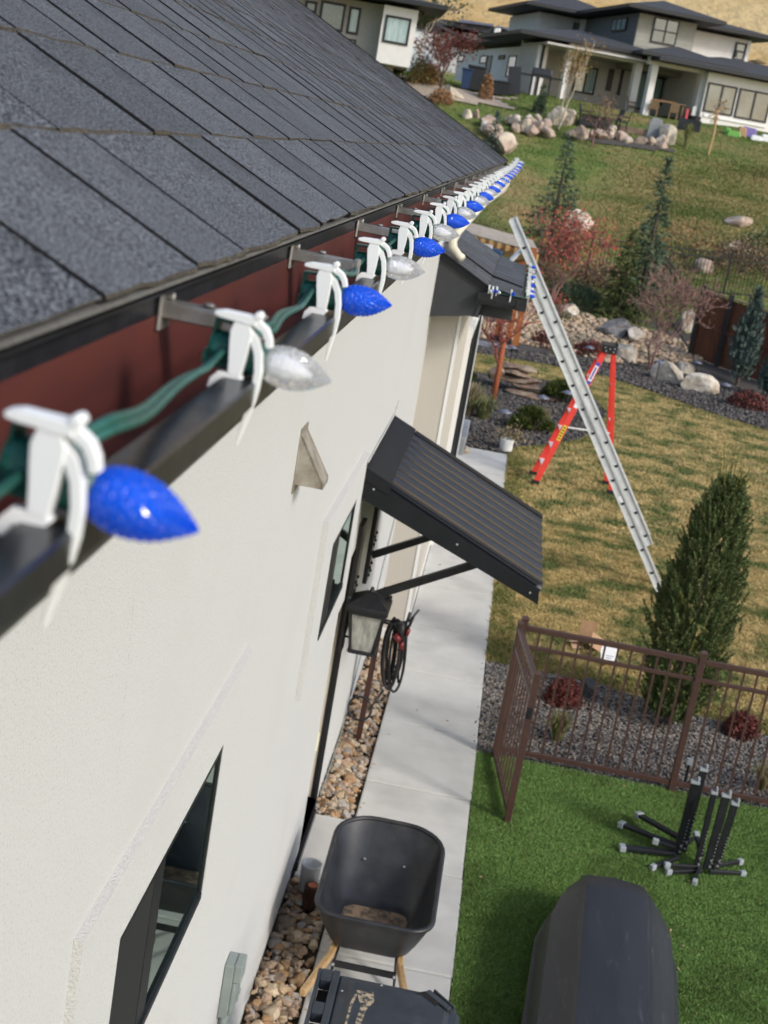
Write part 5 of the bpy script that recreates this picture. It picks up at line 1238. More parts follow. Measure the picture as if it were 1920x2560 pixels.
for k in range(16):                                         # pale leaders at the top
    a = r.uniform(0, 6.283); p = B_+np.array([.10+math.cos(a)*.07, .17+math.sin(a)*.07, r.uniform(1.95, 2.15)]); d = unit(np.array([math.cos(a)*.16, math.sin(a)*.16, 1])+r.normal(size=3)*.06); ln = r.uniform(.25, .55)
    m = 90; t = r.uniform(0, 1, m); ang = r.uniform(0, 6.283, m); e1 = unit(np.cross(d, [.3, .1, .9])); e2 = np.cross(d, e1); rad = e1*np.cos(ang)[:, None]+e2*np.sin(ang)[:, None]
    C.append(p+d*ln*t[:, None]); Dd.append(unit(rad*.35+d)); L.append(np.full(m, .018)); MI.append(np.full(m, 2))
C, Dd, L, MI = map(np.concatenate, (C, Dd, L, MI)); V, Fc = tris(C, Dd, L, .0125, r); bulk('crown', V, Fc, [m_needle, m_needle2, m_needley], MI, cs)

# ---- gravel bed plants and litter
shrub('barberry_shrub', 'low dark red barberry beside the black stone behind the fence', (1.15, 12.34, 0), .19, .24, 1500, .040, m_barb, r, stemmat=m_barkr)
shrub('barberry_shrub', 'low dark red barberry in the gravel right of the columnar spruce', (2.80, 12.42, 0), .18, .23, 1400, .040, m_barb, r, stemmat=m_barkr)
tuft('grass_clump', 'yellow green ornamental grass in the gravel behind the fence', (1.08, 11.42, 0), .15, .24, 170, .009, [m_ygrass, m_ygrass, m_dgrass], r)
tuft('grass_clump', 'dry green grass tuft at the right edge behind the fence', (2.82, 11.25, 0), .15, .22, 130, .009, [m_ygrass, m_dgrass], r)
tag(obj('dark_stone', boulder('', '', (1.37, 12.58, 0), .12, .10, .13, m_boublack, 5), m_boublack), 'small blackish stone beside the red barberry', 'stone')
cb = thing('cardboard_box', 'torn open cardboard box lying on the lawn behind the fence', 'cardboard box', (1.42, 14.0, 0))
c0 = Vector((1.42, 14.0, 0))
obj('panel', MB().obox(c0+Vector((.0, .14, .12)), (.085, .0, 0), (0, .004, .115), (0, .0015, 0)), m_carton, cb)
obj('panel', MB().obox(c0+Vector((-.08, -.02, .06)), (.10, .02, .02), (0, .10, -.03), (0, 0, .0015)), m_carton2, cb)
obj('panel', MB().obox(c0+Vector((.10, -.04, .08)), (.075, .05, -.05), (.01, .07, .05), (.0012, 0, .0012)), m_carton, cb)
obj('flap', MB().obox(c0+Vector((-.10, -.06, .02)), (.06, .03, 0), (-.01, .05, .012), (0, 0, .001)), m_carton2, cb)
pb = thing('white_carton', 'flattened white carton with faint print on the lawn behind the fence', 'carton', (1.62, 13.62, 0))
q = [(-.07, -.10), (.05, -.11), (.085, -.05), (.08, .08), (.02, .11), (-.06, .09), (-.085, .02)]
ct, st_ = math.cos(.75), math.sin(.75)
def tl(x, y, e): return (1.62+x*1.05, 13.62+y*1.15*ct-e*st_, .11+y*1.15*st_+e*ct)
b = MB(); b.add([tl(x, y, 0) for x, y in q]+[tl(x, y, .006) for x, y in q], [tuple(range(len(q)-1, -1, -1)), tuple(range(len(q), 2*len(q)))]+[(i, (i+1) % 7, 7+(i+1) % 7, 7+i) for i in range(7)])
obj('card', b, m_paper, pb)
for k in range(3): obj('print_line', MB().add([tl(-.03, -.025-.022*k, .0065), tl(.045-.02*k, -.025-.022*k, .0065), tl(.045-.02*k, -.033-.022*k, .0065), tl(-.03, -.033-.022*k, .0065)], [(0, 1, 2, 3)]), m_ink, pb)
pl0 = thing('path_light', 'small dark bed light in the gravel by the fence near the right edge', 'path light', (2.14, 11.0, 0))
obj('stem', MB().tube([(2.14, 11.0, -.02), (2.14, 11.0, .22)], .012, 8), m_black, pl0); obj('lamp_cap', MB().box(2.115, 2.165, 10.98, 11.02, .20, .25), m_grcap, pl0)

# ---- planting island
isl = thing('flagstone_stack', 'stack of reddish brown flagstones beside the orange trunked tree', 'stone stack', (.45, 28.9, 0))
rg = np.random.default_rng(3)
for k, (x, y, z, sx, sy, sz, m) in enumerate(((.75, 28.6, .06, .55, .34, .055, m_flag), (.62, 28.75, .17, .56, .36, .05, m_flag), (.45, 28.9, .28, .50, .36, .055, m_flag), (.35, 28.95, .40, .46, .34, .06, m_flag), (.20, 29.0, .50, .36, .30, .05, m_flag), (.55, 29.0, .49, .24, .22, .05, m_flag), (-.05, 28.8, .34, .20, .25, .12, m_flag))):
    V, Fc = rock_geo(rg, 2, 8, .015); V = V*np.array([sx, sy, sz*1.35]); V[:, 2] = np.clip(V[:, 2], -sz, sz)
    obj('flagstone', MB().add([(v[0]+x, v[1]+y, v[2]+z) for v in V], Fc), m, isl)
RMIN[0] = .007
leafy('red_twig_tree', 'small bare tree with orange trunk and red twigs in the planting island', (0.0, 27.4, 0), 2.9, .7, r, m_leafred, m_barkr, 700, .05, trunk=.40, depth=6, tr=.045, spread=.80, upb=.30, cloud=.4)
for o in bpy.data.objects['red_twig_tree'].children:
    if o.name.startswith('branches'): o.data.materials[0] = m_barkr
obj('trunk', MB().tube([(0, 27.4, -.03), (.01, 27.4, .6), (.0, 27.4, 1.24)], [.062, .056, .050], 10), m_barko, bpy.data.objects['red_twig_tree'], smooth=True)
shrub('dwarf_pine', 'bushy yellow green dwarf pine nearest the white pot', (.78, 24.95, .03), .42, .42, 2600, .10, m_pine, r, needles=True, lumpy=9)
shrub('dwarf_pine', 'dwarf pine half hidden behind the extension ladder', (1.50, 28.6, .03), .55, .50, 2600, .10, m_pine, r, needles=True, lumpy=9)
shrub('dwarf_pine', 'small dark shrub close to the patio door of the house', (-.62, 28.6, .02), .24, .30, 700, .09, m_pine, r, needles=True, lumpy=5)
tuft('grass_clump', 'dry grass clump next to the bay wall', (-.42, 25.4, 0), .38, .55, 240, .016, [m_dgrass, m_dgrass, m_ggrass], r)
tuft('grass_clump', 'grey green grass mound between the dry grass and the path light', (-.12, 25.3, 0), .36, .40, 260, .016, [m_ggrass, m_ggrass, m_ygrass], r)
tuft('grass_clump', 'thin pale grass tuft left of the red stepladder', (.95, 25.3, 0), .20, .40, 90, .014, [m_dgrass, m_ggrass], r)
fp = thing('flower_pot', 'white pot of dried flowers at the far end of the path', 'flower pot', (.36, 22.95, 0))
obj('pot', MB().lathe([(.098, .0), (.105, .02), (.112, .20), (.116, .21), (.105, .21), (.098, .17), (.0005, .16)], 24, (.36, 22.95, 0)), m_white, fp, smooth=True)
n = 300; c = np.column_stack([r.normal(.42, .13, n), r.normal(23.0, .09, n), .20+np.abs(r.normal(.08, .08, n))]); V, Fc = leaves(c, .06, .03, r, 1); bulk('dried_leaves', V, Fc, [m_leafrust, m_dgrass, m_ggrass], r.integers(0, 3, len(Fc)), fp, 'stuff')
plp = thing('path_light', 'mushroom path light standing behind the white flower pot', 'path light', (.24, 23.8, 0), 'mushroom path lights')
obj('stem', MB().tube([(.24, 23.8, -.02), (.24, 23.8, .50)], .013, 8), m_black, plp)
obj('lamp_cap', MB().lathe([(.012, .50), (.125, .478), (.128, .484), (.05, .520), (.012, .535), (.0005, .54)], 20, (.24, 23.8, 0)), m_lamp, plp, smooth=True)
for (x, y, lb) in ((1.38, 27.0, 'mushroom path light by the dwarf pine behind the extension ladder'), (.90, 25.95, 'mushroom path light just left of the red stepladder rail'), (.22, 31.9, 'mushroom path light behind the flagstone stack'),
                   (5.05, 32.1, 'mushroom path light right of the two pale boulders'), (3.72, 34.0, 'mushroom path light left of the two pale boulders'), (2.05, 34.3, 'thin path light in the mulch left of the stepladder top'), (4.75, 35.2, 'path light standing behind the two pale boulders')):
    dup(plp, (x, y, T(x, y)), lb)
tag(obj('white_stone', boulder('', '', (-.30, 22.2, 0), .12, .1, .1, m_boulder, 4), m_boulder), 'pale stone at the foot of the sliding door', 'stone')
obj('step_block', MB().box(-.55, -.30, 22.0, 23.6, -.02, .28), m_pave, house, bevel=.02)

# ---- bed behind the lawn
for k, (px, py, sx, sy, sz, m, lb) in enumerate((
    (1443, 826, .50, .40, .36, m_boulder, 'large pale boulder at the lawn edge, left of a pair'), (1508, 845, .55, .38, .30, m_boulder, 'pale boulder at the lawn edge, right of a pair'), (1478, 805, .40, .3, .24, m_boulder, 'pale boulder tucked behind the pair at the lawn edge'),
    (1328, 728, .50, .40, .40, m_bougrey, 'grey and cream boulder on the stony slope'), (1372, 742, .42, .36, .36, m_boulder, 'cream boulder on the stony slope beside the grey one'), (1352, 775, .62, .40, .36, m_boulder, 'buff boulder just right of the stepladder top'),
    (1478, 712, .46, .4, .42, m_boulder, 'pale boulder left of the dark wooden fence'), (1215, 690, .55, .4, .38, m_boulder, 'big cream boulder on the stony slope under the red shrub tree'), (1080, 700, .6, .4, .4, m_boulder, 'cream boulder behind the orange timber posts'))):
    p = dh(px, py); tag(obj('boulder', boulder('', '', p, sx, sy, sz, m, 50+k, rz=.3*k), m), lb, 'boulder')
RMIN[0] = .009
p = dh(1190, 668); leafy('red_shrub_tree', 'bright red leaved multi-stem tree behind the ladder top', p, 3.1, 1.2, r, m_leafred, m_barkp, 2300, .09, trunk=.22, depth=5, tr=.035, spread=.8, stems=4, upb=.25, cloud=.55)
p = dh(1402, 800); leafy('bare_tree', 'leafless multi-stem tree with mauve branches before the wooden fence', p, 2.9, 1.3, r, m_leafrust, m_barkp, 260, .07, trunk=.22, depth=6, tr=.032, spread=.95, stems=4, upb=.22, cloud=.5)
def spruce_at(lb, bx_, by_, tx_, ty_, rf, mat, seed, **kw):
    b0 = dh(bx_, by_); tp = hz_scale(b0, *D(tx_, ty_)); h_ = tp.z-b0.z; return conifer(lb, b0, h_, h_*rf, mat, np.random.default_rng(seed), **kw)
spruce_at('tall loose green spruce on the slope behind the red tree', 1180, 560, 1214, 292, .30, m_spruce, 201, needle=.17, layers=30, per=10)
spruce_at('slim green spruce on the slope left of the bare tree', 1372, 690, 1441, 345, .19, m_spruce, 202, needle=.17, layers=34, per=9)
spruce_at('dense dark spruce among the shrubs behind the stepladder', 1330, 690, 1395, 505, .30, m_sprucey, 203, needle=.15, layers=26, per=10)
spruce_at('blue green juniper in front of the wooden fence', 1592, 832, 1648, 632, .27, m_juniper, 204, needle=.16, droop=-.9, up=.5, name='juniper_tree', layers=24, shape=.75)
spruce_at('blue green juniper at the right edge by the wooden fence', 1655, 865, 1672, 755, .36, m_juniper, 205, needle=.15, droop=-.9, up=.5, name='juniper_tree', layers=20, shape=.7)
spruce_at('thin young spruce half hidden behind the roof end', 1060, 330, 1035, 240, .34, m_juniper, 206, needle=.16, layers=16, per=6, dens=14)
for (px, py, rx, hh, n_, ls_, m, lb, nd) in ((1236, 655, 1.0, .55, 1600, .15, m_spruce, 'spreading dark juniper on the stony slope', True), (1180, 748, .45, .42, 700, .09, m_leafmar, 'low maroon barberry left of the ladder on the mulch', False), (1275, 768, .50, .40, 800, .09, m_leafmar, 'low maroon barberry behind the stepladder', False),
    (1320, 640, 1.2, .9, 1300, .11, m_leafrust, 'rust brown shrub in front of the black fence', False), (1290, 612, .9, .8, 900, .11, m_leafrust, 'orange brown shrub beside the red leaved tree', False), (1600, 590, 1.3, 1.2, 1400, .12, m_leafrust, 'dark rust shrub beyond the wooden fence at the right', False), (1648, 560, 1.2, 1.1, 1200, .12, m_leafgrn, 'green brown shrub at the right edge beyond the black fence', False),
    (1480, 560, 1.3, 1.4, 700, .10, m_leafor, 'orange twiggy shrub behind the bare tree', False), (1435, 610, 1.0, 1.1, 600, .10, m_leafrust, 'brown twiggy shrub left of the wooden fence', False), (1615, 882, .5, .42, 900, .09, m_leafmar, 'low maroon shrub under the blue junipers', False), (1020, 660, .8, .7, 900, .1, m_leafmar, 'dark red shrub close to the porch corner', False),
    (1215, 770, .3, .28, 350, .09, m_ggrass, 'small grey green plant in the mulch by the ladder', True), (1305, 768, .28, .25, 300, .09, m_ggrass, 'small spiky plant behind the stepladder', True), (1160, 615, .9, .8, 1000, .12, m_leafrust, 'brown shrub left of the red leaved tree', False), (1200, 690, .5, .5, 600, .1, m_spruce, 'little dark conifer below the red leaved tree', True)):
    shrub('shrub', lb, dh(px, py), rx, hh, n_, ls_, m, r, needles=nd)

# ---- wooden fence and black metal fence
wf = thing('wooden_fence', 'reddish brown board fence with black posts in the back corner', 'fence', dh(1490, 765))
fa_, fb_ = dh(1491, 768), dh(1549, 792); dirf = (Vector((fb_.x, fb_.y, 0))-Vector((fa_.x, fa_.y, 0))); Lf = dirf.length; dirf.normalize(); nrm = Vector((-dirf.y, dirf.x, 0))
HT = 1.75; ext = 4.6
for k in range(int(ext/.145)):
    a = Vector((fa_.x, fa_.y, 0))+dirf*(.145*k+.07); z = T(a.x, a.y)
    obj('board', MB().beam((a.x, a.y, z+.03), (a.x, a.y, z+HT), .138, .02, up=dirf.cross(Vector((0, 0, 1)))), m_cedar, wf)
for k in range(4):
    a = Vector((fa_.x, fa_.y, 0))+dirf*(Lf*k)-nrm*.05; z = T(a.x, a.y); obj('post', MB().box(a.x-.06, a.x+.06, a.y-.06, a.y+.06, z-.1, z+HT+.15), m_black, wf)
e0, e1 = Vector((fa_.x, fa_.y, T(0, fa_.y))), Vector((fa_.x, fa_.y, 0))+dirf*ext; e1.z = T(0, e1.y)
obj('cap_rail', MB().beam(e0+Vector((0, 0, HT+.02)), e1+Vector((0, 0, HT+.02)), .10, .04), m_cedart, wf)
obj('mid_rail', MB().beam(e0-nrm*.03+Vector((0, 0, HT*.5)), e1-nrm*.03+Vector((0, 0, HT*.5)), .03, .09), m_cedar, wf)
bf = thing('metal_fence', 'thin black metal picket fence along the foot of the grassy slope', 'fence', dh(1300, 640))
ch = [dh(1265, 640), dh(1420, 660), dh(1530, 665), dh(1700, 700)]
ch = [tuple(dh(x_, y_)[:2]) for x_, y_ in ((1262, 610), (1400, 624), (1560, 642), (1690, 656))]
pk = MB(); pz = lambda x, y: T(x, y)
for (a, c) in zip(ch[:-1], ch[1:]):
    a, c = Vector((*a, 0)), Vector((*c, 0)); n = int((c-a).length/.115)
    for k in range(n):
        p = a.lerp(c, k/n); z = pz(p.x, p.y); pk.box(p.x-.008, p.x+.008, p.y-.008, p.y+.008, z+.05, z+1.38)
    za, zc = pz(a.x, a.y), pz(c.x, c.y)
    for h_ in (.15, 1.20, 1.36): obj('rail', MB().beam(a+Vector((0, 0, za+h_)), c+Vector((0, 0, zc+h_)), .03, .035), m_black, bf)
    obj('post', MB().box(a.x-.03, a.x+.03, a.y-.03, a.y+.03, za-.1, za+1.5), m_black, bf)
obj('pickets', pk, m_black, bf, kind='stuff')
f2 = thing('metal_fence', 'short black metal fence run joining the wooden fence corner', 'fence', (4.4, 38.6, T(0, 38.6)))
a, c = Vector((fa_.x-.05, fa_.y+.05, 0)), Vector((*ch[1], 0)); za, zc = T(a.x, a.y), T(c.x, c.y); pk = MB(); n = 28
for k in range(n):
    p = a.lerp(c, k/n); z = T(p.x, p.y); pk.box(p.x-.008, p.x+.008, p.y-.008, p.y+.008, z+.05, z+1.38)
obj('pickets', pk, m_black, f2, kind='stuff')
for h_ in (.15, 1.20, 1.38): obj('rail', MB().beam(a+Vector((0, 0, za+h_)), c+Vector((0, 0, zc+h_)), .035, .045), m_black, f2)
for (px, py, hh) in ((1253, 760, 1.3), (1205, 745, 1.3)):
    p = dh(px, py)

# ---- pergola / play frame beyond the porch
pg_ = thing('timber_pergola', 'orange timber frame with ribbed pale roof panel beyond the porch roof', 'pergola', (-.2, 35.6, 0))
for (px, py, hz_) in ((1110, 762, 2.55), (1072, 735, 2.5), (1096, 742, 2.5)):
    p = dh(px, py); obj('post', MB().box(p.x-.075, p.x+.075, p.y-.075, p.y+.075, -.05, hz_), m_postwood, pg_)
    obj('post_base', MB().box(p.x-.09, p.x+.09, p.y-.09, p.y+.09, 0, .18), m_black, pg_)
zr = 3.28
c4 = [at_y(*D(1000, 500), 36.2), at_y(*D(1163, 545), 35.2), at_y(*D(1150, 520), 37.6), at_y(*D(1000, 478), 38.4)]
zz = [c4[0].z, c4[1].z, c4[2].z, c4[3].z]
vs = []; k = 22
for i in range(k+1):
    t = i/k; dz = .03*(i % 2); a = c4[0].lerp(c4[3], t); c = c4[1].lerp(c4[2], t); vs += [(a.x, a.y, a.z+dz), (c.x, c.y, c.z+dz)]
o = obj('roof_panel', MB().add(vs, [(2*i, 2*i+1, 2*i+3, 2*i+2) for i in range(k)]), m_perg, pg_); o.modifiers.new('s', 'SOLIDIFY').thickness = .02
obj('beam', MB().beam(c4[0]+Vector((0, .05, -.18)), c4[1]+Vector((0, .05, -.18)), .08, .24), m_pergwood, pg_)
for i in range(9):
    p = c4[0].lerp(c4[1], (i+.5)/9); obj('rafter_end', MB().box(p.x-.05, p.x+.05, p.y-.10, p.y+.02, p.z-.17, p.z-.03), m_pergwood, pg_)
obj('tarp', MB().beam(c4[0].lerp(c4[1], .42)+Vector((0, -.12, -.30)), c4[0].lerp(c4[1], .55)+Vector((0, -.12, -.34)), .1, .26), m_tarp, pg_, bevel=.03)
for i in range(4):
    p0, p1 = dh(1072, 735), dh(1110, 762); obj('cross_slat', MB().beam((p0.x, p0.y, .5+.5*i), (p1.x, p1.y, .8+.5*i), .03, .07), m_postwood, pg_)

# ---- boulders on the grassy slope
for k, (px, py, sx, sy, sz, m, lb) in enumerate(((1598, 487, .62, .4, .26, m_boulrose, 'flat pinkish boulder alone on the grassy slope'), (1248, 492, .62, .45, .48, m_boulder, 'pale boulder on the slope above the red leaved tree'), (1585, 548, .75, .45, .30, m_boulder, 'low tan boulder beside the black fence at the right'), (1517, 585, .55, .4, .36, m_boulrose, 'rosy boulder seen through the black fence'), (1225, 500, .4, .3, .3, m_boulrose, 'small rosy boulder touching the pale one above the red tree'))):
    p = dh(px, py); tag(obj('boulder', boulder('', '', p, sx, sy, sz, m, 90+k, rz=.5*k), m), lb, 'boulder')

# ================================================================== NEIGHBOURS ON THE RISE
class Plot:
    """a house plot: origin on the ground, facade direction u, depth direction v; px() meets the facade plane at depth v0"""
    def __init__(s, o, deg): s.o = Vector(o); a = math.radians(deg); s.u = Vector((math.cos(a), math.sin(a), 0)); s.v = Vector((-math.sin(a), math.cos(a), 0))
    def P(s, u, v, z): return s.o+s.u*u+s.v*v+Vector((0, 0, z-s.o.z))
    def px(s, px, py, v0=0):
        d = Vector(ray(px, py)); k = (s.o.dot(s.v)+v0)/d.dot(s.v); p = d*k; return (p-s.o).dot(s.u), p.z+H
    def pu(s, px, py, u0=0):
        d = Vector(ray(px, py)); k = (s.o.dot(s.u)+u0)/d.dot(s.u); p = d*k; return (p-s.o).dot(s.v), p.z+H
    def box(s, b, u0, u1, v0, v1, z0, z1, m=0):
        return b.add([s.P(u, v, z) for z in (z0, z1) for v in (v0, v1) for u in (u0, u1)], [(0, 2, 3, 1), (4, 5, 7, 6), (0, 1, 5, 4), (2, 6, 7, 3), (0, 4, 6, 2), (1, 3, 7, 5)], m)
    def hip(s, b, u0, u1, v0, v1, z, h, m=0, t=.15, inset=None):
        w_ = min(u1-u0, v1-v0)/2*.98; i = inset if inset is not None else w_
        if u1-u0 > v1-v0: r0, r1 = (u0+i, (v0+v1)/2), (u1-i, (v0+v1)/2)
        else: r0, r1 = ((u0+u1)/2, v0+i), ((u0+u1)/2, v1-i)
        b.add([s.P(u0, v0, z), s.P(u1, v0, z), s.P(u1, v1, z), s.P(u0, v1, z), s.P(*r0, z+h), s.P(*r1, z+h)],
              [(0, 1, 5, 4), (2, 3, 4, 5), (1, 2, 5), (3, 0, 4)] if u1-u0 > v1-v0 else [(0, 1, 4), (1, 2, 5, 4), (2, 3, 5), (3, 0, 4, 5)], m)
        return s.box(b, u0, u1, v0, v1, z-t, z-.004, m+1)
def Z2(x, y): return (1300+.3737*x, .3737*y)
def Z3(x, y): return (750+.3617*x, .3617*y)
def win(PL, par, a, c, v0, glass, cols=1, rows=1, fr=.07, lab=None, cut=None):
    """window on a facade plane: pixel corners a (upper left) and c (lower right)"""
    u0, z1 = PL.px(*a, v0); u1, z0 = PL.px(*c, v0)
    if cut: u1 = cut
    b = MB(); PL.box(b, u0, u1, v0-.05, v0+.03, z0, z0+fr); PL.box(b, u0, u1, v0-.05, v0+.03, z1-fr, z1)
    for i in range(cols+1):
        u = u0+(u1-u0-fr)*i/cols; PL.box(b, u, u+fr, v0-.05+.002, v0+.03, z0+fr, z1-fr)
    for j in range(1, rows): z = z0+(z1-z0)*j/rows; PL.box(b, u0+fr, u1-fr, v0-.047, v0+.03, z-fr/2, z+fr/2)
    f_ = obj('window', b, m_hframe, par, label=lab)
    for i in range(cols): q = (u1-u0)/cols; obj('pane', PL.box(MB(), u0+q*i+fr*.8, u0+q*(i+1)-fr*.2, v0-.02, v0-.012, z0+fr*.8, z1-fr*.8), glass, f_)
    return u0, u1, z0, z1

g0 = at_y(*Z2(105, 655), 66.0)
N = Plot((g0.x, g0.y, 7.05), 16)
nh = thing('neighbour_house', 'large pale two storey house with charcoal hip roofs and a covered porch on the rise', 'house', N.P(0, 0, 7.05))
zp = 7.0
ze = N.px(*Z2(360, 338), -.2)[1]            # porch eave height
b = MB(); bw = MB(); bs = MB()
uC1 = N.px(*Z2(345, 345), -.3)[0]; uC3 = N.px(*Z2(900, 430), -1.4)[0]; uP = N.px(*Z2(1235, 500), -1.4)[0]
N.box(bw, 0, uC1-1.4, 0, .25, zp-.6, ze)                                        # stub wall left of the porch
N.box(bw, -.01, .24, .25, 17.5, zp-.6, ze+.05)                                   # long side wall
obj('wall', bw, m_hw, nh)
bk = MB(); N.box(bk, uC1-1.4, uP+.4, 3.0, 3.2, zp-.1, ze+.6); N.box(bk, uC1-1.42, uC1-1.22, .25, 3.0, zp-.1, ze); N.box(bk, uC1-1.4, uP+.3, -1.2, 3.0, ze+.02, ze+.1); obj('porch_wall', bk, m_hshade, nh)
fl2 = MB(); N.box(fl2, uC1-1.4, uP+.3, -1.8, 3.0, zp-.6, zp+.02); obj('porch_floor', fl2, m_pave, nh)
for i, (zx, zx1, top, bot, v) in enumerate(((318, 350, 338, 660, -.3), (770, 815, 430, 762, -.3), (880, 922, 430, 782, -1.4))):
    u0 = N.px(*Z2(zx, top), v)[0]; u1 = N.px(*Z2(zx1, top), v)[0]
    obj('column', N.box(MB(), u0, u1, v-.2, v+.25, zp-.3, ze), m_hw, nh)
up0 = N.px(*Z2(1205, 500), -1.4)[0]
obj('column', N.box(MB(), up0, up0+.45, -1.6, -1.15, zp-.3, ze), m_hw, nh)
bm = MB(); N.box(bm, uC1-.2, N.px(*Z2(800, 430), -.3)[0], -.48, -.1, ze-.05, ze+.38); N.box(bm, uC3-.3, up0+.2, -1.58, -1.2, ze-.05, ze+.38); obj('porch_beam', bm, m_hw, nh)
# window wing to the right
uW0 = N.px(*Z2(1262, 500), -2.0)[0]; zeW = N.px(*Z2(1300, 490), -2.0)[1]
obj('window_wing', N.box(MB(), uW0, uW0+17, -2.0, 6, zp-1.6, zeW+.02), m_hw, nh)
win(N, nh, Z2(1262, 548), Z2(1415, 780), -2.0, m_hwin, 2, 1, .08); win(N, nh, Z2(1472, 588), Z2(1642, 825), -2.0, m_hwin, 2, 1, .08)
obj('window_trim', N.box(MB(), N.px(*Z2(1230, 755), -2)[0], N.px(*Z2(1645, 830), -2)[0], -2.06, -1.99, N.px(*Z2(1642, 836), -2)[1]-.12, N.px(*Z2(1642, 836), -2)[1]-.0), m_white, nh)
# porch openings
win(N, nh, Z2(380, 430), Z2(490, 640), 3.0, m_hwin2, 2, 1, .09); win(N, nh, Z2(598, 458), Z2(604, 612), 3.0, m_hdoor, 1, 1, .05); win(N, nh, Z2(680, 460), Z2(664, 640), 3.0, m_hdoor, 1, 1, .05)
win(N, nh, Z2(800, 475), Z2(815, 738), 3.0, m_hwin2, 1, 1, .09); win(N, nh, Z2(905, 508), Z2(985, 715), 3.0, m_hwin2, 2, 1, .1); win(N, nh, Z2(1085, 528), Z2(1115, 770), 3.0, m_hdoor, 1, 1, .06)
# openings on the long side wall (plane u = 0)
def swin(a, c, glass, cols=1, fr=.06, door=False):
    v1, z1 = N.pu(*a, 0); v0, z0 = N.pu(*c, 0); b = MB(); v0, v1 = min(v0, v1), max(v0, v1)
    N.box(b, -.06, .02, v0, v1, z0, z0+fr); N.box(b, -.06, .02, v0, v1, z1-fr, z1)
    for i in range(cols+1): q = v0+(v1-v0-fr)*i/cols; N.box(b, -.058, .02, q, q+fr, z0+fr, z1-fr)
    f_ = obj('side_door' if door else 'window', b, m_hframe, nh)
    for i in range(cols): q = (v1-v0)/cols; obj('pane', N.box(MB(), -.03, -.022, v0+q*i+fr*.6, v0+q*(i+1)-fr*.4, z0+fr*.6, z1-fr*.6), glass, f_)
swin(Z3(1100, 384), Z3(1132, 425), m_hwin); swin(Z3(1252, 386), Z3(1288, 440), m_hwin, 1); swin(Z3(1300, 386), Z3(1300, 583), m_hdoor, 1, .05, True); swin(Z3(1380, 382), Z3(1418, 412), m_leafrust)
swin(Z3(1450, 386), Z3(1478, 533), m_hwin, 1); swin(Z3(1548, 388), Z3(1630, 448), m_hwin2, 3)
obj('downspout', MB().tube([N.P(-.06, -.06, ze), N.P(-.06, -.06, zp-.2)], .06, 6), m_hframe, nh)
# lower roofs
rf = MB()
N.hip(rf, -.7, 8.0, -.9, 18.2, ze+.40, .55, 0); N.hip(rf, uC1-2.6, N.px(*Z2(850, 420), -.9)[0]+1.5, -.95, 7.2, ze+.41, .72, 0); N.hip(rf, uC3-.9, up0+1.7, -2.1, 6, ze+.42, .60, 0)
N.hip(rf, uW0-2.6, uW0+18, -2.7, 7, zeW+.22, .85, 0)
obj('roof', rf, [m_hroof, m_hfasc], nh)
# upper storey blocks
def blk(nm, a, c, v0, dep, mat, ztop=None):
    u0, z1 = N.px(*a, v0); u1, z0 = N.px(*c, v0); z1 = ztop or z1
    obj(nm, N.box(MB(), u0, u1, v0, v0+dep, z0-1.2, z1), mat, nh); return u0, u1, z0, z1
zt = N.px(*Z2(805, 85), 1.2)[1]
U3 = blk('upper_block', Z2(805, 85), Z2(1145, 345), 1.2, 11, m_hgreige, zt)
U4 = blk('upper_block', Z2(1172, 200), Z2(1512, 415), 3.4, 8, m_hw)
U1 = blk('upper_block', Z2(135, 92), Z2(398, 240), 9.6, 6, m_hg, zt); U1b = blk('upper_block', Z2(440, 70), Z2(590, 235), 9.0, 7, m_hw, zt)
obj('side_wall', N.box(MB(), U3[0]-.03, U3[0]-.004, 1.22, 11, ze, zt), m_hdk, nh)  # shaded side of the greige block, its shade painted as darker siding
obj('connecting_block', N.box(MB(), U1[0]+.4, U3[0]+.2, 10, 13, ze, zt-.01), m_hg, nh)
k = int((zt-U3[2]+.7)/.2)
for i in range(k):
    obj('siding_board', N.box(MB(), U3[0]-.01, U3[1]+.01, 1.178, 1.196, zt-.2*(i+1)+.012, zt-.2*i), m_hgreige, nh)
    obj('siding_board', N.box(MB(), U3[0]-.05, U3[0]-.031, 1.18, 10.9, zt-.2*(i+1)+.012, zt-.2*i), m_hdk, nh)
win(N, nh, Z2(478, 80), Z2(516, 232), 8.97, m_hwin, 1, 2, .09)
win(N, nh, Z2(905, 112), Z2(1035, 310), 1.16, m_hwin, 2, 2, .055); win(N, nh, Z2(1448, 280), Z2(1492, 412), 3.37, m_hwin, 1, 2, .08)
def uwin(a, c, u0, glass, cols):
    v1, z1 = N.pu(*a, u0); v0, z0 = N.pu(*c, u0); b = MB(); v0, v1 = min(v0, v1), max(v0, v1); z0, z1 = min(z0, z1), max(z0, z1)
    N.box(b, u0-.1, u0, v0, v1, z0, z0+.06); N.box(b, u0-.1, u0, v0, v1, z1-.06, z1)
    for i in range(cols+1): q = v0+(v1-v0-.06)*i/cols; N.box(b, u0-.098, u0, q, q+.06, z0+.06, z1-.06)
    f_ = obj('window', b, m_hframe, nh)
    for i in range(cols): q = (v1-v0)/cols; obj('pane', N.box(MB(), u0-.075, u0-.07, v0+q*i+.04, v0+q*(i+1)-.03, z0+.05, z1-.05), glass, f_)
uwin(Z2(632, 130), Z2(712, 203), U3[0]-.05, m_hwin2, 3)
u0 = N.px(*Z2(405, 75), 9.58)[0]; obj('window', N.box(MB(), u0-.25, u0+.12, 9.52, 9.61, U1[2]+.2, zt-.2), m_hwin, nh)
obj('corner_trim', N.box(MB(), U4[1]-.12, U4[1]+.03, 3.36, 3.5, U4[2]-1, U4[3]), m_white, nh)
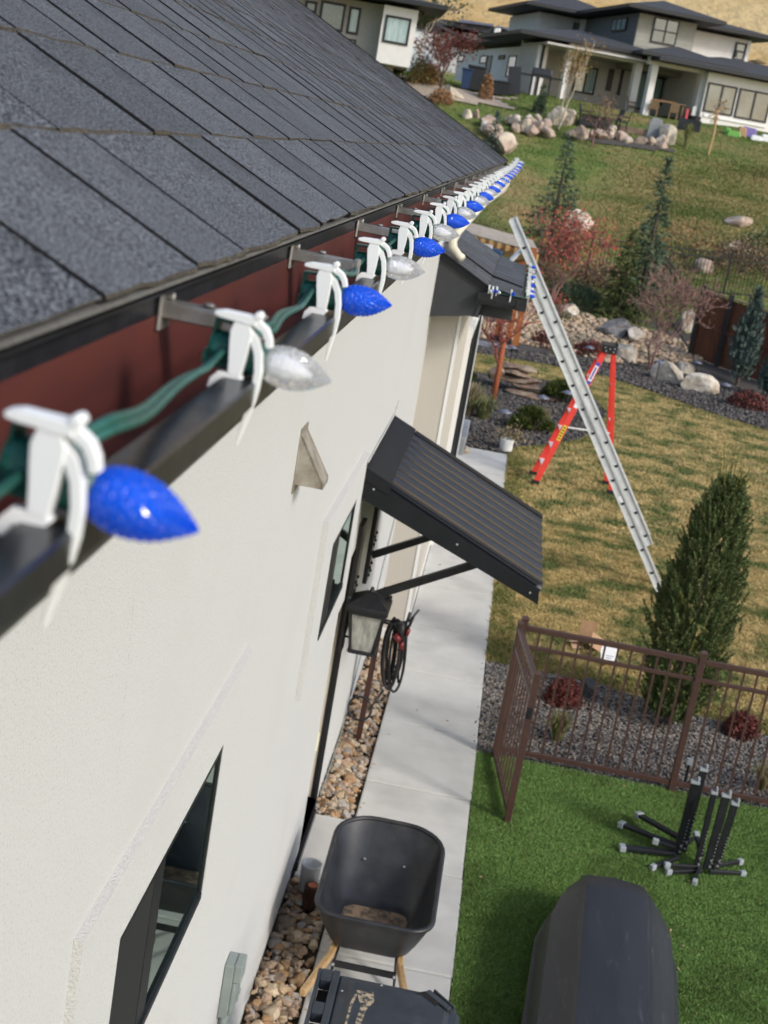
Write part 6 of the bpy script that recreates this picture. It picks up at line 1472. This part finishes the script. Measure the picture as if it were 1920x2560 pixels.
r2 = MB(); N.hip(r2, U1[0]-1.2, U3[0]+2, 8.0, 16, zt+.24, .85, 0); N.hip(r2, U3[0]-.9, U3[1]+1.0, .2, 13, zt+.22, .62, 0); N.hip(r2, U4[0]-2, U4[1]+1.0, 2.4, 12.2, U4[3]+.26, .55, 0)
obj('upper_roof', r2, [m_hroof, m_hfasc], nh)
obj('roof_vent', MB().lathe([(.09, 0), (.09, .3), (.001, .32)], 8, N.P(U4[0]+1.2, .9, ze+1.1)), m_hfasc, nh)
for x in (250, 330): 
    u = N.px(*Z2(x, 20), 6)[0]; obj('vent_pipe', MB().tube([N.P(u, 6, zt+.6), N.P(u, 6, zt+1.5)], .06, 8), m_hw, nh)

# house at the upper left with the white window bay
g1 = at_y(*D(740, 170), 60.0)
L_ = Plot((g1.x, g1.y, 6.3), 8)
lh = thing('neighbour_house', 'mushroom grey house with a white box bay window beyond the roof ridge', 'house', L_.P(0, 0, 6.3))
uA = L_.px(*Z3(530, 400), 0)[0]; zA = L_.px(*Z3(560, 60), 0)[1]; uB = L_.px(*Z3(798, 112), -1.0)[0]
obj('wall', L_.box(MB(), uA-16, uA+.1, 0, 9, 4.5, zA+.15), m_hdg, lh); obj('lower_wall', L_.box(MB(), uA+.12, uB-.5, .2, 8, 4.0, L_.px(*Z3(600, 440), -.9)[1]+.1), m_hdg, lh)
zb0 = L_.px(*Z3(620, 445), -1.0)[1]; obj('bay', L_.box(MB(), L_.px(*Z3(525, 420), -1.0)[0], uB+.1, -1.0, 7, zb0, zA+.1), m_hw, lh)
win(L_, lh, Z3(596, 100), Z3(742, 320), -1.0, m_hwin2, 1, 1, .09); win(L_, lh, Z3(150, 0), Z3(292, 225), 0, m_hwin, 1, 1, .1); win(L_, lh, Z3(345, 42), Z3(398, 245), 0, m_hwin2, 1, 1, .1); win(L_, lh, Z3(335, 265), Z3(385, 310), 0, m_hwin2, 1, 1, .08); win(L_, lh, Z3(40, 0), Z3(112, 95), 0, m_hwin, 1, 1, .1)
q = MB(); L_.hip(q, uA-17, uB+1.2, -1.7, 10, zA+.40, .9, 0); obj('roof', q, [m_hroof, m_hfasc], lh)
# houses further back
g2 = at_y(*Z3(870, 480), 84.0); B2 = Plot((g2.x, g2.y, 7.6), 10)
bh = thing('neighbour_house', 'plain white house wall behind the bay window house', 'house', B2.P(0, 0, 7.6))
z_ = B2.px(*Z3(860, 205), 0)[1]; ua, ub = B2.px(*Z3(740, 300), 0)[0], B2.px(*Z3(935, 300), 0)[0]
obj('wall', B2.box(MB(), ua-6, ub, 0, 8, 6, z_), m_white, bh); q = MB(); B2.box(q, ua-6.2, ub+.2, -.2, 8.2, z_+.004, z_+.25); obj('roof', q, m_hfasc, bh)
g3 = at_y(*Z3(1100, 480), 96.0); B3 = Plot((g3.x, g3.y, 8.5), 6)
ch_ = thing('neighbour_house', 'distant white house with stepped dark roofs and solar panels', 'house', B3.P(0, 0, 8.5))
def b3(nm, a, c, v0, dep, mat): 
    u0, z1 = B3.px(*a, v0); u1, z0 = B3.px(*c, v0); obj(nm, B3.box(MB(), u0, u1, v0, v0+dep, min(z0, z1)-2.5, z1), mat, ch_); return u0, u1, z0, z1
R1 = b3('wall', Z3(850, 200), Z3(1150, 330), 0, 8, m_hg); R2 = b3('wall', Z3(1130, 225), Z3(1640, 330), 2, 8, m_hg)
def slope_roof(nm, pts_px, v0, v1, mat, par, PL, dz=.25):
    f_ = [PL.px(*p, v0) for p in pts_px]; b = MB(); n = len(f_)
    b.add([PL.P(u, v0, z) for u, z in f_]+[PL.P(u, v1, z) for u, z in f_], [tuple(range(n)), tuple(range(2*n-1, n-1, -1))]+[(i, n+i, n+(i+1) % n, (i+1) % n) for i in range(n)]); return obj(nm, b, mat, par)
slope_roof('roof', [Z3(805, 155), Z3(930, 150), Z3(1195, 278), Z3(1150, 280), Z3(930, 175), Z3(805, 170)], -.6, 7, m_hroof, ch_, B3)
slope_roof('roof', [Z3(935, 158), Z3(975, 130), Z3(1330, 180), Z3(1640, 245), Z3(1640, 275), Z3(1300, 230), Z3(1060, 182), Z3(960, 170)], 1.2, 9, m_hroof, ch_, B3)
slope_roof('solar_panel', [Z3(1085, 150), Z3(1110, 132), Z3(1345, 168), Z3(1335, 182)], .9, 1.15, m_solar, ch_, B3)
slope_roof('solar_panel', [Z3(1350, 188), Z3(1365, 176), Z3(1600, 226), Z3(1590, 240)], .9, 1.15, m_solar, ch_, B3)
b = MB(); 
for x in (1345, 1365, 1590, 1615): u, z = B3.px(*Z3(x, 262), 1.0); b.tube([B3.P(u, 1.0, z-.3), B3.P(u, 1.0, z+.6)], .12, 6)
obj('vent_pipe', b, m_white, ch_, kind='stuff')
u, z = B3.px(*Z3(1285, 245), 1.9); obj('window', B3.box(MB(), u-.5, u+.5, 1.9, 2.05, z-.5, z+.4), m_hwin, ch_)

# yard things near the neighbours
def binb(px, py, m, lb, w_=.62, h_=1.1, cat='wheelie bin'):
    p = hit(*Z3(px, py)); t = thing('waste_bin', lb, cat, p)
    obj('body', MB().loft([[(p.x-.22*w_/.6, p.y-.25, p.z), (p.x+.22*w_/.6, p.y-.25, p.z), (p.x+.22*w_/.6, p.y+.25, p.z), (p.x-.22*w_/.6, p.y+.25, p.z)], [(p.x-w_/2, p.y-.3, p.z+h_*.9), (p.x+w_/2, p.y-.3, p.z+h_*.9), (p.x+w_/2, p.y+.3, p.z+h_*.9), (p.x-w_/2, p.y+.3, p.z+h_*.9)]]), m, t)
    obj('lid', MB().box(p.x-w_/2-.03, p.x+w_/2+.03, p.y-.34, p.y+.32, p.z+h_*.905, p.z+h_), m, t, bevel=.03)
binb(1140, 612, m_blueb, 'navy wheelie bin on the left of a pair by the neighbour side wall', .45, .82); binb(1200, 622, m_blackb, 'charcoal wheelie bin on the right of a pair by the neighbour side wall', .72, .98)
binb(1340, 650, m_blackb, 'low black planter tub nearest the bins on the neighbour wall', .55, .55, 'planter'); binb(1395, 655, m_blackb, 'low black planter tub further right along the neighbour wall', .55, .55, 'planter')
p = hit(*Z3(1475, 655)); tag(obj('leaning_panel', MB().beam((p.x, p.y, p.z), (p.x-.15, p.y+.25, p.z+1.15), .55, .06, up=(0, 1, 0)), m_hframe), 'black panel leaning on the neighbour side wall', 'panel')
p = dh(1162, 208); gr = thing('barbecue', 'black barbecue grill at the corner of the neighbour house', 'barbecue', p)
obj('hood', MB().loft([[(p.x-.45, p.y-.3, p.z+.85), (p.x+.45, p.y-.3, p.z+.85), (p.x+.45, p.y+.3, p.z+.85), (p.x-.45, p.y+.3, p.z+.85)], [(p.x-.42, p.y-.2, p.z+1.15), (p.x+.42, p.y-.2, p.z+1.15), (p.x+.42, p.y+.25, p.z+1.15), (p.x-.42, p.y+.25, p.z+1.15)]]), m_blackb, gr, bevel=.05)
obj('shelf', MB().box(p.x-.9, p.x+.9, p.y-.28, p.y+.28, p.z+.78, p.z+.845), m_blackb, gr)
for sx in (-.4, .4): obj('leg', MB().box(p.x+sx-.04, p.x+sx+.04, p.y-.2, p.y+.2, p.z, p.z+.778), m_blackb, gr)
# patio dining set
u, z = N.px(*Z2(940, 790), -1.0); c = N.P(u, -1.0, zp); tb = thing('patio_table', 'teak patio table with an orange centrepiece on the neighbour porch', 'table', c)
obj('tabletop', MB().box(c.x-.95, c.x+.95, c.y-.45, c.y+.45, zp+.70, zp+.75), m_teak, tb)
for sx in (-.85, .85):
    for sy in (-.35, .35): obj('leg', MB().box(c.x+sx-.04, c.x+sx+.04, c.y+sy-.04, c.y+sy+.04, zp, zp+.70), m_teak, tb)
tag(obj('serving_tray', MB().box(c.x-.5, c.x+.5, c.y-.15, c.y+.15, zp+.752, zp+.80), m_leafor), 'orange tray lying on the teak patio table', 'tray')
def chair(x, y, rz, lb, m, lowb=False):
    t = thing('patio_chair', lb, 'chair', (0, 0, 0), 'patio chairs'); s = .24
    obj('seat', MB().box(-s, s, -s, s, .40, .45), m, t, local=True); obj('backrest', MB().beam((0, s, .45), (0, s+.10, .92), .48, .04, up=(0, 1, 0)), m, t, local=True)
    for sx in (-1, 1):
        for sy in (-1, 1): obj('leg', MB().box(sx*.21-.025, sx*.21+.025, sy*.21-.025, sy*.21+.025, 0, .40), m, t, local=True)
        obj('armrest', MB().box(sx*.25-.03, sx*.25+.03, -.24, .26, .62, .66), m, t, local=True)
    t.location = (x, y, T(x, y) if lowb else zp); t.rotation_euler.z = rz; t.scale = (.82, .82, .78); return t
chair(c.x-1.35, c.y-.1, 1.57, 'teak chair at the left end of the patio table', m_teak); chair(c.x-.45, c.y-.75, 3.14, 'teak chair on the near left of the patio table', m_teak); chair(c.x+.45, c.y-.75, 3.14, 'teak chair on the near right of the patio table', m_teak); chair(c.x+1.4, c.y, -1.57, 'teak chair at the right end of the patio table', m_teak)
u, z = N.px(*Z2(1095, 830), -1.6); p = N.P(u, -1.7, zp); tag(obj('toy_slide', MB().prism([(p.y-.2, zp), (p.y+.2, zp), (p.y+.1, zp+.6), (p.y-.05, zp+.6)], p.x-.06, p.x+.05, 'x'), m_pinkr, bevel=.02), 'red and white toy leaning beside the dark porch door', 'toy')
p = N.P(u+.3, -1.7, zp); tag(obj('toy_board', MB().box(p.x-.08, p.x+.10, p.y-.1, p.y+.1, zp, zp+.75), m_white, bevel=.02), 'white toy panel beside the red toy at the porch door', 'toy')
u, z = N.px(*Z2(1150, 830), -1.5); p = N.P(u, -1.75, zp); tag(obj('black_planter', MB().lathe([(.25, 0), (.32, .55), (.30, .55), (.25, .45), (.001, .44)], 12, (p.x, p.y, zp-.2)), m_blackb), 'black planter at the foot of the porch pier', 'planter')
for zx, zy, m, w_, h_, lb in ((1382, 900, m_toyg, .25, .30, 'lime green toy at the foot of the window wing'), (1425, 912, m_toyg, .62, .24, 'larger lime green toy beside it under the windows'), (1478, 912, m_cardb if False else m_carton, .4, .4, 'tan toy box between the green and purple toys'), (1525, 915, m_toyp, .65, .40, 'purple grey toy house under the right windows'), (1575, 938, m_white, .5, .2, 'white stone block right of the purple toy'), (1638, 945, m_white, .4, .28, 'white stone block at the right end under the windows')):
    p = hit(*Z2(zx, zy)); tag(obj('garden_toy', MB().loft([[(p.x-w_/2, p.y-.2, p.z-.05), (p.x+w_/2, p.y-.2, p.z-.05), (p.x+w_/2, p.y+.2, p.z-.05), (p.x-w_/2, p.y+.2, p.z-.05)], [(p.x-w_/2*.8, p.y-.15, p.z+h_), (p.x+w_/2*.85, p.y-.15, p.z+h_*.9), (p.x+w_/2*.85, p.y+.15, p.z+h_*.9), (p.x-w_/2*.8, p.y+.15, p.z+h_)]]), m, bevel=.05), lb, 'toy' if m not in (m_white,) else 'stone')

# boulder retaining wall, fire pit, slab
rw = thing('boulder_wall', 'long retaining wall of rose and cream boulders below the neighbour porch', 'retaining wall', dh(1200, 285))
rg = np.random.default_rng(8)
for k, (x, y, rr, m) in enumerate(((1010, 248, 9, 0), (1028, 246, 8, 1), (1050, 262, 15, 1), (1062, 286, 17, 1), (1048, 276, 13, 0), (1086, 312, 22, 1), (1072, 300, 13, 1), (1099, 256, 9, 0), (1113, 262, 11, 0), (1130, 270, 14, 0), (1146, 264, 10, 1), (1117, 274, 9, 1), (1163, 258, 9, 0), (1150, 282, 10, 1), (1160, 274, 12, 1), (1176, 272, 12, 1), (1185, 284, 11, 1), (1140, 255, 8, 0),
        (1200, 252, 17, 0), (1226, 256, 15, 0), (1250, 286, 13, 1), (1232, 290, 9, 1), (1280, 288, 11, 1), (1297, 290, 12, 1), (1316, 292, 12, 1), (1340, 298, 12, 1), (1356, 303, 10, 0), (1383, 304, 12, 1), (1404, 308, 10, 1), (1424, 306, 12, 1), (1428, 312, 11, 1), (1437, 293, 18, 0), (1323, 280, 7, 0), (1267, 284, 8, 1))):
    p = dh(x, y+rr*.8); s = rr*2*p.y/3550*1.157*1.42/2; o = boulder('', '', p, s*1.15, s*.95, s*1.0, None, 300+k, rz=rg.uniform(0, 3)); obj('boulder', o, m_boulder if m == 0 else m_boulrose, rw)
p = dh(1410, 296); tag(obj('standing_stone', MB().loft([[(p.x-.30, p.y-.15, p.z-.2), (p.x+.28, p.y-.2, p.z-.2), (p.x+.30, p.y+.2, p.z-.2), (p.x-.28, p.y+.2, p.z-.2)], [(p.x-.27, p.y-.12, p.z+.5), (p.x+.29, p.y-.15, p.z+.5), (p.x+.27, p.y+.15, p.z+.5), (p.x-.25, p.y+.15, p.z+.5)], [(p.x-.17, p.y-.1, p.z+.74), (p.x+.25, p.y-.1, p.z+.72), (p.x+.22, p.y+.1, p.z+.72), (p.x-.15, p.y+.1, p.z+.75)]]), m_bougrey.copy() if False else m_pave, bevel=.05), 'tall grey standing stone on the boulder wall', 'stone')
p = dh(1385, 292); tag(obj('stone_bench', MB().box(p.x-1.0, p.x+.3, p.y, p.y+.5, p.z-.1, p.z+.25), m_flag, bevel=.04), 'low brown stone ledge beside the standing stone', 'ledge')
bed2 = []
for x, y in ((1225, 292), (1300, 312), (1390, 328), (1460, 335), (1440, 318), (1350, 305), (1290, 296), (1240, 284)): bed2.append(tuple(dh(x, y)[:2]))
xs_ = [q[0] for q in bed2]; ys_ = [q[1] for q in bed2]
grid_sheet('mulch_strip', np.arange(min(xs_), max(xs_)+.3, .25), np.arange(min(ys_), max(ys_)+.3, .25), lambda x, y: gz(x, y)+.05, m_mulchb, keep=bed2)
fpz = dh(1282, 276); ft = thing('fire_table', 'black fire table behind the boulder wall', 'fire table', fpz)
obj('body', MB().box(fpz.x-.62, fpz.x+.62, fpz.y-.3, fpz.y+.3, fpz.z, fpz.z+.42), m_blackb, ft, bevel=.02); obj('top', MB().box(fpz.x-.7, fpz.x+.7, fpz.y-.36, fpz.y+.36, fpz.z+.423, fpz.z+.47), m_hframe, ft)
for x, y, rz, lb in ((1262, 272, 1.4, 'dark patio chair left of the fire table'), (1322, 280, -1.2, 'dark patio chair right of the fire table'), (1340, 284, -1.6, 'dark patio chair furthest right by the fire table')):
    p = dh(x, y); o = chair(p.x, p.y, rz, lb, m_blackb, True); o.scale = (.95, .95, .9)
# gravel patch, trees and shrubs of the neighbours
gvp = [tuple(hit(*Z3(x, y))[:2]) for x, y in ((700, 520), (800, 560), (1200, 640), (1500, 668), (1350, 700), (1440, 745), (1500, 772), (1320, 742), (960, 715), (700, 640))]
xs_ = [q[0] for q in gvp]; ys_ = [q[1] for q in gvp]
grid_sheet('gravel_yard', np.arange(min(xs_), max(xs_)+.4, .3), np.arange(min(ys_), max(ys_)+.4, .3), lambda x, y: gz(x, y)+.06, M('pale_gravel_yard', (.42, .35, .28), (.33, .27, .21), sc=7, rough=.95, bs=10, bd=.5, bdist=.05), keep=gvp)
p = hit(*Z3(1040, 700)); tag(obj('boulder', boulder('', '', p, .55, .45, .50, m_boulrose, 501), m_boulder), 'rounded pale pink boulder by the maroon tree of the neighbour', 'boulder')
r = np.random.default_rng(303)
leafy('maroon_tree', 'round maroon leaved tree in the gravel beside the neighbour house', hit(*Z3(965, 655)), 3.0, .9, r, m_leafmar, m_bark, 2400, .12, trunk=.28, depth=4, tr=.07, spread=.62, cloud=.7)
leafy('birch_tree', 'thin yellowing tree with pale double trunk in front of the porch', hit(*Z2(255, 860)), 3.5, .7, r, m_leafyel, m_boulder, 800, .10, trunk=.30, depth=4, tr=.05, spread=.30, stems=2, upb=.5, cloud=.9, lean=(.12, 0))
leafy('young_tree', 'small brown leaved tree on one slim trunk before the boulder wall', hit(*Z2(482, 975)), 2.3, .75, r, m_leafrust, m_barkp, 620, .09, trunk=.42, depth=4, tr=.05, spread=.9, cloud=.7)
leafy('staked_sapling', 'slender staked sapling on the lawn under the wing windows', hit(*Z2(1260, 1028)), 2.5, .4, r, m_dgrass, m_wood, 200, .09, trunk=.70, depth=3, tr=.05, spread=.5, upb=-.1, cloud=.6)
conifer('small dark spruce on the lawn before the side wall', hit(*Z2(125, 765)), 1.1, .28, m_spruce, r, needle=.16, layers=14, per=7)
for px, py, rx, hh, m, lb in ((970, 718, .55, .62, m_leafor, 'round orange shrub at the left of the pale gravel'), (1275, 700, .32, 1.15, m_leafor, 'upright orange shrub near the black tubs'), (810, 580, .8, 1.3, m_leafgrn, 'grey green bush in front of the plain white wall'), (850, 590, .7, 1.0, m_leafyel, 'yellow green bush beside the maroon tree'), (900, 595, .6, .9, m_leafrust, 'brown bush at the foot of the maroon tree')):
    shrub('shrub', lb, hit(*Z3(px, py)), rx, hh, 1100, .11, m, r)
leafy('thin_tree', 'open grey green young tree in front of the plain white wall', hit(*Z3(800, 560)), 4.6, .9, r, m_leafgrn, m_boulder, 500, .20, trunk=.35, depth=4, tr=.06, spread=.6, cloud=.8)
tuft('grass_clump', 'tall grass with a dark sign stake right of the boulder wall', hit(*Z2(1105, 1000)), .25, .9, 60, .05, [m_ygrass, m_ggrass], r)
p = hit(*Z2(1105, 960)); tag(obj('yard_sign', MB().box(p.x-.45, p.x+.45, p.y-.05, p.y+.05, p.z+.5, p.z+.95).box(p.x-.04, p.x+.04, p.y-.04, p.y+.04, p.z-.1, p.z+.5), m_blackb), 'small dark lamp box right of the standing stone', 'lamp box')

# ---- repeats share a group
GRP = {'boulder': 'boulders in the planting and on the slope', 'shrub': 'shrubs behind the lawns', 'dwarf_pine': 'dwarf pines in the planting island', 'barberry_shrub': 'red barberries in the gravel', 'grass_clump': 'ornamental grass clumps',
       'spruce_tree': 'young spruces behind the lawn', 'juniper_tree': 'blue junipers by the wooden fence', 'path_light': 'mushroom path lights', 'neighbour_house': 'houses on the rise', 'waste_bin': 'bins and tubs by the neighbour wall',
       'garden_toy': 'toys and stones under the wing windows', 'metal_fence': 'black metal fence runs', 'light_string': 'strings of holiday lights', 'metal_stand': 'black metal stands on the turf'}
for o in list(bpy.data.objects):
    st_ = o.name.split('.')[0]
    if o.parent is None and st_ in GRP and 'label' in o and 'group' not in o: o['group'] = GRP[st_]

# ---- fallen leaves and grit on the path, turf and lawn
r = np.random.default_rng(404)
P = np.concatenate([rand_in([(.42, 7), (4, 7), (4, 10.8), (.42, 10.8)], 2.2, r), rand_in([(.45, 13.2), (5, 13), (5, 22), (.45, 22)], 1.6, r), rand_in([(-.40, 6), (.40, 6), (.40, 20), (-.40, 20)], 1.6, r)])
C = np.column_stack([P, np.where((P[:, 0] > .41), .014, .006)]); V, Fc = leaves(C, .035, .024, r, .15); bulk('fallen_leaves', V, Fc, [m_leafrust, m_carton, m_dgrass], r.integers(0, 3, len(Fc)), kind='stuff')
pebbles('path_grit', [(-.41, 6.4), (-.36, 6.4), (-.37, 13), (-.41, 13)], 90, .004, .011, m_rivs[:4], r, lambda x, y: .002)
pebbles('path_grit', [(.36, 10.9), (.405, 10.9), (.405, 13.1), (.37, 13.1)], 160, .004, .010, m_gravs, r, lambda x, y: .002)
